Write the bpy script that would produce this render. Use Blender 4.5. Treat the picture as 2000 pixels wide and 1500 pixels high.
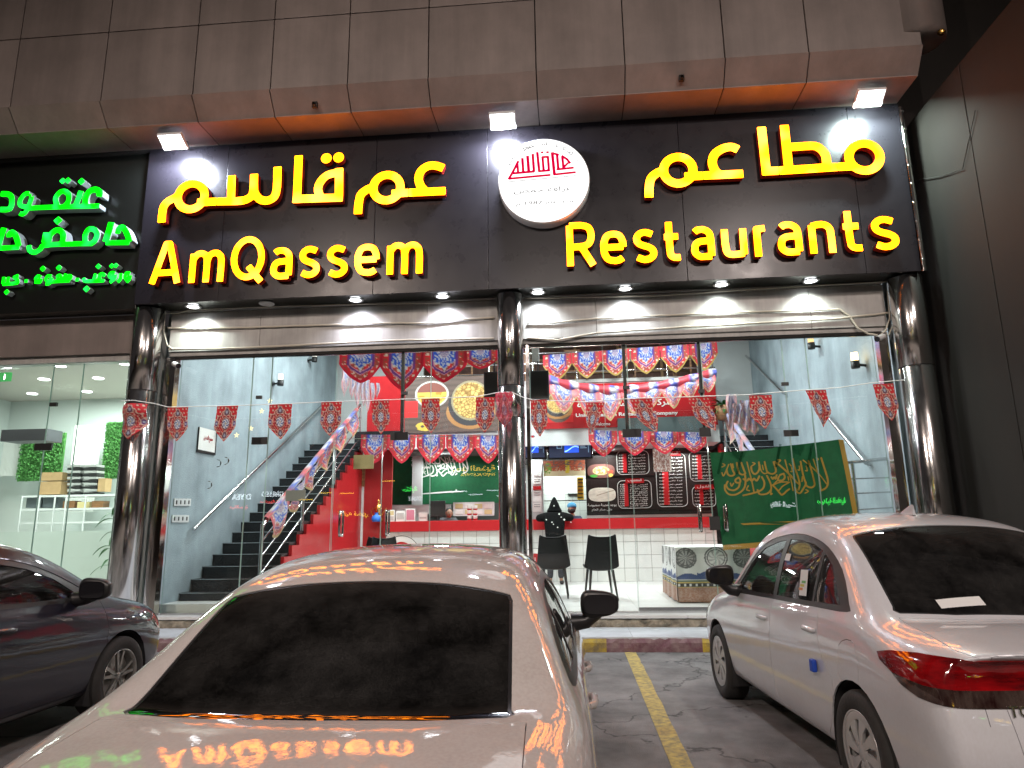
import bpy, bmesh, math, random
import numpy as np
from mathutils import Vector, Matrix
from mathutils.bvhtree import BVHTree
random.seed(7); np.random.seed(7)
sc = bpy.context.scene
for _o in list(sc.objects): bpy.data.objects.remove(_o)
COL = sc.collection

# ------------------------------------------------------------------ camera
YAW, PITCH, ROLL = (math.radians(v) for v in (4.815, 11.825, -0.795))
FPX, HC = 1350.0, 1.5
_cy, _sy, _cp, _sp = math.cos(YAW), math.sin(YAW), math.cos(PITCH), math.sin(PITCH)
_fw = Vector((-_sy*_cp, _cy*_cp, _sp)); _rt = Vector((_cy, _sy, 0)); _up = _rt.cross(_fw)
_cr, _sr = math.cos(ROLL), math.sin(ROLL)
RT = _cr*_rt + _sr*_up; UP = -_sr*_rt + _cr*_up
cam = bpy.data.cameras.new('camera'); cam_o = bpy.data.objects.new('camera', cam); COL.objects.link(cam_o)
cam.sensor_fit = 'HORIZONTAL'; cam.sensor_width = 36; cam.lens = FPX/2000*36
cam.clip_start = 0.05; cam.clip_end = 500
M3 = Matrix((RT, UP, -_fw)).transposed()
cam_o.matrix_world = Matrix.Translation((0, 0, HC)) @ M3.to_4x4()
sc.camera = cam_o

# ------------------------------------------------------------------ world, exposure
w = bpy.data.worlds.new('World'); sc.world = w; w.use_nodes = True
_bg = w.node_tree.nodes['Background']; _bg.inputs[0].default_value = (0.50, 0.44, 0.44, 1); _bg.inputs[1].default_value = 0.042
sc.view_settings.view_transform = 'Standard'; sc.view_settings.look = 'None'
sc.view_settings.exposure = 0.15; sc.view_settings.gamma = 1; sc.view_settings.use_curve_mapping = False
sc.render.engine = 'CYCLES'
try:
    sc.cycles.use_light_tree = True; sc.cycles.max_bounces = 8; sc.cycles.diffuse_bounces = 3; sc.cycles.glossy_bounces = 4
    sc.cycles.transmission_bounces = 6; sc.cycles.transparent_max_bounces = 16; sc.cycles.sample_clamp_indirect = 4; sc.cycles.sample_clamp_direct = 0
    sc.cycles.caustics_reflective = False; sc.cycles.caustics_refractive = False; sc.cycles.blur_glossy = 0.5
    sc.cycles.use_denoising = True
except Exception: pass

# ------------------------------------------------------------------ lamps (counter, kitchen and neighbour shop ones have no fixture of their own)
def lamp(kind, name, loc, power, color, size=0.1, aim=None, **kw):
    l = bpy.data.lights.new(name, kind); l.energy = power; l.color = color
    if kind == 'AREA': l.shape = kw.get('shape', 'RECTANGLE'); l.size = size; l.size_y = kw.get('size_y', size)
    else: l.shadow_soft_size = size
    if kind == 'SPOT': l.spot_size = math.radians(kw.get('angle', 90)); l.spot_blend = kw.get('blend', 0.8)
    if kind == 'AREA' and 'spread' in kw: l.spread = math.radians(kw['spread'])
    o = bpy.data.objects.new(name, l); COL.objects.link(o); o.location = loc
    if aim is not None:
        o.rotation_euler = (Vector(aim)-Vector(loc)).to_track_quat('-Z', 'Y').to_euler()
    return o
COOL = (0.86, 0.93, 1.0); GREENISH = (0.86, 1.0, 0.93)
DOWN = [(-5.78, 0), (-4.6, None), (-3.2, 1), (-1.86, 1), (-0.42, 2), (0.87, 2), (2.26, 0), (3.52, 0)]
for _x, _k in DOWN:
    if _k is None: continue
    lamp('SPOT', 'downlight_lamp', (_x, 9.83, 4.90), 100, ((0.90, 1.0, 0.93), (0.86, 0.86, 1.0), (0.88, 0.95, 1.0))[_k], 0.05, (_x+0.02, 9.98, 3.9), angle=135, blend=0.9)
FLOOD = [(-5.98, (0.80, 0.86, 1.0)), (-0.86, (0.82, 0.87, 1.0)), (4.38, (0.80, 1.0, 0.93))]
for _x, _c in FLOOD:
    lamp('AREA', 'floodlight_lamp', (_x, 9.22, 7.385), 300, _c, 0.30, (_x, 9.52, 6.9), size_y=0.19)
for _x in (-4.4, -1.2, 2.0):
    for _y in (12.2, 14.4):
        lamp('AREA', 'ceiling_panel_lamp', (_x, _y, 6.52), 150, (0.93, 0.97, 1.0), 0.6, (_x, _y, 0), size_y=0.6)
for _x in (-3.2, -1.2, 0.8, 2.6):
    lamp('AREA', 'canopy_lamp', (_x, 16.9, 3.30), 36, (0.95, 0.98, 1.0), 0.5, (_x, 16.2, 0), size_y=0.2)
lamp('AREA', 'kitchen_lamp', (-0.3, 19.6, 3.28), 70, (0.93, 1.0, 0.97), 1.2, (-0.3, 19.6, 0), size_y=1.0)
for _x in (-10.8, -8.6):
    for _y in (11.6, 13.8):
        lamp('AREA', 'neighbour_shop_lamp', (_x, _y, 4.62), 130, (0.90, 1.0, 0.95), 0.8, (_x, _y, 0), size_y=0.8)
lamp('SPOT', 'street_lamp_light', (-9.0, -9.0, 11.1), 5200, (1.0, 0.82, 0.72), 0.18, (-4, 2.5, 0), angle=96, blend=.75)
lamp('SPOT', 'street_lamp_light', (6.8, -7.0, 11.1), 4600, (1.0, 0.85, 0.78), 0.18, (2.5, 4, 0), angle=96, blend=.75)
lamp('SPOT', 'street_lamp_light', (-0.5, -14.0, 11.1), 4200, (1.0, 0.86, 0.78), 0.18, (-.5, 3, 0), angle=90, blend=.75)

# ------------------------------------------------------------------ helpers
def ray(px, py): return RT*((px-1000)/FPX) - UP*((py-750)/FPX) + _fw
def at(px, py, Y):
    d = ray(px, py); return Vector((0, 0, HC)) + d*(Y/d.y)
def atz(px, py, z):
    d = ray(px, py); return Vector((0, 0, HC)) + d*((z-HC)/d.z)
def atx(px, py, x):
    d = ray(px, py); return Vector((0, 0, HC)) + d*(x/d.x)
def X_(px, py, Y): return at(px, py, Y).x

def tag(o, label=None, cat=None, group=None, kind=None):
    if label: o['label'] = label
    if cat: o['category'] = cat
    if group: o['group'] = group
    if kind: o['kind'] = kind
    return o
def thing(name, loc, label, cat, rz=0, group=None, kind=None):
    o = bpy.data.objects.new(name, None); COL.objects.link(o); o.empty_display_size = 0.1
    o.location = loc; o.rotation_euler = (0, 0, rz)
    return tag(o, label, cat, group, kind)
def xf(o): return Matrix.Translation(o.location) @ Matrix.Rotation(o.rotation_euler[2], 4, 'Z')
ROOT = {}
def link_mesh(name, me, mat, parent=None, world=True, origin=None):
    """world: vertices are given in world space and are moved into the parent's (or a fresh origin's) space"""
    o = bpy.data.objects.new(name, me); COL.objects.link(o)
    if mat is not None:
        me.materials.clear()
        for m in (mat if isinstance(mat, (list, tuple)) else [mat]): me.materials.append(m)
    if parent is not None:
        o.parent = parent
        top = parent
        while top.parent is not None: top = top.parent
        if world: me.transform(xf(top).inverted())
    elif world and len(me.vertices):
        if origin is None:
            co = np.empty(len(me.vertices)*3, 'f'); me.vertices.foreach_get('co', co); co = co.reshape(-1, 3)
            lo, hi = co.min(0), co.max(0); origin = Vector(((lo[0]+hi[0])/2, (lo[1]+hi[1])/2, lo[2]))
        me.transform(Matrix.Translation(-Vector(origin))); o.location = origin
    return o

class MB:
    def __init__(s): s.v = []; s.f = []; s.m = []; s.sm = []
    def add(s, vs, fs, mi=0, smooth=False):
        b = len(s.v); s.v += [tuple(p) for p in vs]; s.f += [tuple(i+b for i in f) for f in fs]
        s.m += [mi]*len(fs); s.sm += [smooth]*len(fs); return s
    def box(s, c, d, mi=0, rot=None):
        x, y, z = (q/2 for q in d); P = [Vector((sx*x, sy*y, sz*z)) for sx in (-1, 1) for sy in (-1, 1) for sz in (-1, 1)]
        if rot is not None: P = [rot @ p for p in P]
        P = [p+Vector(c) for p in P]
        return s.add(P, [(0,1,3,2),(4,6,7,5),(0,4,5,1),(2,3,7,6),(0,2,6,4),(1,5,7,3)], mi)
    def bb(s, x0, x1, y0, y1, z0, z1, mi=0):
        return s.box(((x0+x1)/2, (y0+y1)/2, (z0+z1)/2), (abs(x1-x0), abs(y1-y0), abs(z1-z0)), mi)
    def quad(s, a, b, c, d, mi=0): return s.add([a, b, c, d], [(0, 1, 2, 3)], mi)
    def tube(s, pts, r, n=10, mi=0, caps=True, closed=False):
        pts = [Vector(p) for p in pts]; N = len(pts); rs = r if isinstance(r, (list, tuple)) else [r]*N
        rings = []; prev = None
        for i, p in enumerate(pts):
            if closed: t = pts[(i+1) % N]-pts[i-1]
            else: t = pts[min(i+1, N-1)]-pts[max(i-1, 0)]
            if t.length < 1e-9: t = Vector((0, 0, 1))
            t.normalize()
            if prev is None:
                a = Vector((0, 0, 1)) if abs(t.z) < .9 else Vector((1, 0, 0)); u = t.cross(a).normalized()
            else: u = (prev - t*prev.dot(t)).normalized()
            prev = u; v = t.cross(u)
            rings.append([p+u*math.cos(2*math.pi*k/n)*rs[i]+v*math.sin(2*math.pi*k/n)*rs[i] for k in range(n)])
        vs = [q for rg in rings for q in rg]; fs = []
        for i in range(N if closed else N-1):
            j = (i+1) % N
            for k in range(n): fs.append((i*n+k, i*n+(k+1) % n, j*n+(k+1) % n, j*n+k))
        s.add(vs, fs, mi, True)
        if caps and not closed:
            s.add(rings[0], [tuple(range(n))[::-1]], mi); s.add(rings[-1], [tuple(range(n))], mi)
        return s
    def lathe(s, prof, c=(0, 0, 0), n=24, mi=0, axis='Z', smooth=True):
        vs = []; c = Vector(c)
        for (r, h) in prof:
            for k in range(n):
                a = 2*math.pi*k/n; x, y = r*math.cos(a), r*math.sin(a)
                vs.append(c+(Vector((x, y, h)) if axis == 'Z' else Vector((x, h, y)) if axis == 'Y' else Vector((h, x, y))))
        fs = []
        for i in range(len(prof)-1):
            for k in range(n): fs.append((i*n+k, i*n+(k+1) % n, (i+1)*n+(k+1) % n, (i+1)*n+k))
        return s.add(vs, fs, mi, smooth)
    def disc(s, c, r, n=24, mi=0, axis='Y', flip=False):
        c = Vector(c); P = []
        for k in range(n):
            a = 2*math.pi*k/n; x, y = r*math.cos(a), r*math.sin(a)
            P.append(c+(Vector((x, 0, y)) if axis == 'Y' else Vector((x, y, 0)) if axis == 'Z' else Vector((0, x, y))))
        return s.add(P, [tuple(range(n))[::-1] if flip else tuple(range(n))], mi)
    def prism(s, poly, y0, y1, mi=0):
        """poly = (x,z) pairs extruded along y"""
        n = len(poly); P = [(x, y0, z) for x, z in poly]+[(x, y1, z) for x, z in poly]
        fs = [tuple(range(n)), tuple(range(2*n-1, n-1, -1))]+[(i, i+n, (i+1) % n+n, (i+1) % n) for i in range(n)]
        return s.add(P, fs, mi)
    def grid(s, P, mi=0, smooth=True):
        """P[i][j] points"""
        a, b = len(P), len(P[0]); vs = [q for r in P for q in r]
        return s.add(vs, [(i*b+j, i*b+j+1, (i+1)*b+j+1, (i+1)*b+j) for i in range(a-1) for j in range(b-1)], mi, smooth)
    def mesh(s, name, fix=True, bevel=0):
        me = bpy.data.meshes.new(name); me.from_pydata([tuple(p) for p in s.v], [], s.f)
        me.polygons.foreach_set('material_index', s.m); me.polygons.foreach_set('use_smooth', s.sm)
        if fix or bevel:
            bm = bmesh.new(); bm.from_mesh(me); bmesh.ops.recalc_face_normals(bm, faces=bm.faces)
            if bevel: bmesh.ops.bevel(bm, geom=[e for e in bm.edges if e.is_manifold and e.calc_face_angle(0) > .5], offset=bevel, segments=2, profile=.6, affect='EDGES')
            bm.to_mesh(me); bm.free()
        me.update(); return me
    def build(s, name, mat, parent=None, world=True, fix=True, bevel=0, **kw):
        me = s.mesh(name, fix, bevel); o = link_mesh(name, me, mat, parent, world)
        return tag(o, **kw) if kw else o
def one(name, mat, mb, label, cat, group=None, kind=None, **kw):
    o = mb.build(name, mat, **kw); return tag(o, label, cat, group, kind)
def structure(name, mat, mb, parent=None, **kw):
    o = mb.build(name, mat, parent, **kw)
    if parent is None: o['kind'] = 'structure'
    return o
def duplicate(root, loc, rz=None, label=None):
    def cp(o, par):
        c = o.copy(); COL.objects.link(c); c.parent = par
        for ch in o.children: cp(ch, c)
        return c
    c = cp(root, None); c.location = loc
    if rz is not None: c.rotation_euler = (0, 0, rz)
    if label: c['label'] = label
    return c

# ------------------------------------------------------------------ materials
def mat(name, col, rough=.5, metal=0, noise=0, nscale=8, bump=0, bscale=60, spec=.5, coat=0, coat_rough=.05, rvar=0, emit=None, estr=0, trans=0, col2=None, attr=None, alpha=1, stretch=None, sheen=0):
    m = bpy.data.materials.new(name); m.use_nodes = True; nt = m.node_tree; N = nt.nodes; L = nt.links
    b = N['Principled BSDF']; b.inputs['Base Color'].default_value = (*col, 1); b.inputs['Roughness'].default_value = rough
    b.inputs['Metallic'].default_value = metal; b.inputs['Specular IOR Level'].default_value = spec
    b.inputs['Coat Weight'].default_value = coat; b.inputs['Coat Roughness'].default_value = coat_rough
    if sheen: b.inputs['Sheen Weight'].default_value = sheen
    if alpha < 1: b.inputs['Alpha'].default_value = alpha
    if emit: b.inputs['Emission Color'].default_value = (*emit, 1); b.inputs['Emission Strength'].default_value = estr
    src = None
    if noise or bump or rvar or col2:
        tc = N.new('ShaderNodeTexCoord'); mp = N.new('ShaderNodeMapping'); L.new(tc.outputs['Object'], mp.inputs[0])
        if stretch: mp.inputs['Scale'].default_value = stretch
        nz = N.new('ShaderNodeTexNoise'); nz.inputs['Scale'].default_value = nscale; nz.inputs['Detail'].default_value = 8; nz.inputs['Roughness'].default_value = .62
        L.new(mp.outputs[0], nz.inputs['Vector'])
        if noise or col2:
            mx = N.new('ShaderNodeMix'); mx.data_type = 'RGBA'
            c2 = col2 if col2 else tuple(max(0, c*(1-noise)) for c in col)
            c1 = col if col2 else tuple(min(1, c*(1+noise*.5)) for c in col)
            rp = N.new('ShaderNodeMapRange'); rp.inputs[1].default_value = .38; rp.inputs[2].default_value = .64
            L.new(nz.outputs['Fac'], rp.inputs[0]); L.new(rp.outputs[0], mx.inputs[0])
            mx.inputs[6].default_value = (*c1, 1); mx.inputs[7].default_value = (*c2, 1)
            src = mx.outputs[2]
        if rvar:
            r2 = N.new('ShaderNodeMapRange'); r2.inputs[1].default_value = .3; r2.inputs[2].default_value = .7
            r2.inputs[3].default_value = max(0, rough-rvar); r2.inputs[4].default_value = min(1, rough+rvar)
            L.new(nz.outputs['Fac'], r2.inputs[0]); L.new(r2.outputs[0], b.inputs['Roughness'])
        if bump:
            n2 = N.new('ShaderNodeTexNoise'); n2.inputs['Scale'].default_value = bscale; n2.inputs['Detail'].default_value = 4
            L.new(mp.outputs[0], n2.inputs['Vector'])
            bp = N.new('ShaderNodeBump'); bp.inputs['Strength'].default_value = bump; bp.inputs['Distance'].default_value = .01
            L.new(n2.outputs['Fac'], bp.inputs['Height']); L.new(bp.outputs[0], b.inputs['Normal'])
    if attr:
        at_ = N.new('ShaderNodeAttribute'); at_.attribute_name = attr
        if src is not None:
            mm = N.new('ShaderNodeMix'); mm.data_type = 'RGBA'; mm.blend_type = 'MULTIPLY'; mm.inputs[0].default_value = 1
            L.new(at_.outputs['Color'], mm.inputs[6]); L.new(src, mm.inputs[7]); src = mm.outputs[2]
        else: src = at_.outputs['Color']
        if emit: L.new(at_.outputs['Color'], b.inputs['Emission Color'])
    if src is not None: L.new(src, b.inputs['Base Color'])
    if trans:
        out = N['Material Output']; tl = N.new('ShaderNodeBsdfTranslucent'); ms = N.new('ShaderNodeMixShader'); ms.inputs[0].default_value = trans
        if src is not None: L.new(src, tl.inputs[0])
        else: tl.inputs[0].default_value = (*col, 1)
        L.new(b.outputs[0], ms.inputs[1]); L.new(tl.outputs[0], ms.inputs[2]); L.new(ms.outputs[0], out.inputs[0])
    return m
def glass(name, tint=(1, 1, 1), ior=1.5, rough=0, gain=1.0, dirt=0.0, smear=3.0):
    m = bpy.data.materials.new(name); m.use_nodes = True; nt = m.node_tree; N = nt.nodes; L = nt.links
    N.remove(N['Principled BSDF']); out = N['Material Output']
    tr = N.new('ShaderNodeBsdfTransparent'); tr.inputs[0].default_value = (*tint, 1)
    gl = N.new('ShaderNodeBsdfGlossy'); gl.inputs['Roughness'].default_value = rough
    fr = N.new('ShaderNodeFresnel'); fr.inputs[0].default_value = ior
    ml = N.new('ShaderNodeMath'); ml.operation = 'MULTIPLY'; ml.inputs[1].default_value = gain; ml.use_clamp = True
    ms = N.new('ShaderNodeMixShader'); L.new(fr.outputs[0], ml.inputs[0]); L.new(ml.outputs[0], ms.inputs[0])
    L.new(tr.outputs[0], ms.inputs[1]); L.new(gl.outputs[0], ms.inputs[2]); last = ms
    if dirt:
        tc = N.new('ShaderNodeTexCoord'); nz = N.new('ShaderNodeTexNoise'); nz.inputs['Scale'].default_value = smear; nz.inputs['Detail'].default_value = 10; nz.inputs['Roughness'].default_value = .7
        L.new(tc.outputs['Object'], nz.inputs['Vector'])
        rp = N.new('ShaderNodeMapRange'); rp.inputs[1].default_value = .42; rp.inputs[2].default_value = .78; rp.inputs[3].default_value = dirt*.12; rp.inputs[4].default_value = dirt
        L.new(nz.outputs['Fac'], rp.inputs[0])
        n4 = N.new('ShaderNodeTexNoise'); n4.inputs['Scale'].default_value = 260; n4.inputs['Detail'].default_value = 3; L.new(tc.outputs['Object'], n4.inputs['Vector'])
        r5 = N.new('ShaderNodeMapRange'); r5.inputs[1].default_value = .4; r5.inputs[2].default_value = .62; r5.inputs[3].default_value = .6; r5.inputs[4].default_value = 1.3; L.new(n4.outputs['Fac'], r5.inputs[0])
        mq = N.new('ShaderNodeMath'); mq.operation = 'MULTIPLY'; L.new(rp.outputs[0], mq.inputs[0]); L.new(r5.outputs[0], mq.inputs[1]); rp = mq
        df = N.new('ShaderNodeBsdfDiffuse'); df.inputs[0].default_value = (.36, .35, .34, 1)
        m2 = N.new('ShaderNodeMixShader'); L.new(rp.outputs[0], m2.inputs[0]); L.new(ms.outputs[0], m2.inputs[1]); L.new(df.outputs[0], m2.inputs[2]); last = m2
    L.new(last.outputs[0], out.inputs[0]); return m
def emitm(name, col, s):
    m = bpy.data.materials.new(name); m.use_nodes = True; nt = m.node_tree; N = nt.nodes
    N.remove(N['Principled BSDF']); e = N.new('ShaderNodeEmission'); e.inputs[0].default_value = (*col, 1); e.inputs[1].default_value = s
    nt.links.new(e.outputs[0], N['Material Output'].inputs[0]); return m

def led_face(name, c1, c2, s1, s2, scale):
    m = bpy.data.materials.new(name); m.use_nodes = True; nt = m.node_tree; N = nt.nodes; L = nt.links
    N.remove(N['Principled BSDF']); e = N.new('ShaderNodeEmission'); tc = N.new('ShaderNodeTexCoord'); nz = N.new('ShaderNodeTexNoise'); nz.inputs['Scale'].default_value = scale; nz.inputs['Detail'].default_value = 1
    L.new(tc.outputs['Object'], nz.inputs['Vector']); r = N.new('ShaderNodeMapRange'); r.inputs[1].default_value = .48; r.inputs[2].default_value = .74; L.new(nz.outputs['Fac'], r.inputs[0])
    mx = N.new('ShaderNodeMix'); mx.data_type = 'RGBA'; mx.inputs[6].default_value = (*c1, 1); mx.inputs[7].default_value = (*c2, 1); L.new(r.outputs[0], mx.inputs[0]); L.new(mx.outputs[2], e.inputs[0])
    r2 = N.new('ShaderNodeMapRange'); r2.inputs[3].default_value = s1; r2.inputs[4].default_value = s2; L.new(r.outputs[0], r2.inputs[0]); L.new(r2.outputs[0], e.inputs[1])
    L.new(e.outputs[0], N['Material Output'].inputs[0]); return m

M = {}
M['asphalt'] = mat('asphalt', (.185, .180, .178), .82, noise=.45, nscale=1.3, bump=.9, bscale=140, rvar=.1)
def asphalt():
    m = M['asphalt']; nt = m.node_tree; N = nt.nodes; L = nt.links; b = N['Principled BSDF']; src = b.inputs['Base Color'].links[0].from_socket
    tc = N.new('ShaderNodeTexCoord'); vo = N.new('ShaderNodeTexVoronoi'); vo.feature = 'DISTANCE_TO_EDGE'; vo.inputs['Scale'].default_value = .55
    nz = N.new('ShaderNodeTexNoise'); nz.inputs['Scale'].default_value = 2.5; nz.inputs['Detail'].default_value = 6; L.new(tc.outputs['Object'], nz.inputs['Vector'])
    va = N.new('ShaderNodeVectorMath'); va.operation = 'ADD'; L.new(tc.outputs['Object'], va.inputs[0]); L.new(nz.outputs['Color'], va.inputs[1]); L.new(va.outputs[0], vo.inputs['Vector'])
    r = N.new('ShaderNodeMapRange'); r.inputs[1].default_value = .0; r.inputs[2].default_value = .012; r.inputs[3].default_value = .25; r.inputs[4].default_value = 1; L.new(vo.outputs['Distance'], r.inputs[0])
    n2 = N.new('ShaderNodeTexNoise'); n2.inputs['Scale'].default_value = .9; n2.inputs['Detail'].default_value = 5; L.new(tc.outputs['Object'], n2.inputs['Vector'])
    r2 = N.new('ShaderNodeMapRange'); r2.inputs[1].default_value = .56; r2.inputs[2].default_value = .68; r2.inputs[3].default_value = 1; r2.inputs[4].default_value = .45; L.new(n2.outputs['Fac'], r2.inputs[0])
    n3 = N.new('ShaderNodeTexNoise'); n3.inputs['Scale'].default_value = 220; n3.inputs['Detail'].default_value = 2; L.new(tc.outputs['Object'], n3.inputs['Vector'])
    r3 = N.new('ShaderNodeMapRange'); r3.inputs[1].default_value = .3; r3.inputs[2].default_value = .7; r3.inputs[3].default_value = .55; r3.inputs[4].default_value = 1.5; L.new(n3.outputs['Fac'], r3.inputs[0])
    last = src
    for q in (r, r2, r3):
        vm = N.new('ShaderNodeVectorMath'); vm.operation = 'SCALE'; L.new(last, vm.inputs[0]); L.new(q.outputs[0], vm.inputs['Scale']); last = vm.outputs[0]
    L.new(last, b.inputs['Base Color'])
asphalt()
M['paving'] = mat('paving', (.50, .53, .56), .42, noise=.12, nscale=3, bump=.1, bscale=40)
M['rawstone'] = mat('rawstone', (.30, .27, .21), .9, noise=.5, nscale=9, bump=1, bscale=35)
M['marble_white'] = mat('marble_white', (.62, .62, .60), .28, noise=.10, nscale=2.5)
M['kerb_yellow'] = mat('kerb_yellow', (.45, .33, .04), .8, col2=(.20, .16, .08), nscale=7, bump=.8, bscale=30)
M['kerb_purple'] = mat('kerb_purple', (.15, .07, .09), .8, col2=(.24, .17, .17), nscale=7, bump=.8, bscale=30)
M['line_yellow'] = mat('line_yellow', (.50, .38, .10), .8, col2=(.20, .17, .09), nscale=16, bump=.4, bscale=120)
M['cladding'] = mat('cladding', (.245, .205, .188), .42, noise=.12, nscale=1.5, spec=.4)
M['cladding_grey'] = mat('cladding_grey', (.42, .41, .39), .45, noise=.12, nscale=2.5)
M['joint'] = mat('joint', (.02, .018, .016), .9)
M['signblack'] = mat('signblack', (.0115, .0105, .0140), .29, spec=.32, rvar=.04, nscale=3)
M['signblack2'] = mat('signblack2', (.006, .007, .006), .3)
M['letter_yellow'] = led_face('letter_yellow', (1.0, .20, .0012), (1.0, .24, .015), 13, 14, 2.6)
M['letter_red'] = mat('letter_red', (.22, .010, .008), .35, emit=(1, .06, .01), estr=.035)
M['letter_green'] = led_face('letter_green', (.0015, 1.0, .003), (.01, 1.0, .07), 2.6, 3.0, 4)
M['letter_side'] = mat('letter_side', (.40, .46, .46), .4)
M['logo_white'] = emitm('logo_white', (1, 1, 1), 1.7)
M['logo_red'] = emitm('logo_red', (.72, .0, .045), 1.0)
M['logo_grey'] = emitm('logo_grey', (.20, .19, .18), 1.0)
M['white_metal'] = mat('white_metal', (.65, .66, .66), .4)
M['chrome'] = mat('chrome', (.62, .60, .58), .10, 1, rvar=.04, nscale=5)
M['chrome_worn'] = mat('chrome_worn', (.74, .72, .70), .15, 1, bump=.06, bscale=7, rvar=.05, nscale=9, stretch=(1, 1, .25))
M['steel'] = mat('steel', (.62, .62, .62), .2, 1)
M['black'] = mat('black', (.012, .012, .012), .5)
M['black_gloss'] = mat('black_gloss', (.01, .01, .012), .12, spec=.5)
M['rubber'] = mat('rubber', (.018, .018, .018), .75, bump=.2, bscale=80)
M['glass'] = glass('glass', (.95, .985, .965), 1.45, gain=.9)
M['glass_edge'] = mat('glass_edge', (.30, .46, .40), .15, spec=.6)
M['cable'] = mat('cable', (.50, .46, .38), .6)
M['lampon'] = emitm('lampon', (.93, .97, 1.0), 14)
M['floodon'] = emitm('floodon', (.90, .95, 1.0), 10)
M['paneon'] = emitm('paneon', (.95, .98, 1.0), 6)
M['bluewall'] = mat('bluewall', (.36, .44, .48), .7, noise=.22, nscale=1.1, bump=.8, bscale=55)
M['white_wall'] = mat('white_wall', (.62, .64, .63), .7, noise=.05, nscale=2)
M['red_wall'] = mat('red_wall', (.40, .028, .03), .35, noise=.08, nscale=3)
M['red_gloss'] = mat('red_gloss', (.42, .018, .022), .2, noise=.05)
M['tile_white'] = mat('tile_white', (.66, .67, .65), .22)
M['grout'] = mat('grout', (.25, .25, .24), .8)
M['granite_black'] = mat('granite_black', (.02, .021, .024), .25, noise=.5, nscale=60)
M['dark_ceiling'] = mat('dark_ceiling', (.10, .10, .10), .7)
M['brass'] = mat('brass', (.75, .45, .12), .25, 1)
M['paper'] = mat('paper', (.75, .75, .72), .6)
M['wood'] = mat('wood', (.25, .12, .05), .5, noise=.4, nscale=6, stretch=(1, 1, 6))
M['cardboard'] = mat('cardboard', (.42, .27, .13), .8, noise=.1)
M['plastic_grey'] = mat('plastic_grey', (.35, .35, .34), .5)
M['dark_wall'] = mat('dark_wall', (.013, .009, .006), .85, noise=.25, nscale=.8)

def streaks(m, amt=.35, sc=3.0):
    nt = m.node_tree; N = nt.nodes; L = nt.links; b = N['Principled BSDF']; inp = b.inputs['Base Color']
    tc = N.new('ShaderNodeTexCoord'); mp = N.new('ShaderNodeMapping'); mp.inputs['Scale'].default_value = (sc, sc, sc*.08); L.new(tc.outputs['Object'], mp.inputs[0])
    nz = N.new('ShaderNodeTexNoise'); nz.inputs['Scale'].default_value = 1; nz.inputs['Detail'].default_value = 8; nz.inputs['Roughness'].default_value = .7; L.new(mp.outputs[0], nz.inputs['Vector'])
    r = N.new('ShaderNodeMapRange'); r.inputs[1].default_value = .35; r.inputs[2].default_value = .7; r.inputs[3].default_value = 1; r.inputs[4].default_value = 1-amt; L.new(nz.outputs['Fac'], r.inputs[0])
    oi = N.new('ShaderNodeObjectInfo'); r4 = N.new('ShaderNodeMapRange'); r4.inputs[3].default_value = 1-amt*.35; r4.inputs[4].default_value = 1+amt*.2; L.new(oi.outputs['Random'], r4.inputs[0])
    mm = N.new('ShaderNodeMath'); mm.operation = 'MULTIPLY'; L.new(r.outputs[0], mm.inputs[0]); L.new(r4.outputs[0], mm.inputs[1])
    vm = N.new('ShaderNodeVectorMath'); vm.operation = 'SCALE'; L.new(mm.outputs[0], vm.inputs['Scale'])
    if inp.links: L.new(inp.links[0].from_socket, vm.inputs[0])
    else: vm.inputs[0].default_value = inp.default_value[:3]
    L.new(vm.outputs[0], inp)
streaks(M['cladding'], .30, 1.6); streaks(M['cladding_grey'], .35, 4); streaks(M['bluewall'], .22, 2.2); streaks(M['dark_wall'], .5, 1.2)

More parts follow.
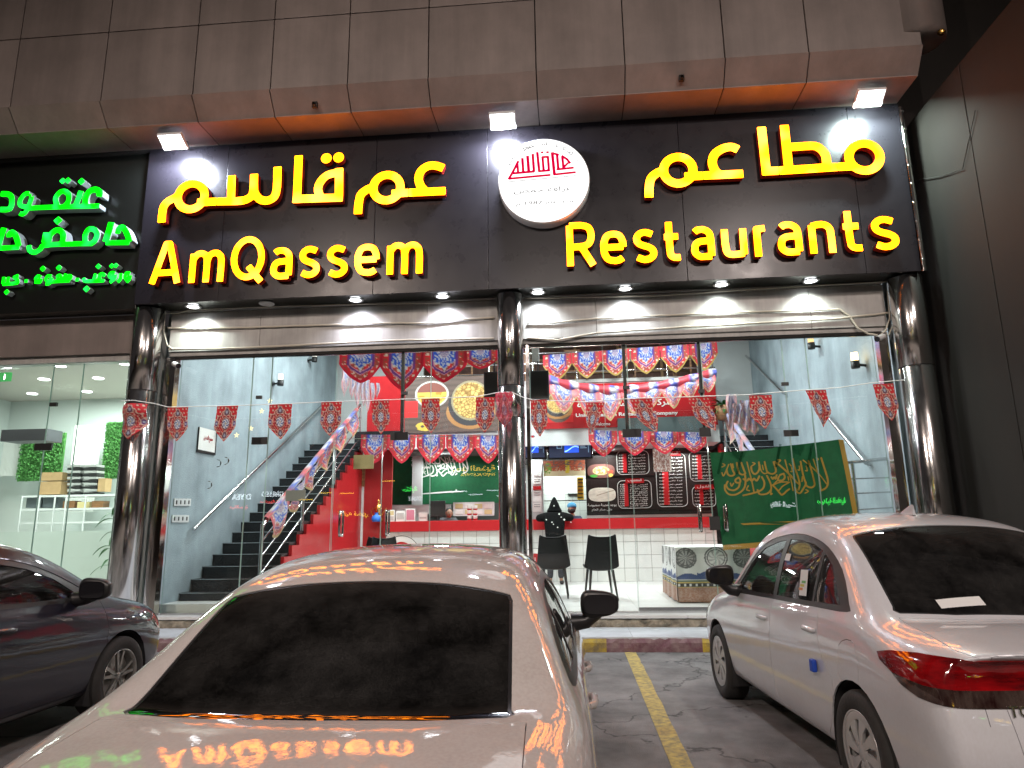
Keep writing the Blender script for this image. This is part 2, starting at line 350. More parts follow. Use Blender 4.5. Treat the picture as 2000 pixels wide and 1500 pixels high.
# ------------------------------------------------------------------ 2-D outlines: strokes -> distance field -> contours -> filled solid
def spline(pts, n=8, closed=False):
    P = [Vector((p[0], p[1])) for p in pts]; out = []; N = len(P)
    if N < 3 and not closed: return [tuple(p) for p in P]
    for i in range(N if closed else N-1):
        if closed: p0, p1, p2, p3 = P[(i-1) % N], P[i], P[(i+1) % N], P[(i+2) % N]
        else: p0, p1, p2, p3 = P[max(i-1, 0)], P[i], P[i+1], P[min(i+2, N-1)]
        for k in range(n):
            t = k/n; out.append(tuple(.5*((2*p1)+(-p0+p2)*t+(2*p0-5*p1+4*p2-p3)*t*t+(-p0+3*p1-3*p2+p3)*t**3)))
    if not closed: out.append(tuple(P[-1]))
    return out
def sdf_strokes(strokes, X, Z):
    """strokes: ('line', pts, hw[, butt]) / ('ring', c, r, hw) / ('ell', c, rx, rz, hw) / ('dot', c, r) / ('poly', pts)"""
    D = np.full(X.shape, 1e3)
    for s in strokes:
        if s[0] == 'ring': d = np.abs(np.hypot(X-s[1][0], Z-s[1][1])-s[2])-s[3]
        elif s[0] == 'dot': d = np.hypot(X-s[1][0], Z-s[1][1])-s[2]
        elif s[0] == 'diamond': d = (np.abs(X-s[1][0])+np.abs(Z-s[1][1])*1.0)*.7071-s[2]
        elif s[0] == 'poly':
            P = s[1]; n = len(P); ins = np.zeros(X.shape, bool); d = np.full(X.shape, 1e3)
            for i in range(n):
                (x1, z1), (x2, z2) = P[i], P[(i+1) % n]
                if z1 != z2:
                    c = ((z1 > Z) != (z2 > Z)) & (X < (x2-x1)*(Z-z1)/(z2-z1)+x1); ins ^= c
                dx, dz = x2-x1, z2-z1; L2 = dx*dx+dz*dz+1e-12
                t = np.clip(((X-x1)*dx+(Z-z1)*dz)/L2, 0, 1); d = np.minimum(d, np.hypot(X-x1-t*dx, Z-z1-t*dz))
            d = np.where(ins, -d, d)
        else:
            P = s[1]; hw = s[2]; butt = s[3] if len(s) > 3 else True; d = np.full(X.shape, 1e3)
            for (x1, z1), (x2, z2) in zip(P[:-1], P[1:]):
                dx, dz = x2-x1, z2-z1; L2 = dx*dx+dz*dz+1e-12
                t = np.clip(((X-x1)*dx+(Z-z1)*dz)/L2, 0, 1); d = np.minimum(d, np.hypot(X-x1-t*dx, Z-z1-t*dz)-hw)
            if butt:
                for e, q in ((P[0], P[1]), (P[-1], P[-2])):
                    dx, dz = e[0]-q[0], e[1]-q[1]; l = math.hypot(dx, dz)+1e-9
                    pl = ((X-e[0])*dx+(Z-e[1])*dz)/l; near = np.hypot(X-e[0], Z-e[1]) < hw*1.45
                    d = np.where(near, np.maximum(d, pl), d)
        D = np.minimum(D, d)
    return D
def contours(strokes, step, bbox):
    x0, x1, z0, z1 = bbox; xs = np.arange(x0, x1+step, step); zs = np.arange(z0, z1+step, step)
    X, Z = np.meshgrid(xs, zs, indexing='ij'); D = sdf_strokes(strokes, X, Z); D[np.abs(D) < 1e-6] = 1e-6
    D[0, :] = D[-1, :] = 1; D[:, 0] = D[:, -1] = 1
    S = D < 0; idx = np.argwhere((S[:-1, :-1].astype(int)+S[1:, :-1]+S[:-1, 1:]+S[1:, 1:]) % 4 != 0)
    nxt = {}
    def pt(key):
        i, j, h = key
        a = D[i, j]; b = D[i+1, j] if h == 0 else D[i, j+1]; t = a/(a-b)
        return (xs[i]+t*step, zs[j]) if h == 0 else (xs[i], zs[j]+t*step)
    for i, j in idx:
        i, j = int(i), int(j)
        c = [S[i, j], S[i+1, j], S[i+1, j+1], S[i, j+1]]; E = [(i, j, 0), (i+1, j, 1), (i, j+1, 0), (i, j, 1)]
        cr = [k for k in range(4) if c[k] != c[(k+1) % 4]]
        if len(cr) == 2:
            a, b = cr
            if not c[a]: a, b = b, a
            nxt.setdefault(E[a], []).append(E[b])
        else:
            for a in cr:
                if c[a]: nxt.setdefault(E[a], []).append(E[(a+1) % 4])
    loops = []
    while nxt:
        k = next(iter(nxt)); lp = []; st = k
        while k in nxt:
            lp.append(pt(k)); l = nxt[k]; n = l.pop()
            if not l: del nxt[k]
            k = n
            if k == st: break
        if len(lp) > 5: loops.append(lp)
    return loops
def simplify(lp, eps):
    out = []; n = len(lp)
    for i in range(n):
        if not out: out.append(lp[i]); continue
        a = out[-1]; b = lp[i]; c = lp[(i+1) % n]
        ar = abs((b[0]-a[0])*(c[1]-a[1])-(b[1]-a[1])*(c[0]-a[0])); l = math.hypot(c[0]-a[0], c[1]-a[1])+1e-9
        if ar/l > eps or math.hypot(b[0]-a[0], b[1]-a[1]) > .12: out.append(b)
    return out
def fill_mesh(name, loops, depth, plane):
    """plane(x,z,d)->world; front face at d=0, back at d=depth"""
    cu = bpy.data.curves.new(name, 'CURVE'); cu.dimensions = '2D'; cu.fill_mode = 'BOTH'; cu.extrude = depth/2
    for lp in loops:
        sp = cu.splines.new('POLY'); sp.points.add(len(lp)-1); sp.points.foreach_set('co', [q for p in lp for q in (p[0], p[1], 0, 1)]); sp.use_cyclic_u = True
    o = bpy.data.objects.new(name, cu); me = bpy.data.meshes.new_from_object(o)
    bpy.data.objects.remove(o); bpy.data.curves.remove(cu)
    for v in me.vertices: v.co = plane(v.co.x, v.co.y, depth/2-v.co.z)
    bm = bmesh.new(); bm.from_mesh(me); bmesh.ops.remove_doubles(bm, verts=bm.verts, dist=1e-5); bmesh.ops.recalc_face_normals(bm, faces=bm.faces); bm.to_mesh(me); bm.free()
    for p in me.polygons: p.use_smooth = False
    return me

# Arabic joining forms for the built-in font's glyphs: base -> (isolated, final, initial, medial)
_AR = {'ا': 0xFE8D, 'ب': 0xFE8F, 'ة': 0xFE93, 'ت': 0xFE95, 'ث': 0xFE99, 'ج': 0xFE9D, 'ح': 0xFEA1, 'خ': 0xFEA5, 'د': 0xFEA9, 'ذ': 0xFEAB, 'ر': 0xFEAD, 'ز': 0xFEAF,
       'س': 0xFEB1, 'ش': 0xFEB5, 'ص': 0xFEB9, 'ض': 0xFEBD, 'ط': 0xFEC1, 'ظ': 0xFEC5, 'ع': 0xFEC9, 'غ': 0xFECD, 'ف': 0xFED1, 'ق': 0xFED5, 'ك': 0xFED9, 'ل': 0xFEDD,
       'م': 0xFEE1, 'ن': 0xFEE5, 'ه': 0xFEE9, 'و': 0xFEED, 'ى': 0xFEEF, 'ي': 0xFEF1, 'أ': 0xFE83, 'إ': 0xFE87, 'آ': 0xFE81}
_NOJOIN = set('اةدذرزوىأإآ')
def arabic(t):
    out = []; n = len(t); i = 0
    def isar(c): return c in _AR
    while i < n:
        c = t[i]
        if not isar(c): out.append(c); i += 1; continue
        prev = i > 0 and isar(t[i-1]) and t[i-1] not in _NOJOIN
        if c == 'ل' and i+1 < n and t[i+1] in 'اأإآ':
            base = {'ا': 0xFEFB, 'أ': 0xFEF7, 'إ': 0xFEF9, 'آ': 0xFEF5}[t[i+1]]; out.append(chr(base+(1 if prev else 0))); i += 2; continue
        nx = i+1 < n and isar(t[i+1]) and c not in _NOJOIN
        b = _AR[c]
        out.append(chr(b+(3 if (prev and nx) else 2 if nx else 1 if prev else 0))); i += 1
    s = ''.join(out)
    parts = []; cur = ''
    for ch in s:                      # keep digits and latin left to right
        if ch.isascii() and (ch.isalnum() or ch in '.,'):
            cur += ch
        else:
            if cur: parts.append(cur); cur = ''
            parts.append(ch)
    if cur: parts.append(cur)
    return ''.join(reversed(parts))
def text_mesh(s, depth=.004, bold=0.0, ar=False):
    s = str(s)
    cu = bpy.data.curves.new('lettering', 'FONT'); cu.body = arabic(s) if ar else s; cu.extrude = depth/2; cu.offset = bold; cu.resolution_u = 3; cu.align_x = 'LEFT'
    o = bpy.data.objects.new('lettering', cu); COL.objects.link(o); bpy.context.view_layer.update()
    me = bpy.data.meshes.new_from_object(o.evaluated_get(bpy.context.evaluated_depsgraph_get())); bpy.data.objects.remove(o); bpy.data.curves.remove(cu)
    return me
def text_on(name, s, m, fr, width=None, height=None, parent=None, ar=False, depth=.004, bold=0.0, align='C', world=True, mirror=False):
    """fr = (origin, xdir, updir): text baseline runs along xdir from origin; out of the face is xdir x updir"""
    me = text_mesh(s, depth, bold, ar)
    if not len(me.vertices): return None
    co = np.empty(len(me.vertices)*3, 'f'); me.vertices.foreach_get('co', co); co = co.reshape(-1, 3); lo, hi = co.min(0), co.max(0)
    W, Hh = hi[0]-lo[0], hi[1]-lo[1]
    sx = width/W if width else None; sy = height/Hh if height else None
    if sx is None: sx = sy
    if sy is None: sy = sx
    if sx > 3*sy: sx = sy*3
    o_, xd, ud = (Vector(q) for q in fr); xd.normalize(); ud.normalize(); nd = xd.cross(ud)
    off = {'C': -(lo[0]+hi[0])/2, 'L': -lo[0], 'R': -hi[0]}[align]
    for v in me.vertices: v.co = o_ + xd*((v.co.x+off)*sx) + ud*((v.co.y-lo[1])*sy) + nd*v.co.z
    return link_mesh(name, me, m, parent, world)
FRONT = (Vector((1, 0, 0)), Vector((0, 0, 1)))
def front_text(name, s, m, px, py, Y, wpx=None, hpx=None, **kw):
    """centre of the baseline at the pixel, on the plane facing the street at depth Y; size from pixel extents"""
    c = at(px, py, Y); W = (X_(px+wpx/2, py, Y)-X_(px-wpx/2, py, Y)) if wpx else None
    Hh = (at(px, py-hpx, Y).z-c.z) if hpx else None
    return text_on(name, s, m, (c, *FRONT), W, Hh, **kw)
def paint(me, fn):
    """albedo print: per-corner colour from fn(array of vertex params) -> rgb; fn receives vertex index arrays"""
    ca = me.color_attributes.new('Col', 'FLOAT_COLOR', 'POINT'); n = len(me.vertices); c = np.ones((n, 4), 'f'); c[:, :3] = fn
    ca.data.foreach_set('color', c.ravel())
# =================================================================== GROUND
FZ = 0.33; PZ = 0.17           # shop floor, pavement
g = MB(); g.bb(-40, 40, -60, 9.05, -.3, 0); structure('ground', M['asphalt'], g)
for xa, xb in ((.575, .715), (-2.42, -2.28), (3.66, 3.80)):
    l = MB(); l.grid([[(xa+(random.random()-.5)*.012 if k else xa, 3.6+(9.03-3.6)*i/24, .004) if k == 0 else (xb+(random.random()-.5)*.012, 3.6+(9.03-3.6)*i/24, .004) for k in (0, 1)] for i in range(25)], smooth=False)
    structure('parking_line', M['line_yellow'], l)
kerb = thing('kerb', (0, 9.05, 0), 'low kerb painted in yellow and faded purple blocks along the parking bays', 'kerb')
kx = [-14, -11.2, -8.3, -6.0, -5.05, -3.1, -1.2, .36, 1.52, 2.9, 4.5, 6.5, 9, 12]
for i, (a, b) in enumerate(zip(kx[:-1], kx[1:])):
    k = MB(); n = 16
    P = []
    for u in range(n+1):
        x = a+(b-a)*u/n; j = lambda s: (random.random()-.5)*s if 0 < u < n else 0
        P.append([(x, 9.05+j(.012), -.05), (x, 9.045+j(.02), .05), (x, 9.05+j(.022), .11), (x, 9.07+j(.015), PZ-.012+j(.008)), (x, 9.20, PZ-.004)])
    k.grid(P, smooth=False)
    k.build('kerb_stone', M['kerb_yellow' if i % 2 == 0 else 'kerb_purple'], kerb)
pv = MB(); pv.bb(-40, 40, 9.16, 10.4, -.2, PZ-.012); pav = structure('pavement', M['grout'], pv)
tile_me = None
r = random.Random(3)
for i in range(-14, 10):
    for j in range(2):
        x0, x1 = i*.66+.03, (i+1)*.66+.026; y0, y1 = 9.07+j*.46, 9.07+(j+1)*.46-.005
        t = MB(); t.bb(x0, x1, y0, y1, PZ-.03, PZ+r.uniform(-.0015, .0015)); t.build('tile', M['paving'], pav)
# raw threshold step and marble sill under the glass
st = MB(); n = 260
P = []
for u in range(n+1):
    x = -12+24*u/n; e = lambda s: r.uniform(-s, s)
    P.append([(x, 9.96+e(.02), PZ-.01), (x, 9.955+e(.035), PZ+.035+e(.01)), (x, 9.965+e(.03), PZ+.075+e(.01)), (x, 9.98+e(.012), PZ+.105+e(.006)), (x, 10.1, PZ+.112)])
st.grid(P, smooth=False); step = structure('threshold_step', M['rawstone'], st)
for i in range(-8, 6):
    t = MB(); t.bb(i*1.5+.003, (i+1)*1.5-.003, 9.93, 10.42, PZ+.115, FZ); t.build('sill_slab', M['marble_white'], step, bevel=.006)

# =================================================================== UPPER CLADDING (panel facade with slanted lip)
cl = MB(); cl.bb(-30, 4.95, 8.87, 9.10, 7.93, 22, 0); cl.bb(-30, 4.95, 9.08, 12, 7.64, 22, 0); cl.bb(-30, 4.93, 9.64, 12, 7.55, 7.70, 0)
facade = structure('facade_cladding', M['joint'], cl)
xs = [-17.0, -15.6, -14.2, -12.75, -11.35, -9.95, -8.38, -6.92, -5.47, -4.27, -3.10, -1.90, -.33, .93, 2.32, 3.46, 4.97]
rows = [(7.90, 9.10), (9.10, 10.30), (10.30, 11.50), (11.50, 12.7), (12.7, 13.9)]
G = .008
for a, b in zip(xs[:-1], xs[1:]):
    for z0, z1 in rows:
        t = MB(); t.bb(a+G, b-G, 8.78, 8.86, z0+G, z1-G); t.build('panel', M['cladding'], facade, bevel=.004)
    t = MB(); t.add([(a+G, 8.75, 7.895), (b-G, 8.75, 7.895), (b-G, 8.985, 7.60), (a+G, 8.985, 7.60), (a+G, 8.87, 7.91), (b-G, 8.87, 7.91), (b-G, 9.05, 7.64), (a+G, 9.05, 7.64)],
                  [(0, 1, 2, 3), (7, 6, 5, 4), (0, 4, 5, 1), (3, 2, 6, 7), (0, 3, 7, 4), (1, 5, 6, 2)]); t.build('lip_panel', M['cladding'], facade)
    t = MB(); t.bb(a+G, b-G, 8.985, 9.63, 7.585, 7.60); t.build('soffit_panel', M['cladding'], facade)
for px, py in ((615, 205), (1331, 153)):
    d = atx(px, py, at(px, py, 8.9).x); c = at(px, py, 8.86)
    b = MB(); b.box((c.x, 8.86, c.z), (.075, .05, .085)); b.lathe([(.022, 0), (.03, .03), (.018, .05)], (c.x, 8.80, c.z-.01), 12, axis='Y')
    one('wall_fixing', M['joint'], b, 'small dark socket on the cladding lip above the %s letters' % ('left yellow' if px < 1000 else 'right yellow'), 'fixing', 'dark sockets on the cladding lip')
# round drum at the cladding corner
c = at(1815, 82, 8.9)
b = MB(); b.lathe([(.0, c.z+.10), (.37, c.z+.10), (.37, c.z+9)], (c.x-.10, 9.02, 0), 48); tag(structure('corner_drum', M['cladding'], b))
b = MB(); b.lathe([(.03, 0), (.055, .03), (.02, .09)], (c.x+.12, 8.80, c.z+.03), 12)
one('drum_lamp', M['brass'], b, 'small unlit brass lamp under the round corner drum', 'lamp')

# =================================================================== SIGN BOARDS
SX0, SX1, SZ0, SZ1 = -6.62, 4.96, 4.95, 7.56
sign = thing('restaurant_sign', (-.8, 9.6, SZ0), 'long black restaurant sign with big lit yellow Arabic and English letters', 'shop sign')
seams = [SX0, X_(447, 300, 9.6), X_(735, 500, 9.6)-.04, X_(953, 400, 9.6), 1.75, X_(1664, 300, 9.6), SX1]
for a, b in zip(seams[:-1], seams[1:]):
    t = MB(); t.bb(a+.003, b-.003, 9.60, 9.66, SZ0, SZ1); t.build('panel', M['signblack'], sign, bevel=.003)
t = MB(); t.bb(SX0+.01, SX1-.01, 9.66, 10.02, SZ0+.012, SZ1); t.build('sign_box', M['signblack2'], sign)
nsign = thing('neighbour_sign', (-9.5, 9.7, SZ0), 'black neighbouring shop sign with glowing green Arabic lettering', 'shop sign')
t = MB(); t.bb(-16, -6.66, 9.70, 9.98, SZ0-.03, SZ1); t.build('panel', M['signblack2'], nsign, bevel=.004)

def letter(parent, name, strokes, YF, depth, face, side, step=.012, rim=.0):
    pts = []
    for s in strokes:
        if s[0] in ('ring', 'ell'): r_ = s[2]+s[-1]+.02; pts += [(s[1][0]-r_, s[1][1]-r_), (s[1][0]+r_, s[1][1]+r_)]
        elif s[0] in ('dot', 'diamond'): r_ = s[2]*1.5+.02; pts += [(s[1][0]-r_, s[1][1]-r_), (s[1][0]+r_, s[1][1]+r_)]
        elif s[0] == 'poly': pts += list(s[1])
        else: pts += [(p[0]+q*s[2]*1.1, p[1]+q*s[2]*1.1) for p in s[1] for q in (-1, 1)]
    bb_ = (min(p[0] for p in pts)-.03, max(p[0] for p in pts)+.03, min(p[1] for p in pts)-.03, max(p[1] for p in pts)+.03)
    lp = [simplify(l, .0012) for l in contours(strokes, step, bb_)]
    body = link_mesh(name, fill_mesh(name, lp, depth, lambda x, z, d: Vector((x, YF+d, z))), side, parent)
    # the lit acrylic face stands 3 mm proud of the return
    f = link_mesh('letter_face', fill_mesh('letter_face', lp, .003, lambda x, z, d: Vector((x, YF-.0035+d, z))), face, body)
    return body
YL = 9.47; HW = .0625
def P_(l, Y=YL): return [(lambda c: (c.x, c.z))(at(x, y, Y)) for x, y in l]
def sp_(l, n=6, Y=YL): return spline(P_(l, Y), n)
def ring(px, py, r, hw=None, Y=YL):
    c = at(px, py, Y); k = X_(px+10, py, Y)-X_(px-10, py, Y); return ('ring', (c.x, c.z), r*k/20, HW if hw is None else hw*k/20)
def dot(px, py, r, Y=YL, kind='dot'):
    c = at(px, py, Y); k = (X_(px+10, py, Y)-X_(px-10, py, Y))/20; return (kind, (c.x, c.z), r*k)
LY, LR = M['letter_yellow'], M['letter_red']; DEP = .10
W = [
 [ring(373.5, 383.5, 26), ('line', sp_([(349, 383), (338, 388), (325, 396), (318, 409), (315.6, 434.5)]), HW), ('line', P_([(385, 395.5), (423.5, 393.6)]), HW)],
 [('line', P_([(424.2, 393.6), (462, 393)]), HW), ('line', sp_([(462, 393), (478, 391), (490, 384), (495, 372), (496.4, 340)]), HW), ('line', P_([(452.8, 343), (451, 392)]), HW),
  ('line', sp_([(542, 326), (541, 366), (536, 384), (522, 392), (507, 389), (497, 376), (495.6, 360)]), HW)],
 [('line', P_([(583.6, 304), (580, 389), (580, 388.5), (662, 386), (662.4, 328.5)]), HW), ('line', P_([(571.6, 389), (669.5, 385.9)]), HW), ('line', sp_([(670, 337.5), (655, 338), (638, 343), (626, 355), (621, 369), (625, 384)]), HW)],
 [dot(637.4, 309.4, 10)], [dot(661.4, 307.6, 10)],
 [ring(755.4, 366.4, 26.5), ('line', sp_([(730, 366), (716, 370.5), (704.5, 381), (700.5, 397), (699, 418)]), HW), ('line', P_([(765, 378.5), (797.6, 376.3)]), HW)],
 [('line', P_([(798.4, 376.3), (870, 373)]), HW), ('line', sp_([(866, 328.5), (851, 323.5), (836, 324.5), (822.5, 334), (817.5, 349), (822, 364), (832, 375)]), HW)],
 [ring(1324.6, 332.4, 28.8), ('line', sp_([(1297, 333), (1284, 337.5), (1272.5, 347), (1268, 362), (1267.7, 385.5)]), HW), ('line', P_([(1337, 345), (1372.6, 343)]), HW)],
 [('line', P_([(1373.4, 343), (1451.5, 339.5)]), HW), ('line', sp_([(1441.5, 292), (1428, 287), (1411, 290.5), (1396, 301), (1391, 316), (1395, 331), (1404, 341)]), HW)],
 [('line', P_([(1487, 248), (1496.5, 334.5), (1521.2, 333.4)]), HW), ('line', P_([(1488, 335), (1500, 334.5)]), HW)],
 [('line', P_([(1522, 333.4), (1635.3, 326)]), HW), ('line', P_([(1531.5, 244.5), (1540.5, 330)]), HW), ('line', sp_([(1539, 287.5), (1565, 286), (1590, 285), (1604, 292), (1612.5, 304), (1615, 322)]), HW)],
 [('line', P_([(1636.2, 326), (1664, 324.6)]), HW), ring(1688.3, 306.4, 30.5)],
]
for s in W: letter(sign, 'letter', s, YL, DEP, LY, LR)
GL = {
 'A': [[(0, 0), (.44, 1), (.58, 1), (1, 0)], [(.14, .27), (.88, .27)]],
 'm': [[(0, 0), (0, 1)], [(0, .80), (.14, .97), (.30, 1), (.44, .92), (.5, .72), (.5, 0)], [(.5, .72), (.58, .92), (.74, 1), (.90, .95), (1, .74), (1, 0)]],
 'Q': [('E', .48, .5, .48, .5), [(.52, .34), (.98, -.05)]],
 'a': [[(.05, .92), (.25, 1.0), (.62, 1.0), (.92, .87), (1, .62), (1, 0.02)], [(1, .0), (.78, 0), (.35, 0), (.06, .12), (.0, .29), (.1, .48), (.4, .57), (1, .58)]],
 's': [[(.94, .92), (.6, 1), (.28, .98), (.05, .85), (.05, .68), (.25, .55), (.72, .44), (.95, .32), (.96, .14), (.72, .01), (.38, -.01), (.03, .08)]],
 'e': [[(0, .50), (1, .50)], [(1, .50), (.97, .72), (.82, .93), (.5, 1.0), (.18, .93), (.02, .70), (0, .5), (.03, .27), (.2, .06), (.52, -.01), (.76, .01), (.95, .09)]],
 'R': [[(0, 0), (0, 1)], [(0, 1), (.5, 1), (.84, .93), (.95, .74), (.84, .54), (.5, .47), (0, .47)], [(.5, .47), (1, 0)]],
 't': [[(.33, 1.44), (.33, .30), (.42, .07), (.66, 0), (.98, .0)], [(0, .97), (.9, .97)]],
 'u': [[(0, 1), (0, .32), (.12, .06), (.45, 0), (1, .03)], [(1, 1), (1, 0)]],
 'r': [[(0, 0), (0, .99), (1, 1.01)]],
 'n': [[(0, 0), (0, .99)], [(0, .95), (.35, 1.0), (.72, .98), (.96, .84), (1, .6), (1, 0)]],
}
def latin(ch, x0, x1, yb, cap):
    a = at(x0, yb-25, YL); b = at(x1, yb-25, YL); zb = at((x0+x1)/2, yb, YL).z; zt = at((x0+x1)/2, cap, YL).z
    hw = .048; X0, X1, Z0, Z1 = a.x+hw, b.x-hw, zb, zt-hw
    out = []
    for s in GL[ch]:
        if s == 's': continue
        if s[0] == 'E':
            _, cx, cz, rx, rz = s
            P = [(X0+(X1-X0)*(cx+rx*math.cos(t)), Z0+hw+(Z1-Z0-hw)*(cz+rz*math.sin(t))) for t in np.linspace(0, 2*math.pi, 41)]
            out.append(('line', P, hw, False)); continue
        flat = ch in 'A' or len(s) < 4 or ch == 'r'
        zoff = hw if ch in 'aseu' or (ch in 't' and len(s) > 3) else 0
        Q = [(X0+(X1-X0)*u, (Z0+zoff)+(Z1-Z0-zoff)*v) for u, v in s]
        if ch in 't': Q = [(X0+(X1-X0)*u, (Z0+hw if len(s) > 3 else Z0)+((at(x0, cap, YL).z-hw)-(Z0+hw))*v) for u, v in s]
        if not flat:
            if ch in 'mnut' : Q = spline(Q, 6)
            elif ch == 'R': Q = spline(Q, 5)
            else: Q = spline(Q, 6)
        out.append(('line', Q, hw))
    return out
# (glyph, left, right, baseline, top) measured along the sign
for ch, a, b, yb, yt in [('A', 293, 354, 553.5, 471), ('m', 370, 437, 551, 489), ('Q', 450, 518, 547, 462), ('a', 528.6, 570.5, 545, 484), ('s', 583.6, 625, 542, 481), ('s', 637.6, 679.6, 541, 479), ('e', 692.4, 741.2, 538, 476.5), ('m', 755.6, 825, 535, 473),
                         ('R', 1107, 1164.7, 519, 434), ('e', 1173, 1224.4, 515, 451), ('s', 1237, 1283.7, 512.5, 448), ('t', 1291.6, 1335.5, 509.5, 449.5), ('a', 1350, 1396, 507.5, 442.5), ('u', 1410, 1459.5, 503.5, 441), ('r', 1473, 1503, 501, 440.5), ('a', 1519, 1567, 498.5, 433), ('n', 1580.5, 1631, 494.5, 432), ('t', 1641.8, 1690, 491, 429), ('s', 1703, 1756, 487.5, 422.5)]:
    letter(sign, 'letter', latin(ch, a, b, yb, yt), YL, DEP, LY, LR)

# round white logo disc
lc = at(1062, 352, 9.40); LRD = .665
logo = thing('round_logo_sign', (lc.x, 9.6, lc.z-LRD), 'round white lit logo sign with red Arabic emblem between the yellow words', 'round sign')
b = MB(); b.lathe([(LRD, 9.40), (LRD+.012, 9.41), (LRD+.012, 9.598)], (lc.x, 0, lc.z), 64, axis='Y'); b.build('logo_rim', M['white_metal'], logo)
b = MB(); b.disc((lc.x, 9.404, lc.z), LRD, 64); b.build('logo_disc', M['logo_white'], logo)
def lp(u, v): c = at(960+u*200/1579, 260+v*190/1500, 9.40); return (c.x, c.z)
em = []
def hbar(pts, px=5): em.append(('line', [lp(*p) for p in pts], px))
k1 = .0075*1.9
top = spline([lp(*p) for p in [(255, 715), (300, 600), (420, 430), (560, 340), (720, 290), (920, 285), (1080, 345), (1200, 440), (1225, 475)]], 6)
for pts, hw in [
    ([(262, 715), (330, 600), (415, 430)], .016), ([(262, 705), (912, 645)], .015), ([(330, 622), (665, 592)], .016),
    ([(400, 470), (410, 610)], .016), ([(475, 385), (490, 608)], .018), ([(555, 350), (575, 600)], .020), ([(635, 320), (655, 595)], .018),
    ([(705, 292), (735, 590)], .018), ([(720, 590), (905, 575)], .015), ([(785, 365), (805, 585)], .017), ([(870, 370), (885, 578)], .017), ([(775, 372), (885, 365)], .015),
    ([(935, 295), (970, 645)], .020), ([(960, 640), (1300, 603)], .015), ([(935, 310), (1040, 335)], .015), ([(1010, 330), (1030, 555)], .018), ([(1000, 562), (1270, 533)], .015),
    ([(1090, 360), (1110, 545)], .017), ([(1080, 350), (1160, 400), (1215, 468)], .016), ([(1110, 530), (1180, 460)], .014), ([(760, 300), (800, 297)], .014), ([(842, 297), (885, 294)], .014)]:
    em.append(('line', [lp(*p) for p in pts], hw*1.12))
bbx = (lc.x-.6, lc.x+.6, lc.z-.6, lc.z+.6)
ll = [simplify(l, .0006) for l in contours(em, .006, bbx)]
link_mesh('emblem', fill_mesh('emblem', ll, .004, lambda x, z, d: Vector((x, 9.396+d, z))), M['logo_red'], logo)
b = MB()
for (u0, v0), (u1, v1), h in [((255, 752), (1305, 655), .006), ((320, 795), (1240, 700), .0025)]:
    a_, c_ = lp(u0, v0), lp(u1, v1); b.add([(a_[0], 9.399, a_[1]-h), (c_[0], 9.399, c_[1]-h), (c_[0], 9.399, c_[1]+h), (a_[0], 9.399, a_[1]+h)], [(0, 1, 2, 3)])
b.build('emblem_rule', M['logo_grey'], logo)
def logo_line(s, u, v, wd, ht, ar=True):
    a_ = lp(u, v); return text_on('lettering', s, M['logo_grey'], (Vector((a_[0], 9.398, a_[1])), Vector((1, 0, .0)), Vector((0, 0, 1))), wd, ht, parent=logo, ar=ar, depth=.002, bold=.012)
logo_line('عراقة حمص', 790, 930, .86, .10); logo_line('منذ عام 1987 م', 820, 1120, .84, .085)
arc = arabic('شركة مطاعم عم قاسم المتحدة للوجبات'); 
for i, ch in enumerate(arc):
    if ch == ' ': continue
    t = (i+.5)/len(arc); ang = math.radians(158-136*t); rr = .545
    o = Vector((lc.x+rr*math.cos(ang), 9.398, lc.z+.02+rr*math.sin(ang)))
    xd = Vector((math.sin(ang), 0, -math.cos(ang))); ud = Vector((math.cos(ang), 0, math.sin(ang)))
    text_on('lettering', ch, M['logo_grey'], (o, xd, ud), height=.055 if ord(ch) not in (0xFE8D, 0xFE8E) else .06, parent=logo, depth=.002)

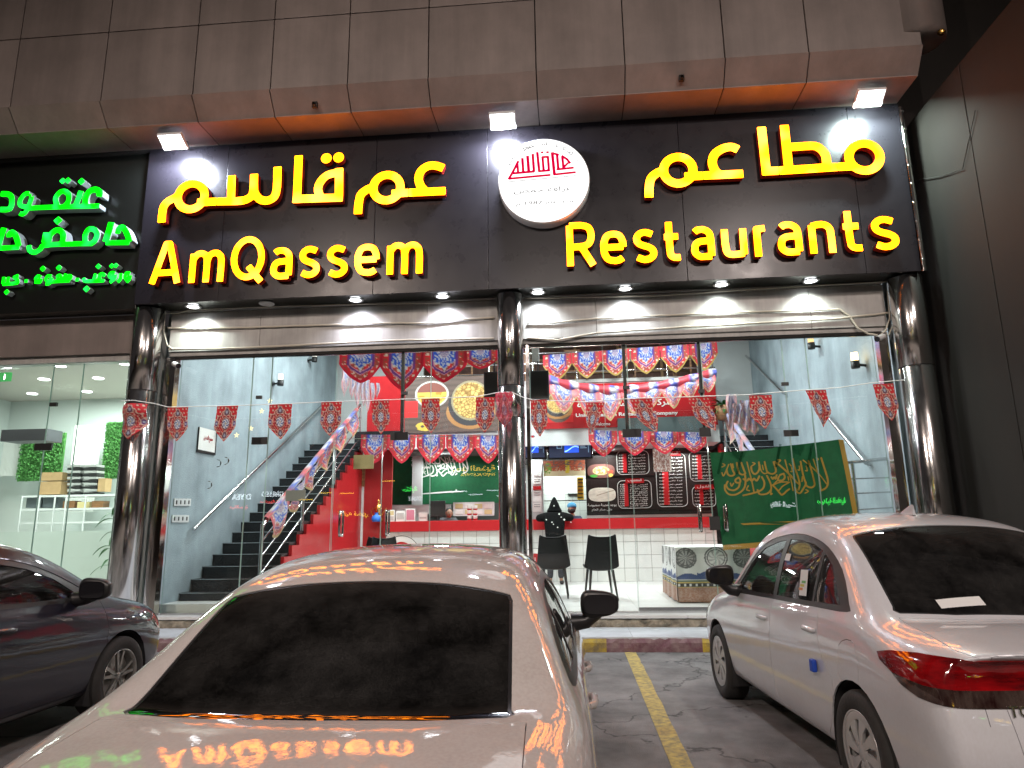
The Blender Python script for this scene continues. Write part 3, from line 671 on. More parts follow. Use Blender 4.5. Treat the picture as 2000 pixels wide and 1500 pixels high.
# green Arabic lettering on the neighbour's sign
GY = 9.52; GK = 280/1556
def gq(l): return [(lambda c: (c.x, c.z))(at(x*GK, 330+y*GK, GY)) for x, y in l]
def gs(l, n=5): return spline(gq(l), n)
gh = .0125*3.9
def gd(x, y, s=34): c = at(x*GK, 330+y*GK, GY); return ('diamond', (c.x, c.z), s*GK*.0072)
LG = M['letter_green']; LS = M['letter_side']
big = [
 [('line', gs([(1080, 400), (960, 405), (700, 410), (300, 425)]), gh*.8), ('line', gs([(1075, 300), (1085, 255), (1040, 225), (980, 240), (935, 300), (925, 390)]), gh), ('line', gs([(880, 240), (850, 330), (820, 400)]), gh*.9),
  ('line', gs([(620, 395), (605, 320), (650, 255), (710, 245), (750, 290), (740, 360), (700, 405)]), gh*.85), ('line', gs([(345, 270), (280, 270), (225, 330), (220, 390), (270, 410), (310, 400), (340, 330), (345, 270)]), gh*.75), ('line', gs([(320, 400), (290, 455), (250, 490), (215, 480)]), gh*.75)],
 [gd(680, 130, 30)], [gd(737, 125, 30)], [gd(885, 135, 34)],
 [('line', gs([(10, 270), (90, 275), (130, 320), (110, 430), (0, 440)]), gh*.9)],
 [('line', gs([(1405, 800), (1290, 800), (1150, 802)]), gh*.8), ('line', gs([(1280, 700), (1290, 650), (1335, 635), (1375, 690), (1410, 790)]), gh*.9), ('line', gs([(1210, 580), (1180, 690), (1145, 790)]), gh*1.05)],
 [('line', gs([(1010, 810), (700, 815), (480, 830), (440, 870), (380, 905), (325, 885), (315, 830)]), gh*.8), ('line', gs([(930, 800), (925, 720), (965, 655), (1025, 660), (1055, 710), (1030, 780), (980, 815)]), gh*.85),
  ('line', gs([(500, 690), (480, 800)]), gh*.9), ('line', gs([(530, 790), (545, 720), (610, 665), (670, 680), (690, 740), (670, 815)]), gh*.9)],
 [gd(630, 560, 40)],
 [('line', gs([(210, 850), (100, 855), (0, 860)]), gh*.8), ('line', gs([(95, 740), (105, 700), (140, 690), (180, 740), (205, 840)]), gh*.9), ('line', gs([(45, 640), (10, 740), (-20, 850)]), gh)],
]
for s in big: letter(nsign, 'letter', s, GY, .15, LG, LS, step=.014)
gh = .0125*2.1
small = [
 [('line', gs([(1390, 1120), (1350, 1120), (1335, 1165), (1365, 1190), (1390, 1120), (1385, 1180), (1350, 1215)]), gh)],
 [('line', gs([(1290, 1120), (1285, 1180), (1255, 1215)]), gh)],
 [('line', gs([(1225, 1115), (1185, 1115), (1165, 1150), (1195, 1170), (1228, 1120), (1220, 1180), (1170, 1220)]), gh)], [gd(1190, 1040, 24)], [gd(1235, 1035, 24)],
 [('line', gs([(1110, 1200), (990, 1205), (900, 1205), (885, 1170)]), gh), ('line', gs([(1115, 1150), (1090, 1125), (1060, 1140), (1055, 1200)]), gh), ('line', gs([(1015, 1125), (995, 1195)]), gh)],
 [gd(1045, 1045, 26)], [gd(915, 1290, 30)], [('line', gq([(795, 1190), (835, 1188)]), gh)],
 [('line', gs([(735, 1200), (640, 1205), (500, 1215)]), gh), ('line', gs([(690, 1125), (665, 1200)]), gh), ('line', gs([(740, 1190), (745, 1150), (715, 1150), (705, 1195)]), gh*.9), ('line', gs([(610, 1200), (600, 1150), (635, 1145), (640, 1190)]), gh*.9), ('line', gs([(535, 1150), (490, 1150), (475, 1195), (515, 1210), (540, 1150), (520, 1225), (470, 1240)]), gh*.9)],
 [('line', gs([(420, 1160), (385, 1150), (360, 1185), (400, 1195), (425, 1160), (410, 1215), (350, 1215)]), gh*.9)],
 [gd(615, 1060, 28)], [gd(440, 1070, 28)], [('line', gq([(240, 1205), (275, 1202)]), gh)],
 [('line', gs([(175, 1145), (130, 1165), (165, 1195), (160, 1225), (80, 1235), (0, 1240)]), gh), ('line', gs([(65, 1160), (55, 1230)]), gh), ('line', gs([(15, 1160), (5, 1235)]), gh)],
 [gd(45, 1325, 26)],
]
for s in small: letter(nsign, 'letter', s, GY+.05, .11, LG, LS, step=.011)

# =================================================================== LINTEL WALLS under the sign
lw = thing('lintel_wall', (-.8, 10.06, 4.2), 'grey panel band between the black sign and the shop glass', 'wall')
xs2 = [-6.28, -4.97 if False else X_(507, 660, 10.06), X_(834, 640, 10.06), -.86, X_(1165, 630, 10.06), X_(1582, 600, 10.06), 4.62]
for a, b in zip(xs2[:-1], xs2[1:]):
    t = MB(); t.bb(a+.003, b-.003, 10.06, 10.30, 4.30, 4.93); t.build('panel', M['cladding_grey'], lw, bevel=.003)
t = MB(); t.bb(-6.28, 4.62, 10.10, 10.30, 4.235, 4.298); t.build('head_rail', M['cladding_grey'], lw)
t = MB(); t.bb(-6.28, 4.62, 10.02, 10.4, 4.945, 4.99); t.build('soffit', M['cladding_grey'], lw)
t = MB(); t.bb(-6.28, 4.62, 10.12, 10.20, 4.195, 4.232); t.build('shadow_gap', M['joint'], lw)
nl = thing('neighbour_lintel', (-9.5, 10.06, 4.2), 'brown-grey panel band above the neighbouring shop window', 'wall')
t = MB(); t.bb(-16, -6.72, 10.02, 10.3, 4.30, 4.92); t.build('panel', M['cladding'], nl, bevel=.004)
t = MB(); t.bb(-16, -6.72, 10.10, 10.3, 4.20, 4.296); t.build('head_rail', M['cladding_grey'], nl)

# recessed downlights in the sign's underside
where = ['leftmost, above the security camera', 'unlit', 'third from the left', 'just left of the middle column', 'just right of the middle column', 'third from the right', 'second from the right', 'rightmost, beside the right column']
for (x, k), wh in zip(DOWN, where):
    lit = k is not None
    d = thing('downlight', (x, 9.80, 4.935), ('round recessed downlight under the sign, %s' % wh) if lit else 'unlit round white downlight cover under the sign, left half', 'downlight', group='recessed downlights under the sign')
    b = MB(); b.lathe([(.080, 4.948), (.115, 4.948), (.120, 4.94), (.110, 4.932), (.084, 4.936), (.080, 4.948)], (x, 9.80, 0), 28); b.build('trim_ring', M['white_metal'], d)
    b = MB(); b.disc((x, 9.80, 4.939), .082, 24, axis='Z', flip=True); b.build('lens', M['lampon'] if lit else M['white_metal'], d)
# floodlights on the sign's top edge
for i, (x, c) in enumerate(FLOOD):
    d = thing('floodlight', (x, 9.3, 7.3), ['white-lit floodlight at the left end of the sign', 'white-lit square floodlight above the round logo', 'greenish-white floodlight at the right end of the sign'][i], 'floodlight', group='floodlights over the sign')
    tilt = Matrix.Rotation(math.radians(-30), 3, 'X') @ Matrix.Rotation(math.radians((0, 0, 0)[i]), 3, 'Y')
    ctr = Vector((x, 9.20, 7.43))
    b = MB(); b.box(ctr, (.39, .27, .05), rot=tilt); b.build('housing', M['white_metal'], d, bevel=.008)
    b = MB(); b.box(ctr+tilt @ Vector((0, 0, -.028)), (.35, .23, .006), rot=tilt); b.build('lens', M['floodon'], d)
    b = MB()
    for s in (-1, 1): b.tube([ctr+tilt @ Vector((s*.17, 0, 0)), ctr+Vector((s*.16, .12, .05)), Vector((x+s*.05, 9.57, 7.50))], .012, 8)
    b.build('bracket', M['black'], d)
# thin light pole at the sign's right edge
b = MB()
p = [at(1752, 215, 9.7), at(1770, 380, 9.7), at(1790, 545, 9.7)]
b.tube([(4.99, 9.62, 7.5), (5.0, 9.62, 6.2), (5.0, 9.62, 4.95)], .035, 14)
for i in range(9): b.lathe([(.035, 0), (.040, .006), (.040, .02), (.035, .026)], (5.0, 9.62, 5.1+i*.29), 14)
one('edge_tube', M['chrome'], b, 'thin shiny metal tube running down the right edge of the sign', 'tube')

# =================================================================== CHROME COLUMNS
def column(x, y, r_, z0, z1, label, joints=(3.62,)):
    t = thing('column', (x, y, z0), label, 'column', group='polished steel columns')
    zs = [z0]+list(joints)+[z1]
    for a, b_ in zip(zs[:-1], zs[1:]):
        m_ = MB(); m_.lathe([(r_-.004, a), (r_, a+.004), (r_, b_-.004), (r_-.004, b_)], (x, y, 0), 56); m_.build('shaft', M['chrome_worn'], t)
        m_ = MB(); m_.lathe([(r_+.003, a+.001), (r_+.003, a+.012)], (x, y, 0), 40); m_.build('joint_band', M['black_gloss'], t)
    return t
column(-6.52, 9.86, .215, PZ, 4.93, 'shiny round steel column at the left end, beside the green-lit shop')
column(-.845, 9.86, .195, PZ, 4.93, 'shiny round steel column in the middle of the shopfront', (3.05, 3.52))
column(4.84, 9.86, .225, PZ, 4.93, 'shiny round steel column at the right end of the shopfront')
for x0, x1, lb in ((-6.27, -6.10, 'left'), (-.635, -.585, 'middle'), (4.44, 4.57, 'right')):
    b = MB(); b.bb(x0, x1, 9.99, 10.12, FZ, 4.19); one('mirror_strip', M['chrome'], b, 'narrow mirror-polished jamb strip beside the %s column' % lb, 'jamb')

# =================================================================== SHOP GLASS
GY_ = 10.17
gw = thing('shopfront_glazing', (-.8, GY_, FZ), 'frameless glass shopfront of the restaurant with black patch fittings', 'glass wall')
def pane(x0, x1, z0, z1, parent=gw, y=GY_, m=None, name='pane'):
    b = MB(); b.bb(x0, x1, y-.006, y+.006, z0, z1); o = b.build(name, m or M['glass'], parent)
    e = MB()
    for xx in (x0, x1): e.bb(xx-.002, xx+.002, y-.007, y+.007, z0, z1)
    e.build('pane_edge', M['glass_edge'], o); return o
TZ = 2.87
for a, b_ in ((-6.10, -4.93), (-4.92, -4.62), (-4.61, -3.58)): pane(a, b_, FZ, 4.19)
for a, b_ in ((-3.56, -2.10), (-2.09, -1.05)): pane(a, b_, TZ, 4.19)
pane(-2.09, -1.05, FZ+.02, TZ-.008); 
for a, b_ in ((-.58, .51), (.52, .865)): pane(a, b_, FZ, 4.19)
for a, b_ in ((.875, 1.96), (1.97, 3.13)): pane(a, b_, TZ, 4.19)
for a, b_ in ((3.14, 3.47), (3.48, 4.43)): pane(a, b_, FZ, 4.19)
def gdoor(x0, x1, hx, label):
    d = thing('glass_door', (x0, GY_, FZ), label, 'glass door', group='frameless glass doors')
    pane(x0, x1, FZ+.015, TZ-.008, d)
    for yy in (GY_-.045,):
        b = MB(); z0, z1 = 1.42, 1.80
        b.tube([(hx, GY_-.01, z0+.03), (hx, yy-.02, z0+.01), (hx, yy-.035, z0+.05), (hx, yy-.035, z1-.05), (hx, yy-.02, z1-.01), (hx, GY_-.01, z1-.03)], .017, 12); b.build('handle', M['chrome'], d)
        b = MB(); b.tube([(hx, GY_+.01, z0+.03), (hx, GY_+.06, z0+.01), (hx, GY_+.075, z0+.05), (hx, GY_+.075, z1-.05), (hx, GY_+.06, z1-.01), (hx, GY_+.01, z1-.03)], .017, 12); b.build('handle', M['chrome'], d)
    b = MB(); b.bb(x0, x1, GY_-.012, GY_+.012, FZ+.001, FZ+.075); b.build('patch_rail', M['steel'], d)
    return d
gdoor(-3.56, -2.83+.0, -3.42, 'left glass door with chrome bar handle in front of the stairs'); 
gdoor(-2.82, -2.10, -3.42+.0 if False else -2.72, 'glass door with chrome bar handle beside the counter')
gdoor(.875, 1.96, 1.79, 'glass door with chrome bar handle left of the big green flag')
gdoor(1.97, 3.13, 2.15, 'glass door with chrome bar handle behind the big green flag')
def patch(px, py, w_=.26, h=.085, Y=None, lbl=None):
    c = at(px, py, GY_); b = MB(); b.bb(c.x-w_/2, c.x+w_/2, GY_-.018, GY_+.018, c.z-h/2, c.z+h/2); b.build('patch_fitting', M['black'], gw)
for px, py, w_, h in ((507, 861, .24, .11), (780, 852, .27, .12), (1234, 846, .27, .12), (1377, 844, .16, .13), (1545, 846, .20, .09), (506, 776, .09, .05), (790, 768, .10, .05), (1223, 757, .10, .05), (1533, 750, .10, .05), (1370, 764, .09, .05), (1396, 1022, .14, .19)):
    patch(px, py, w_, h)
b = MB(); b.bb(-6.1, -3.58, GY_-.025, GY_+.025, FZ-.004, FZ+.022); b.bb(-.58, .865, GY_-.025, GY_+.025, FZ-.004, FZ+.022); b.bb(3.14, 4.43, GY_-.025, GY_+.025, FZ-.004, FZ+.022); b.bb(-6.1, 4.43, GY_-.02, GY_+.02, 4.185, 4.20)
b.build('glazing_channel', M['steel'], gw)
b = MB(); 
for x in (X_(787, 760, 10.24), X_(1221, 760, 10.24), X_(1368, 740, 10.24)): b.bb(x-.022, x+.022, 10.20, 10.26, TZ, 4.19)
b.build('black_post', M['black'], gw)
b = MB(); b.bb(-3.56, -1.05, GY_-.004, GY_+.004, TZ-.006, TZ-.001); b.build('transom_seam', M['glass_edge'], gw)

# neighbour shop glass
ng = thing('neighbour_glazing', (-9.5, GY_, FZ), 'frameless glass front of the brightly lit neighbouring shop', 'glass wall')
for a, b_ in ((-10.6, -8.26), (-8.25, -7.75), (-7.74, -6.78)): pane(a, b_, FZ, 4.19, ng)
c = at(85, 873, GY_); b = MB(); b.bb(c.x-.14, c.x+.14, GY_-.02, GY_+.02, c.z-.055, c.z+.055); b.build('patch_fitting', M['black'], ng)
c = at(105, 790, GY_); b = MB(); b.bb(c.x-.06, c.x+.06, GY_-.02, GY_+.02, c.z-.03, c.z+.03); b.build('patch_fitting', M['black'], ng)

# =================================================================== CABLES, CAMERAS on the lintel
def cable(pts, r_, label, Y=10.03, m=None):
    P3 = [at(x, y, Y) for x, y in pts]
    s2 = []
    for i in range(len(P3)-1):
        for k in range(6): s2.append(P3[i].lerp(P3[i+1], k/6)+Vector((0, 0, random.uniform(-.003, .003))))
    s2.append(P3[-1]); b = MB(); b.tube(s2, r_, 8); one('cable', m or M['cable'], b, label, 'cable', 'loose cables along the lintel')
cable([(328, 641), (470, 640), (600, 636), (730, 631), (835, 631), (900, 624), (966, 620)], .016, 'upper sagging cable along the left half of the lintel')
cable([(330, 682), (470, 680), (640, 671), (765, 665), (965, 661)], .018, 'lower cable along the left half of the lintel')
cable([(1030, 630), (1080, 630), (1165, 622), (1315, 615), (1500, 608), (1640, 604), (1660, 618), (1675, 640), (1695, 652), (1720, 655)], .015, 'upper cable on the right lintel that drops to the corner camera')
cable([(1030, 660), (1090, 664), (1165, 650), (1315, 640), (1460, 632), (1640, 622), (1745, 610)], .016, 'lower cable along the right half of the lintel')
cable([(312, 598), (325, 612), (345, 612), (375, 604), (500, 600), (690, 594), (860, 592)], .010, 'thin white wire just under the left downlights', Y=10.0)
cable([(1025, 583), (1300, 577), (1500, 563), (1735, 550)], .010, 'thin white wire just under the right downlights', Y=10.0)
cable([(322, 600), (320, 650), (327, 675), (338, 682)], .012, 'white wire dropping to the left camera', Y=10.0)
cable([(1733, 555), (1738, 620), (1730, 645), (1712, 660)], .012, 'white wire dropping to the right camera', Y=10.0)
cable([(1757, 575), (1752, 605), (1742, 640), (1735, 655)], .008, 'loose wire hanging beside the right column', Y=9.95)
for px, py, dx, lb in ((345, 713, 1, 'left'), (1718, 660, -1, 'right')):
    c = at(px, py, 9.95); d = thing('security_camera', (c.x, 10.06, c.z), 'white bullet security camera at the %s end of the lintel' % lb, 'camera', group='bullet security cameras')
    ax = Vector((dx*.75, -.55, -.35)).normalized(); 
    b = MB(); b.tube([c-ax*.10, c+ax*.07], .042, 16); b.build('camera_body', M['white_metal'], d)
    b = MB(); b.tube([c+ax*.068, c+ax*.078], .040, 16); b.build('camera_lens', M['black_gloss'], d)
    b = MB(); b.tube([c-ax*.08, c-ax*.12+Vector((0, .05, .06)), c+Vector((-dx*.12, .12, .12))], .018, 8); b.build('camera_bracket', M['white_metal'], d)
b_ = at(335, 745-50, 10.03)

# =================================================================== RIGHT-HAND BUILDING (dark side wall) and gap
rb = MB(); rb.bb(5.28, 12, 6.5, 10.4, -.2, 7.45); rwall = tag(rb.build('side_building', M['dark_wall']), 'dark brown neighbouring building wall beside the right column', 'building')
for yy in (8.6, 6.9): 
    t = MB(); t.bb(5.272, 5.28, yy-.008, yy+.008, 0, 7.44); t.build('wall_joint', M['joint'], rwall)
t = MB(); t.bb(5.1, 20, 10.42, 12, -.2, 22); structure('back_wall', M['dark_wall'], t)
t = MB(); t.tube([atx(1905, 215, 5.26), atx(1880, 330, 5.26), atx(1835, 345, 5.26), atx(1790, 352, 5.26)], .006, 6); tag(t.build('wall_cable', M['joint']), 'thin dark cable sagging across the dark side wall', 'cable')
# =================================================================== RESTAURANT SHELL
LXW, RXW, BY = -6.28, 4.70, 17.9
fl = MB(); fl.bb(-6.6, 5.0, 10.42, 18.2, .1, FZ-.006); fl = structure('shop_floor', M['grout'], fl)
ft = {}
for i in range(19):
    for j in range(10):
        x0, y0 = -6.3+i*.6, 10.43+j*.6
        t = MB(); t.bb(x0+.002, x0+.597, y0+.002, y0+.597, FZ-.02, FZ); t.build('floor_tile', M['marble_white'], fl)
wl = MB(); wl.bb(LXW-.15, LXW, 10.24, 18.2, FZ-.1, 6.8); structure('wall_left', M['bluewall'], wl)
wl = MB(); wl.bb(RXW, RXW+.15, 10.24, 18.2, FZ-.1, 6.8); structure('wall_right', M['bluewall'], wl)
wl = MB(); wl.bb(LXW-.15, RXW+.15, 20.6, 20.8, FZ-.1, 6.8); wl.bb(LXW, -3.9, BY, BY+.1, FZ, 6.6); wl.bb(3.35, RXW, BY, BY+.1, FZ, 6.6); structure('wall_back', M['white_wall'], wl)
wl = MB(); wl.bb(LXW-.15, RXW+.15, 10.3, 20.8, 6.6, 6.8); structure('shop_ceiling', M['white_wall'], wl)
# ceiling panels that hold the lamps
for x in (-4.4, -1.2, 2.0):
    for y in (12.2, 14.4):
        b = MB(); b.bb(x-.32, x+.32, y-.32, y+.32, 6.535, 6.598); tag(b.build('ceiling_panel_light', M['paneon']), 'square lit ceiling panel, %s of the %s row above the shop floor' % ({-4.4: 'left', -1.2: 'middle', 2.0: 'right'}[x], 'front' if y < 13 else 'rear'), 'ceiling light', 'square ceiling panels')

# ------------------------------------------------------------------ mezzanine
MZ0, MZ1, MY = 3.38, 3.62, 16.05
mz = MB(); mz.bb(-4.1, 3.4, MY+.02, 20.6, MZ0, 4.85); mz = structure('mezzanine', M['white_wall'], mz)
b = MB(); b.bb(-5.05, -3.98, 15.75, 16.15, 3.42, 3.78); tag(b.build('landing_slab', M['granite_black']), 'black granite edge of the stair landing beside the red wall', 'landing')
b = MB(); b.bb(3.30, 4.70, 16.9, 17.9, 3.30, 3.62); tag(b.build('landing_slab', M['granite_black']), 'black granite landing of the right-hand stairs', 'landing')
# beams and upstairs furniture seen over the mezzanine edge
b = MB(); b.bb(-4.1, 3.4, MY-.01, MY+.06, 4.85, 4.93); structure('mezzanine_edge', M['cladding_grey'], b)
ur = thing('balcony_railing', (-.4, MY, 4.93), 'steel railing along the upper gallery above the red boards', 'railing')
for z in (5.12, 5.35, 5.6):
    b = MB(); b.tube([(-4.0, MY, z), (3.4, MY, z)], .016, 8); b.build('rail', M['steel'], ur)
for i in range(8):
    b = MB(); b.tube([(-4.0+i*1.05, MY, 4.93), (-4.0+i*1.05, MY, 5.62)], .022, 8); b.build('baluster', M['steel'], ur)
b = MB(); b.bb(-4.6, 3.6, 19.2, 19.3, 4.9, 6.6); structure('gallery_back_wall', mat('gallery_wall', (.16, .07, .05), .6, noise=.3), b)
for i in range(5):
    x = -2.6+i*1.35; d = thing('gallery_chair', (x, 17.0, 4.86), 'dark wooden chair behind the upper gallery rail, %s of the five' % ('leftmost', 'second from left', 'middle', 'second from right', 'rightmost')[i], 'chair', group='chairs on the upper gallery')
    b = MB(); b.bb(x-.2, x+.2, 16.8, 17.2, 5.28, 5.32); b.build('seat', M['wood'], d)
    b = MB(); b.bb(x-.2, x+.2, 16.78, 16.81, 5.5, 5.85); b.build('backrest', M['wood'], d)
    for sx_ in (-.18, .18):
        for sy_ in (16.8, 17.18):
            b = MB(); b.bb(x+sx_-.02, x+sx_+.02, sy_-.02, sy_+.02, 4.86, 5.85 if sy_ < 17 else 5.28); b.build('leg', M['wood'], d)
for i in range(6):
    x = -3.4+i*1.2; b = MB(); b.bb(x-.035, x+.035, 19.12, 19.19, 4.9, 6.6); b.bb(x-.6, x+.6, 19.12, 19.16, 5.75, 5.82); b.bb(x-.6, x+.6, 19.12, 19.16, 6.15, 6.22)
    tag(b.build('timber_lattice', mat('pine', (.42, .24, .11), .5) if i == 0 else bpy.data.materials['pine']), 'pale timber lattice post on the upper gallery wall, %s of the six' % ('leftmost', 'second from left', 'third from left', 'third from right', 'second from right', 'rightmost')[i], 'lattice', 'timber lattice on the gallery wall')

# ------------------------------------------------------------------ stairs
def stairs(side, n, x0, x1, y0, z0, ty, rz, label, strx):
    s = thing('staircase', ((x0+x1)/2, y0, FZ), label, 'staircase')
    tread = None
    for k in range(n):
        y = y0+k*ty; z = z0+k*rz
        b = MB(); b.bb(x0, x1, y, y+ty+.03, (z-rz if k else FZ), z-.03); b.build('riser', M['granite_black'], s)
        b = MB(); b.bb(x0-.005, x1+.012, y-.018, y+ty+.01, z-.03, z); b.build('tread', M['granite_black'], s, bevel=.004)
        e = MB(); e.bb(x0, x1, y-.0205, y-.0185, z-.012, z-.002); e.build('nosing', M['steel'], s)
    # red stepped side
    poly = [(y0, FZ)]
    for k in range(n): poly += [(y0+k*ty, z0+k*rz-.06), (y0+(k+1)*ty, z0+k*rz-.06)]
    poly += [(y0+n*ty, z0+n*rz-.8), (y0+n*ty, FZ)]
    a_, b_ = (strx, strx+.06) if side < 0 else (strx-.06, strx)
    m_ = MB(); N_ = len(poly); P = [(a_, y, z) for y, z in poly]+[(b_, y, z) for y, z in poly]
    m_.add(P, [tuple(range(N_)), tuple(range(2*N_-1, N_-1, -1))]+[(i, i+N_, (i+1) % N_+N_, (i+1) % N_) for i in range(N_)])
    m_.build('stringer', M['red_gloss'], s)
    return s
stairs(-1, 17, LXW, -5.06, 10.95, .575, .325, .187, 'black granite staircase climbing along the left blue-grey wall', -5.06)
stairs(1, 17, 3.55, RXW, 11.3, .56, .325, .18, 'black granite staircase climbing along the right blue-grey wall', 3.55)
b = MB(); b.bb(LXW, -5.05, 10.44, 10.95, FZ, FZ+.12); tag(b.build('marble_plinth', M['marble_white']), 'low white marble plinth at the foot of the left stairs', 'plinth')
def railing(x, y0, y1, z0, z1, label, foot=True, loose=0.0):
    t = thing('stair_railing', (x, y0, FZ), label, 'railing'); n = 4
    for i in range(n):
        f = i/(n-1); y = y0+(y1-y0)*f; z = z0+(z1-z0)*f
        b = MB(); b.tube([(x, y, z-1.05 if i else FZ), (x, y, z)], .028, 12); b.build('post', M['steel'], t)
    b = MB(); b.tube([(x, y0, z0-.05), (x, y0+.04, z0), (x, y1, z1)], .032, 12); b.build('top_rail', M['steel'], t)
    for k in (.28, .52, .80):
        b = MB(); b.tube([(x, y0, z0-k), (x, y1, z1-k)], .014, 8); b.build('mid_rail', M['steel'], t)
    return t
railing(-4.98, 10.95, 15.9, 1.63, 4.45, 'steel railing draped with patterned cloth on the left stairs')
railing(3.48, 11.4, 15.9, 1.66, 4.15, 'steel railing with pale cloth on the right stairs')
def wallrail(x, pts, label):
    t = thing('wall_handrail', pts[0], label, 'handrail', group='steel wall handrails')
    b = MB(); b.tube(pts, .030, 14); b.build('rail', M['steel'], t)
    s = 1 if x < 0 else -1
    for i in range(3):
        f = (.03, .5, .97)[i]; p = Vector(pts[0]).lerp(Vector(pts[-1]), f)
        b = MB(); b.tube([p, p+Vector((-s*.05, 0, -.06)), p+Vector((-s*.085, 0, -.06))], .011, 8); b.build('rail_bracket', M['steel'], t)
wallrail(-1, [(-6.19, 11.05, 1.56), (-6.19, 11.15, 1.62), (-6.19, 16.9, 4.75)], 'long steel handrail rising along the left blue-grey wall')
pa, pb = atx(1531, 768, 4.61), atx(1452, 690, 4.61); wallrail(1, [tuple(pa), tuple(pb)], 'short upper steel handrail on the right wall')
pa, pb = atx(1692, 905, 4.61), atx(1612, 808, 4.61); wallrail(1, [tuple(pa), tuple(pb)], 'lower steel handrail on the right wall behind the pennants')
# horizontal barrier beside the right column
t = thing('steel_barrier', (4.2, 10.75, FZ), 'steel barrier with horizontal bars inside the right corner', 'barrier')
p0, p1 = at(1655, 905, 10.8), at(1763, 893, 10.8)
for py0, py1, rr in ((905, 893, .028), (936, 932, .012), (965, 960, .012), (998, 990, .012)):
    a_, b_ = at(1640, py0, 10.8), at(1762, py1, 10.8); b = MB(); b.tube([a_, b_], rr, 10); b.build('bar', M['steel'], t)
for px in (1664, 1760):
    a_ = at(px, 900, 10.8); b = MB(); b.tube([(a_.x, 10.8, FZ), (a_.x, 10.8, a_.z)], .026, 12); b.build('post', M['steel'], t)

# ------------------------------------------------------------------ sconces, switches, small things on the walls
def sconce(px, py, x, warm, label):
    c = atx(px, py, x); s = 1 if x < 0 else -1
    t = thing('wall_lamp', (x, c.y, c.z), label, 'wall lamp', group='black cylinder wall lamps')
    cx = x+s*.16
    b = MB(); b.lathe([(0, -.10), (.062, -.10), (.066, -.09), (.066, .02), (.055, .02)], (cx, c.y, c.z-.03), 20); b.build('lamp_cup', M['black'], t)
    b = MB(); b.lathe([(.052, .02), (.052, .15), (.0, .15)], (cx, c.y, c.z-.03), 20); b.build('lamp_tube', emitm('sconce_%d' % px, (1, .62, .28) if warm else (1, .93, .85), warm or 2.2), t)
    b = MB(); b.tube([(cx, c.y, c.z-.07), (x, c.y, c.z-.09)], .022, 8); b.lathe([(.05, 0), (.05, .015)], (x+s*.0, c.y, c.z-.09), 16, axis='X'); b.build('lamp_arm', M['black'], t)
    return Vector((cx, c.y, c.z))
sconce(534, 742, LXW, 0, 'white-lit black wall lamp on the left wall above the handrail')
sconce(602, 697, LXW, 0, 'black wall lamp at the top of the left wall, near the glass head')
sconce(424, 832, LXW, 0, 'black wall lamp behind the third pennant on the left wall')
p = sconce(1601, 668, RXW, 1.6, 'dim warm wall lamp high on the right wall')
p = sconce(1690, 703, RXW, 9, 'glowing amber wall lamp on the right wall beside the column')
lamp('POINT', 'wall_lamp_light', (p.x, p.y, p.z+.04), 7, (1, .55, .18), .04)
for r_, (px, py) in enumerate(((350, 981), (346, 1013))):
    for k in range(4):
        c = atx(px-7+k*8, py, LXW); b = MB(); b.box((LXW+.008, c.y, c.z), (.016, .125, .115)); 
        o = b.build('light_switch', M['white_metal']); tag(o, '%s small white wall switch, %s row by the stairs' % (('leftmost', 'second from left', 'third from left', 'rightmost')[k], ('upper', 'lower')[r_]), 'switch', 'white wall switches by the stairs')
        b = MB(); b.box((LXW+.018, c.y, c.z), (.006, .03, .06)); b.build('rocker', M['black'], o)
c = atx(405, 862, LXW+.02)
t = thing('wall_notice', c, 'white notice card in a black frame on the left wall', 'notice')
b = MB(); b.box((LXW+.015, c.y, c.z), (.02, .60, .42)); b.build('frame', M['black'], t)
b = MB(); b.box((LXW+.028, c.y-.02, c.z+.02), (.006, .55, .38)); b.build('card', M['paper'], t)
text_on('lettering', 'ممنوع التدخين', M['red_gloss'], (Vector((LXW+.034, c.y, c.z-.02)), Vector((0, 1, 0)), Vector((0, 0, 1))), .30, .12, parent=t, ar=True)
# small crescent and star lights hanging inside the left glass
for k, (px, py) in enumerate(((527, 783), (511, 803), (490, 837), (462, 850), (425, 905), (407, 947), (440, 900))):
    c = at(px, py, 10.45); b = MB()
    if k < 4:
        P = []
        for q in range(10):
            a_ = math.pi*q/5; rr = .045 if q % 2 == 0 else .02; P.append((c.x+rr*math.sin(a_), c.z+rr*math.cos(a_)))
        b.prism(P, 10.445, 10.455); m_ = M.setdefault('starlight', emitm('starlight', (1, .8, .45), 1.6))
    else:
        P = [(c.x+.06*math.cos(a_), c.z+.06*math.sin(a_)) for a_ in np.linspace(-1.9, 1.9, 14)]+[(c.x+.02+.045*math.cos(a_), c.z+.045*math.sin(a_)) for a_ in np.linspace(1.7, -1.7, 14)]
        b.prism(P, 10.445, 10.455); m_ = M['plastic_grey']
    tag(b.build('hanging_star' if k < 4 else 'hanging_crescent', m_), 'small ' + ('glowing star, uppermost', 'glowing star beside the wall lamp', 'glowing star, third from the top', 'glowing star, lowest one', 'grey crescent, right of the other two', 'grey crescent, lowest one', 'grey crescent, upper left one')[k] + ' behind the left glass' if False else 'small ' + ('topmost glowing star', 'second glowing star from the top', 'third glowing star from the top', 'lowest glowing star', 'lower left grey crescent', 'lowest grey crescent', 'upper right grey crescent')[k] + ' hanging behind the left glass', 'ornament', 'hanging star ornaments' if k < 4 else 'hanging crescent ornaments')

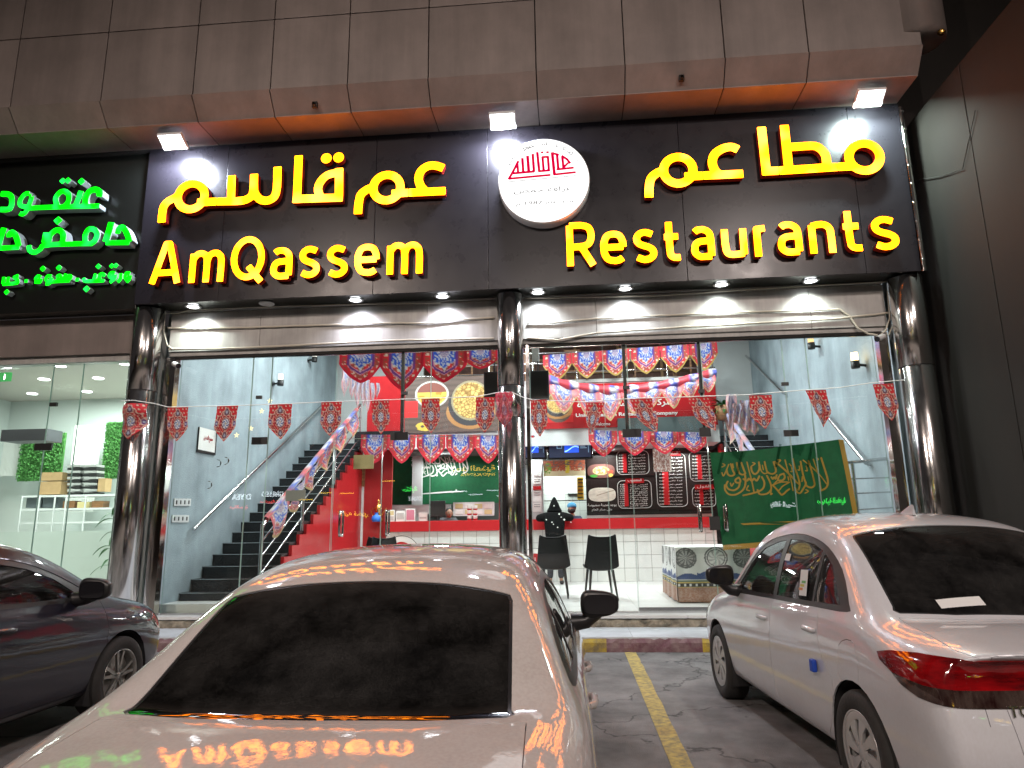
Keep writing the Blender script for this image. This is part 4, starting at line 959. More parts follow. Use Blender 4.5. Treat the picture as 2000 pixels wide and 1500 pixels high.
# ------------------------------------------------------------------ service counter
CY = 15.95
ct = thing('service_counter', (-.5, CY, FZ), 'long white tiled service counter with a glossy red top', 'counter')
cx0, cx1 = -4.3, 3.15
b = MB(); b.bb(cx0, cx1, CY+.02, CY+.55, FZ, 1.47); b.build('counter_core', M['grout'], ct)
b = MB(); b.bb(cx0-.02, cx1+.02, CY-.10, CY+.62, 1.465, 1.70); b.build('red_top', M['red_gloss'], ct, bevel=.012)
tw = .30
for i in range(int((cx1-cx0)/tw)+1):
    for j in range(4):
        x0 = cx0+i*tw; x1 = min(cx1, x0+tw); z0 = FZ+j*.284; 
        if x1-x0 < .03: continue
        t = MB(); t.bb(x0+.004, x1-.004, CY-.0, CY+.02, z0+.004, z0+.280); t.build('tile', M['tile_white'], ct)
for px, dx in ((783, 0), (1045, 0)):
    c = at(px, 1085 if px < 900 else 1105, CY-.03)
    rr = .46 if px < 900 else .40
    t = thing('counter_emblem', (c.x, CY-.02, c.z-rr), 'round white emblem plate on the counter front %s' % ('left of the middle column' if px < 900 else 'behind the standing customer'), 'emblem')
    b = MB(); b.disc((c.x, CY-.012, c.z), rr, 40); b.lathe([(rr, CY-.012), (rr, CY-.002)], (c.x, 0, c.z), 40, axis='Y'); b.build('plate', M['paper'], t)
    b = MB(); b.lathe([(rr*.97, CY-.014), (rr*.94, CY-.014)], (c.x, 0, c.z), 40, axis='Y'); b.build('ring_line', M['black'], t)
    m_ = MB(); 
    P = [(c.x+rr*.62*math.cos(a_), c.z+.02+rr*.62*math.sin(a_)) for a_ in np.linspace(0, math.pi, 20)]; m_.prism(P, CY-.018, CY-.0125); m_.build('red_dome', M['red_gloss'], t)
    for k in range(5): 
        q = MB(); q.bb(c.x-rr*.45+k*rr*.22, c.x-rr*.45+k*rr*.22+.012, CY-.022, CY-.0185, c.z+.05, c.z+rr*.45); q.build('dome_line', M['paper'], t)
# red side wall left of the counter with its arched pictures
b = MB(); b.bb(-4.95, -4.28, 16.3, 16.38, FZ, 3.4); rw_ = structure('red_side_wall', M['red_wall'], b)
b = MB(); b.bb(-5.1, -4.95, 16.28, 16.34, FZ, 3.4); structure('wall_corner_strip', M['white_metal'], b)
for px, py, col in ((673, 975, 0), (700, 930, 1)):
    c = at(px, py, 16.28); t = thing('arched_niche', (c.x, 16.28, c.z-.2), ('dark arched niche with a hanging white cloth on the red wall' if col == 0 else 'dark arched niche with a brass coffee pot on the red wall'), 'niche')
    P = [(c.x-.16, c.z-.25), (c.x+.16, c.z-.25), (c.x+.16, c.z+.2), (c.x+.08, c.z+.3), (c.x, c.z+.34), (c.x-.08, c.z+.3), (c.x-.16, c.z+.2)]
    m_ = MB(); m_.prism(P, 16.262, 16.30); m_.build('niche_back', M['wood'], t)
    if col == 0:
        m_ = MB(); m_.grid([[(c.x-.08+.16*i/6+.03*j/8, 16.25-.015*math.sin(i*2.1), c.z+.15-.5*j/8) for i in range(7)] for j in range(9)]); m_.build('cloth', M['paper'], t)
    else:
        m_ = MB(); m_.lathe([(.03, 0), (.07, .05), (.05, .13), (.03, .17), (.04, .2), (0, .25)], (c.x, 16.235, c.z-.2), 14); m_.build('coffee_pot', M['brass'], t)
# kitchen beyond the hatch (white tiles), menu wall
def kx_(px, Y): return X_(px, 900, Y)
KY = 17.2
b = MB(); b.bb(kx_(1143, KY), 3.6, KY, KY+.1, 1.7, 3.36); b.bb(kx_(1143, KY), 3.6, KY, KY+.1, FZ, 1.70); structure('menu_wall', M['black'], b)
b = MB(); b.bb(kx_(1037, KY), kx_(1060, KY), KY-.02, KY+.08, 1.6, 3.36); b.bb(-4.0, -3.75, KY, KY+.1, 1.6, 3.36); structure('hatch_jamb', M['white_metal'], b)
kt = thing('kitchen_tiling', (-.2, 20.3, FZ), 'white square wall tiles of the kitchen seen through the hatch', 'wall tiling')
b = MB(); b.bb(-3.9, 1.2, 20.32, 20.4, FZ, 3.4); b.build('tile_bed', M['grout'], kt)
for i in range(11):
    for j in range(7):
        x0 = -1.4+i*.20; z0 = 1.75+j*.23
        t = MB(); t.bb(x0+.003, x0+.197, 20.30, 20.32, z0+.003, z0+.227); t.build('tile', M['tile_white'], kt)
b = MB(); b.bb(-4.05, 1.4, MY+.2, 20.6, 3.32, 3.378); structure('counter_ceiling', M['dark_ceiling'], b)
def hatch_box(px0, px1, py0, py1, Y, d, m_, name, label, cat, parent=None, group=None, bevel=0):
    a_, c_ = at(px0, py1, Y), at(px1, py0, Y); b = MB(); b.bb(a_.x, c_.x, Y, Y+d, a_.z, c_.z)
    o = b.build(name, m_, parent, bevel=bevel)
    return tag(o, label, cat, group) if parent is None else o
hatch_box(1108, 1128, 932, 964, 20.2, .08, M['white_metal'], 'kitchen_cabinet', 'white wall box beside the yellow strip in the kitchen', 'cabinet')
ys = thing('order_rail', at(1133, 975, 17.1), 'yellow vertical ticket strip at the hatch edge', 'ticket rail')
hatch_box(1128, 1139, 932, 976, 17.12, .03, mat('tagyellow', (.65, .42, .02), .5), 'strip', None, None, ys)
for k in range(6): hatch_box(1129, 1139, 935+k*7, 937+k*7, 17.10, .02, M['black'], 'slot', None, None, ys)
hatch_box(1062, 1145, 976, 979, 17.0, .25, M['steel'], 'hatch_shelf', 'steel shelf behind the hooded customer', 'shelf')
nb = thing('notice_column', at(1048, 1000, 17.1), 'tall white column covered in paper notices beside the hatch', 'column')
hatch_box(1040, 1058, 905, 1013, 17.10, .06, M['white_metal'], 'post', None, None, nb)
for k, (y0, y1, m_) in enumerate(((920, 930, 'paper'), (933, 945, 'paper'), (949, 957, 'red_gloss'), (959, 980, 'paper'), (982, 1000, 'paper'))):
    hatch_box(1041, 1057, y0, y1, 17.085, .006, M[m_], 'notice', None, None, nb)
    for q in range(2 if m_ == 'paper' else 0):
        hatch_box(1043, 1055, y0+3+q*4, y0+4+q*4, 17.082, .002, M['black'], 'print_line', None, None, nb)
hatch_box(1145, 1390, 1003, 1012, 16.9, .1, M['tile_white'], 'back_counter', 'low white tiled ledge under the menu boards', 'ledge')
hatch_box(1145, 1390, 999, 1003, 16.85, .18, M['steel'], 'steel_shelf', 'long steel shelf edge under the menu boards', 'shelf')

# menu boards with price lists
mb = thing('menu_board', at(1270, 1000, KY-.03), 'large dark menu board with Arabic price lists and red price strips', 'menu board')
YM = KY-.03
c0, c1 = at(1145, 1000, YM), at(1395, 880, YM)
M['board'] = mat('board', (.022, .015, .014), .25)
M['print_white'] = mat('print_white', (.75, .74, .70), .6)
M['print_grey'] = mat('print_grey', (.45, .44, .42), .6)
for xa, xb in ((1146, 1286), (1287, 1395)):
    for za, zb_ in ((998, 932), (931, 872)):
        a_, b__ = at(xa, za, YM), at(xb, zb_, YM); b = MB(); b.bb(a_.x+.004, b__.x-.004, YM, YM+.02, a_.z+.003, b__.z-.003); b.build('board_panel', M['board'], mb)
def outline_box(px0, px1, py0, py1, Y, parent, m_, th=.008):
    a_, c_ = at(px0, py1, Y), at(px1, py0, Y); r_ = min(.12, (c_.x-a_.x)*.2); P = []
    for cx_, cz_, a0 in ((c_.x-r_, c_.z-r_, 0), (a_.x+r_, c_.z-r_, 90), (a_.x+r_, a_.z+r_, 180), (c_.x-r_, a_.z+r_, 270)):
        for k in range(6): t_ = math.radians(a0+k*18); P.append((cx_+r_*math.cos(t_), Y, cz_+r_*math.sin(t_)))
    b = MB(); b.tube(P, th, 4, closed=True); b.build('list_frame', m_, parent)
items = ['معصوب ملكي', 'معصوب سادة', 'معصوب بالعسل', 'فول باللحم', 'فول سادة', 'شكشوكة بيض', 'عدس سادة', 'كبدة غنم', 'كبدة حاشي', 'مقلقل لحم', 'فاصوليا', 'تميس جبن', 'تونة بالبيض', 'شاي عدني']
def plist(px0, px1, py0, py1, n, strip_px, head=None):
    outline_box(px0, px1, py0, py1, YM-.008, mb, M['print_grey'])
    a_, c_ = at(strip_px-3, py1-4, YM-.01), at(strip_px+3, py0+6, YM-.01)
    b = MB(); b.bb(a_.x, c_.x, YM-.012, YM-.002, a_.z, c_.z); b.build('price_strip', M['red_gloss'], mb)
    for k in range(n):
        y = py0+9+(py1-py0-14)*k/max(1, n-1)
        front_text('lettering', items[(k*3+n) % len(items)], M['print_white'], (strip_px+px1)/2+1, y+1.5, YM-.012, wpx=(px1-strip_px)*.72, hpx=3.6, ar=True, parent=mb, depth=.003)
        front_text('lettering', '%d.00' % (4+(k*5) % 14), M['print_white'], (strip_px+px0)/2, y+1, YM-.012, wpx=(strip_px-px0)*.62, hpx=2.4, parent=mb, depth=.003)
    if head:
        a_, c_ = at((px0+px1)/2-18, py0+6, YM-.012), at((px0+px1)/2+18, py0-4, YM-.012); b = MB(); b.bb(a_.x, c_.x, YM-.02, YM-.012, a_.z, c_.z); b.build('heading_plate', M['red_gloss'], mb, bevel=.02)
        front_text('lettering', head, M['print_white'], (px0+px1)/2, py0+3.5, YM-.022, wpx=27, hpx=6.5, ar=True, parent=mb, depth=.003)
plist(1206, 1266, 880, 927, 7, 1220); plist(1208, 1271, 938, 993, 11, 1223, 'المعصوب'); plist(1285, 1337, 885, 990, 15, 1300, 'المقلقل')
plist(1349, 1392, 882, 940, 8, 1366); plist(1354, 1396, 950, 990, 5, 1370, 'الفول')
front_text('lettering', 'يوجد عجينة سمبوسة', M['print_white'], 1176, 990, YM-.012, wpx=56, hpx=7, ar=True, parent=mb)
front_text('lettering', 'على مدار العام', M['print_white'], 1176, 999, YM-.012, wpx=40, hpx=6, ar=True, parent=mb)
# pictures of dishes on the board (flat prints)
def print_plate(name, px0, px1, py0, py1, Y, fn, parent, nx=60, nz=40, rough=.5, emit=0, oval=True, mname=None):
    a_, c_ = at(px0, py1, Y), at(px1, py0, Y); U, V = np.meshgrid(np.linspace(-1, 1, nx), np.linspace(-1, 1, nz), indexing='ij')
    X = a_.x+(U+1)/2*(c_.x-a_.x); Z = a_.z+(V+1)/2*(c_.z-a_.z)
    if oval:
        R_ = np.maximum(np.abs(U), np.abs(V)); A_ = np.arctan2(V, U); e = 3.0
        k = R_/np.maximum(1e-6, (np.abs(U)**e+np.abs(V)**e)**(1/e)); X = a_.x+(U*k+1)/2*(c_.x-a_.x); Z = a_.z+(V*k+1)/2*(c_.z-a_.z); U, V = U*k, V*k
    vs = [(float(x), Y, float(z)) for x, z in zip(X.ravel(), Z.ravel())]
    fs = [(i*nz+j, (i+1)*nz+j, (i+1)*nz+j+1, i*nz+j+1) for i in range(nx-1) for j in range(nz-1)]
    me = bpy.data.meshes.new(name); me.from_pydata(vs, [], fs); paint(me, fn(U.ravel(), V.ravel()))
    m_ = M.get(mname or 'print') or M.setdefault(mname or 'print', mat('print', (1, 1, 1), rough, attr='Col', emit=(1, 1, 1) if emit else None, estr=emit))
    return link_mesh(name, me, m_, parent)
def vnoise(x, y, s, seed=0):
    rs = np.random.RandomState(seed); G_ = rs.rand(64, 64); x = x*s; y = y*s; xi = np.floor(x).astype(int); yi = np.floor(y).astype(int); fx, fy = x-xi, y-yi; fx = fx*fx*(3-2*fx); fy = fy*fy*(3-2*fy)
    g_ = lambda a, b_: G_[a % 64, b_ % 64]
    return (g_(xi, yi)*(1-fx)+g_(xi+1, yi)*fx)*(1-fy)+(g_(xi, yi+1)*(1-fx)+g_(xi+1, yi+1)*fx)*fy
def mixc(a, b_, t): return a*(1-t[:, None])+b_*t[:, None]
def C3(*c): return np.array(c)[None, :]
def dish1(u, v):
    c = np.ones((len(u), 3))*C3(.13, .05, .04); n = vnoise(u, v*.7, 9, 1); r_ = np.hypot(u/.62, (v-.05)/.62)
    c = mixc(c, C3(.62, .42, .18), (r_ < 1).astype(float)); c = mixc(c, C3(.30, .15, .05), ((r_ < .85) & (n > .55)).astype(float)); c = mixc(c, C3(.72, .56, .30), ((r_ < .85) & (n < .35)).astype(float))
    c = mixc(c, C3(.05, .25, .03), (np.hypot((u+.55)/.3, (v+.7)/.22) < 1).astype(float)); c = mixc(c, C3(.55, .06, .03), (np.hypot((u-.68)/.2, (v+.15)/.25) < 1).astype(float)); return mixc(c, C3(.7, .5, .08), (np.hypot((u-.7)/.16, (v+.62)/.22) < 1).astype(float))
def dish2(u, v):
    n = vnoise(u, v, 5, 3); c = np.ones((len(u), 3))*C3(.62, .60, .50)*(.85+.3*n)[:, None]; d_ = np.abs(u*.5-v*.9+.1); return mixc(c, C3(.25, .22, .15), (d_ < .05).astype(float)*(u > -.4)*1.0)
print_plate('dish_picture', 1148, 1200, 906, 934, YM-.012, dish1, mb); print_plate('dish_picture', 1150, 1202, 952, 980, YM-.012, dish2, mb)
fp = thing('food_poster', at(1105, 930, KY-.05), 'poster of grilled meats on flatbread above the hatch', 'poster')
def grill(u, v):
    n = vnoise(u, v, 14, 5); c = np.ones((len(u), 3))*C3(.12, .11, .10); c = mixc(c, C3(.50, .45, .28), (v < -.15+.3*np.cos(u*1.4)).astype(float)); band = (v > -.35) & (v < 1)
    c = mixc(c, C3(.32, .07, .03), (band & (n > .35)).astype(float)); c = mixc(c, C3(.45, .12, .06), (band & (n > .65)).astype(float)); c = mixc(c, C3(.55, .45, .03), ((np.abs(u-.15) < .1) & (v > -.6) & (n > .3)).astype(float)); return mixc(c, C3(.10, .25, .03), ((np.hypot((u+.8)/.2, v/.7) < 1) & (n > .5)).astype(float))
print_plate('print', 1062, 1142, 898, 931, KY-.05, grill, fp, 80, 30, oval=False)

# screens above the hatch
def screen(px0, px1, py0, py1, Y, label):
    t = thing('menu_screen', at((px0+px1)/2, py1, Y), label, 'screen', group='hanging menu screens')
    a_, c_ = at(px0, py1, Y), at(px1, py0, Y); b = MB(); b.bb(a_.x, c_.x, Y, Y+.05, a_.z, c_.z); b.build('bezel', M['black_gloss'], t, bevel=.006)
    def fn(u, v):
        c = np.ones((len(u), 3))*C3(.004, .006, .02); e = lambda x0, x1, y0, y1: ((u > x0) & (u < x1) & (v > y0) & (v < y1)).astype(float)
        for k in range(4): c = mixc(c, C3(.10, .22, .45), e(-.62+k*.36, -.38+k*.36, .45, .85)*(1-e(-.60+k*.36, -.40+k*.36, .50, .80)))
        c = mixc(c, C3(.01, .05, .45), e(-.28, .42, -.55, .28)); sw = np.abs(v+.15-.25*np.sin(u*6)) < .06; c = mixc(c, C3(.25, .5, 1), e(-.28, .42, -.55, .28)*sw*(u > -.25))
        c = mixc(c, C3(.12, .2, .3), e(.44, .9, -.55, .28)*(1-e(.46, .88, -.52, .25))); c = mixc(c, C3(.2, .3, .4), e(.5, .8, -.1, -.05)+e(.5, .75, .1, .14)); c = mixc(c, C3(.15, .25, .4), e(-.62, -.38, -.1, .3)*(1-e(-.60, -.40, -.05, .25))); return c
    print_plate('display', px0+3, px1-3, py0+3, py1-4, Y-.003, fn, t, 90, 50, oval=False, emit=1.6, mname='display_%d' % px0)
screen(1020, 1066, 851, 898, 16.15, 'blue-lit menu screen just right of the middle column')
screen(1070, 1156, 851, 898, 16.15, 'wide blue-lit menu screen above the hooded customer')
for px0, px1, py0, py1, lb in ((945, 985, 725, 780, 'left'), (1031, 1071, 723, 778, 'right')):
    t = thing('hanging_speaker', at((px0+px1)/2, py1, 11.4), 'black box speaker hung inside the glass just %s of the middle column' % lb, 'speaker', group='black hanging speakers')
    a_, c_ = at(px0, py1, 11.4), at(px1, py0, 11.4); b = MB(); b.bb(a_.x, c_.x, 11.4, 11.65, a_.z, c_.z); b.build('cabinet', M['black'], t, bevel=.01)
    b = MB(); b.bb(a_.x+.03, c_.x-.03, 11.385, 11.398, a_.z+.03, c_.z-.03); b.build('grille', M['joint'], t)
    b = MB(); b.tube([((a_.x+c_.x)/2, 11.5, c_.z), ((a_.x+c_.x)/2, 11.5, 6.6)], .012, 6); b.build('hanger', M['black'], t)

# big red fascia boards above the counter
FYB = MY-.03
fb = thing('red_fascia', at(1230, 850, FYB), 'wide red fascia board with company name and bowl picture above the counter, right half', 'board')
a_, c_ = at(1062, 838, FYB), at(1396, 742, FYB); b = MB(); b.bb(a_.x, c_.x, FYB, FYB+.04, a_.z, c_.z); b.build('panel', M['red_gloss'], fb)
front_text('lettering', 'شركة عم قاسم المتحدة', M['print_white'], 1222, 799, FYB-.006, wpx=190, hpx=19, ar=True, parent=fb, bold=.02)
front_text('lettering', 'United Qassem Restaurants Company', M['print_white'], 1224, 814, FYB-.006, wpx=200, hpx=9, parent=fb, bold=.03)
front_text('lettering', 'Welcome', M['print_white'], 1176, 831, FYB-.006, wpx=32, hpx=6, parent=fb, bold=.02)
fa = thing('red_fascia', at(850, 850, FYB), 'red fascia board with big picture of a bowl of cashews, left half', 'board')
a_, c_ = at(716, 846, FYB), at(800, 733, FYB); b = MB(); b.bb(a_.x, c_.x, FYB, FYB+.04, a_.z, c_.z); b.build('panel', M['red_gloss'], fa)
def bowlpic(cx_, cy_, rx, ry, seed, red_left=True, asp=2.0):
    def fn(u, v):
        g_ = np.abs(np.sin((v+vnoise(u, v, 2, 7)*.15)*16)); c = np.ones((len(u), 3))*C3(.115, .075, .062)*(.75+.4*g_)[:, None]
        if red_left: c = mixc(c, C3(.60, .02, .02), (u < -.62+.12*np.sin(v*4)).astype(float))
        r_ = np.hypot((u-cx_)/rx, (v-cy_)/ry); ro = np.hypot((u-cx_+.02)/(rx*1.1), (v-cy_+.16)/(ry*1.05))
        c = mixc(c, C3(.42, .20, .07), (np.hypot((u-cx_)/(rx*1.25), (v-cy_+.42)/(ry*.85)) < 1).astype(float)); c = mixc(c, C3(.05, .045, .05), (ro < 1).astype(float)); c = mixc(c, C3(.32, .27, .17), (r_ < 1).astype(float))
        # cashews: cellular blobs
        rs = np.random.RandomState(seed); pts = rs.rand(150, 2)*2-1; pu, pv = cx_+pts[:, 0]*rx, cy_+pts[:, 1]*ry
        d1 = np.full(len(u), 9.); d2 = np.full(len(u), 9.)
        for a1, b1 in zip(pu, pv):
            q = np.hypot((u-a1)*asp, v-b1); d2 = np.minimum(d2, np.maximum(d1, q)); d1 = np.minimum(d1, q)
        ed = np.clip((d2-d1)/.035, 0, 1); ins = (r_ < .90).astype(float)
        c = mixc(c, C3(.22, .10, .02), ins); c = mixc(c, C3(.72, .50, .16)*1.0, ins*ed*np.clip(1.25-d1/.16, .25, 1))
        return c
    return fn
def picture(nm, px0, px1, py0, py1, fn, parent, nx, nz): return print_plate(nm, px0, px1, py0, py1, FYB-.006, fn, parent, nx, nz, oval=False)
def pic1(u, v):
    c = bowlpic(.42, .12, .42, .72, 2, False, 1.45)(u, v); n = vnoise(u, v, 13, 9)
    r_ = np.hypot((u+.42)/.34, (v-.38)/.45); c = mixc(c, C3(.55, .53, .50), (r_ < 1.08).astype(float)); c = mixc(c, C3(.72, .55, .08), ((r_ < .95) & (v < .45)).astype(float)); c = mixc(c, C3(.50, .25, .03), ((r_ < .95) & (v < .45) & (n > .6)).astype(float)); c = mixc(c, C3(.24, .07, .05), ((r_ < .95) & (v >= .45)).astype(float))
    c = mixc(c, C3(.60, .02, .02), ((u < -.72) & (v < .15) & (v > -.45)).astype(float)); c = mixc(c, C3(.70, .50, .08), ((np.hypot((u+.55)/.22, (v+.78)/.16) < 1) & (n > .3)).astype(float)); return c
picture('poster_print', 790, 972, 733, 846, pic1, fa, 190, 130)
def pic2(u, v):
    c = np.ones((len(u), 3))*C3(.60, .02, .02); q = bowlpic(-.1, .15, .85, .62, 4, False, .9)(u, v); r_ = np.hypot((u+.05)/1.05, (v+.05)/.95); return mixc(c, q, (r_ < 1).astype(float))
picture('poster_print', 1066, 1118, 758, 826, pic2, fb, 60, 80)
b = MB(); a_, c_ = at(1207, 848, 15.5), at(1385, 812, 15.5); b.bb(a_.x, c_.x, 15.5, 15.9, a_.z, c_.z); tag(b.build('glass_hood', M['plastic_grey'] if False else mat('hood_dark', (.06, .08, .08), .15)), 'dark greenish extractor box below the red board', 'extractor hood')

# ------------------------------------------------------------------ things on and behind the counter
def counter_item(name, label, cat, px0, px1, py0, py1, m_, d=.04, Y=15.95, tilt=0, parent=None):
    a_, c_ = at(px0, py1, Y), at(px1, py0, Y); z0 = 1.702; h = c_.z-a_.z
    b = MB(); b.box(((a_.x+c_.x)/2, Y+tilt*h/2, z0+h/2), (c_.x-a_.x, d, h), rot=Matrix.Rotation(math.radians(-12*tilt), 3, 'X')); o = b.build(name, m_, parent, bevel=.004)
    return tag(o, label, cat)
def stand(px0, px1, py0, py1, label, bands, Y=15.98):
    t = thing('leaflet_stand', (X_((px0+px1)/2, py1, Y), Y, 1.70), label, 'leaflet', group='leaflets standing on the counter'); a_, c_ = at(px0, py1, Y), at(px1, py0, Y); h = c_.z-a_.z
    b = MB(); b.bb(a_.x, c_.x, Y, Y+.01, 1.702, 1.702+h); b.build('sheet', M['paper'], t)
    for f0, f1, m_ in bands:
        b = MB(); b.bb(a_.x+.02, c_.x-.02, Y-.004, Y, 1.702+h*f0, 1.702+h*f1); b.build('print_block', m_, t)
M['pink'] = mat('pink', (.55, .18, .25), .6); M['cream'] = mat('cream', (.6, .5, .25), .6); M['bluebag'] = mat('bluebag', (.02, .16, .60), .4)
stand(752, 771, 992, 1015, 'cream and grey leaflet standing on the counter beside the blue bag', [(.55, .9, M['cream']), (.1, .45, M['print_grey'])])
stand(773, 791, 994, 1015, 'pale leaflet with grey print on the counter, second in the row', [(.2, .8, M['print_grey'])])
stand(792, 811, 991, 1016, 'pink and yellow leaflet on the counter, right end of the row', [(.1, .9, M['pink'])])
stand(818, 835, 985, 1002, 'white notice with small print standing behind the counter leaflets', [(.3, .5, M['print_grey'])], 16.3)
b = MB(); c = at(735, 1008, 15.95); b.lathe([(0, 0), (.09, .0), (.12, .06), (.09, .13), (.03, .17), (.05, .21)], (c.x, 15.95, 1.70), 14); tag(b.build('plastic_bag', M['bluebag']), 'small tied blue plastic bag on the counter', 'bag')
t = thing('coffee_pot', (X_(739, 990, 16.15), 16.15, 1.70), 'tall brass Arabic coffee pot ornament on the counter', 'coffee pot'); x_ = X_(739, 990, 16.15)
b = MB(); b.lathe([(.0, 0), (.11, .0), (.12, .04), (.08, .12), (.06, .22), (.09, .27), (.10, .30), (.05, .38), (.02, .44), (.03, .46), (0, .52)], (x_, 16.15, 1.70), 22); b.build('pot_body', M['brass'], t)
b = MB(); b.tube([(x_-.08, 16.15, 1.80), (x_-.17, 16.15, 1.90), (x_-.15, 16.15, 2.02), (x_-.06, 16.15, 2.02)], .012, 8); b.build('handle', M['brass'], t)
b = MB(); b.tube([(x_+.08, 16.15, 1.84), (x_+.14, 16.15, 1.95), (x_+.20, 16.15, 2.02)], [.02, .015, .008], 8); b.build('spout', M['brass'], t)
t = thing('till_monitor', (X_(858, 1000, 16.2), 16.2, 1.70), 'black cash register monitor seen from the back', 'monitor')
a_, c_ = at(838, 1012, 16.2), at(870, 975, 16.2)
b = MB(); b.bb(a_.x, c_.x, 16.2, 16.24, 1.80, 1.80+(c_.z-a_.z)*.85); b.build('screen_back', M['black'], t, bevel=.008)
b = MB(); b.tube([((a_.x+c_.x)/2, 16.24, 1.70), ((a_.x+c_.x)/2, 16.24, 1.9)], .03, 10); b.box(((a_.x+c_.x)/2, 16.24, 1.71), (.25, .2, .02)); b.build('stand', M['black'], t)
for k, (px, lb) in enumerate(((917, 'left'), (928, 'right'))):
    x_ = X_(px, 1000, 16.1); t = thing('cup_stack', (x_, 16.1, 1.70), 'tall stack of red-ringed paper cups on the counter, %s one' % lb, 'cups', group='stacks of paper cups')
    for q in range(9):
        b = MB(); b.lathe([(.045, 0), (.058, .035), (.060, .040), (.056, .040), (.044, .002)], (x_, 16.1, 1.70+q*.038), 14); b.build('cup', M['paper'] if q % 3 else M['red_gloss'], t)
hatch_box(885, 965, 980, 1008, 16.75, .05, M['white_metal'], 'notice_board', 'white board of small printed notices behind the cashier', 'notice board')
for k in range(4):
    for q in range(2): hatch_box(889+k*19, 904+k*19, 984+q*11, 993+q*11, 16.74, .008, M['paper'] if (k+q) % 2 else M['cream'], 'paper_notice', 'printed sheet on the board behind the cashier, %s of the %s row' % (('leftmost', 'second from left', 'third from left', 'rightmost')[k], ('upper', 'lower')[q]), 'notice', group='sheets pinned behind the cashier')
hatch_box(760, 880, 985, 1005, 16.95, .1, M['white_metal'], 'back_shelf', 'white shelf unit in the kitchen behind the leaflets', 'shelf')
hatch_box(690, 730, 888, 916, 11.2, .01, M['cream'], 'paper_sign', 'cream paper sign taped inside the glass left of the counter', 'paper sign')
hatch_box(557, 597, 957, 979, 10.21, .004, M['plastic_grey'], 'door_sticker', 'grey paper notice stuck to the glass before the stairs', 'notice')
b = MB(); b.bb(-.62, -.50, 11.48, 11.60, 4.30, 4.78); tag(b.build('paper_lantern', M['paper']), 'tall pale tapered hanging lantern above the right speaker', 'lantern')

# ------------------------------------------------------------------ chairs
def chair(x, y, rz, label):
    t = thing('dining_chair', (x, y, FZ), label, 'chair', rz=rz, group='black moulded dining chairs'); t.scale = (1.12, 1.12, 1.12)
    # local: y- is the back (towards the street)
    def Pt(u, v):   # u across -1..1, v: 0 seat front .. .45 seat rear .. 1 top
        if v < .42:
            f = v/.42; y_ = .24-.46*f; z = .44-.02*math.sin(f*3.1); hw = .215+.03*f; lift = .05*abs(u)**3
            return (u*hw, y_, z+lift)
        f = (v-.42)/.58; y_ = -.22-.10*f-.05*math.sin(min(1, f*2)*1.5); z = .44+.46*f; hw = .25-.055*f
        return (u*hw, y_+.05*abs(u)**2, z+.035*abs(u)**3*f+.025*(1-f)*abs(u)**3)
    b = MB(); A = [[Pt(-1+2*i/16, j/20) for i in range(17)] for j in range(21)]; b.grid(A)
    Bk = [[(p[0]*1.0, p[1]-.018, p[2]-.012) for p in r_] for r_ in A]; b.grid([r_[::-1] for r_ in Bk])
    b.build('shell', M['chair'], t, world=False, fix=False)
    b = MB(); b.tube([A[j][0] for j in range(21)]+[A[20][i] for i in range(17)]+[A[j][16] for j in range(20, -1, -1)]+[A[0][i] for i in range(16, 0, -1)], .012, 8, closed=True); b.build('shell_edge', M['chair'], t, world=False)
    for sx_ in (-1, 1):
        for y_, o_ in ((.16, .06), (-.18, -.08)):
            b = MB(); b.tube([(sx_*.16, y_, .43), (sx_*.21, y_+o_, .0)], [.022, .013], 10); b.build('leg', M['black'], t, world=False)
    return t
M['chair'] = mat('chair', (.011, .011, .012), .5, spec=.22, bump=.1, bscale=90)
c1 = chair(-.36, 12.5, 0, 'black moulded chair directly behind the hooded customer'); c2 = chair(.42, 12.1, .12, 'black moulded chair in front of the counter, right of the first')
for i_, (x, y, rz) in enumerate(((-4.15, 13.4, 2.4), (-3.55, 13.3, 3.6))):
    chair(x, y, rz, ['grey-black chair at the small table by the red stringer', 'black chair beside the small table left of the counter', 'black chair just in front of the counter emblem'][i_])
t = thing('small_table', (-3.85, 13.9, FZ), 'small round table between the black chairs left of the counter', 'table')
b = MB(); b.lathe([(0, 1.05-FZ+.0), (.36, 1.05-FZ), (.36, 1.08-FZ), (0, 1.08-FZ)], (-3.85, 13.9, FZ), 28); b.build('table_top', M['wood'], t)
b = MB(); b.lathe([(.03, .72), (.03, .03), (.22, .02), (.22, 0)], (-3.85, 13.9, FZ), 20); b.build('pedestal', M['black'], t)

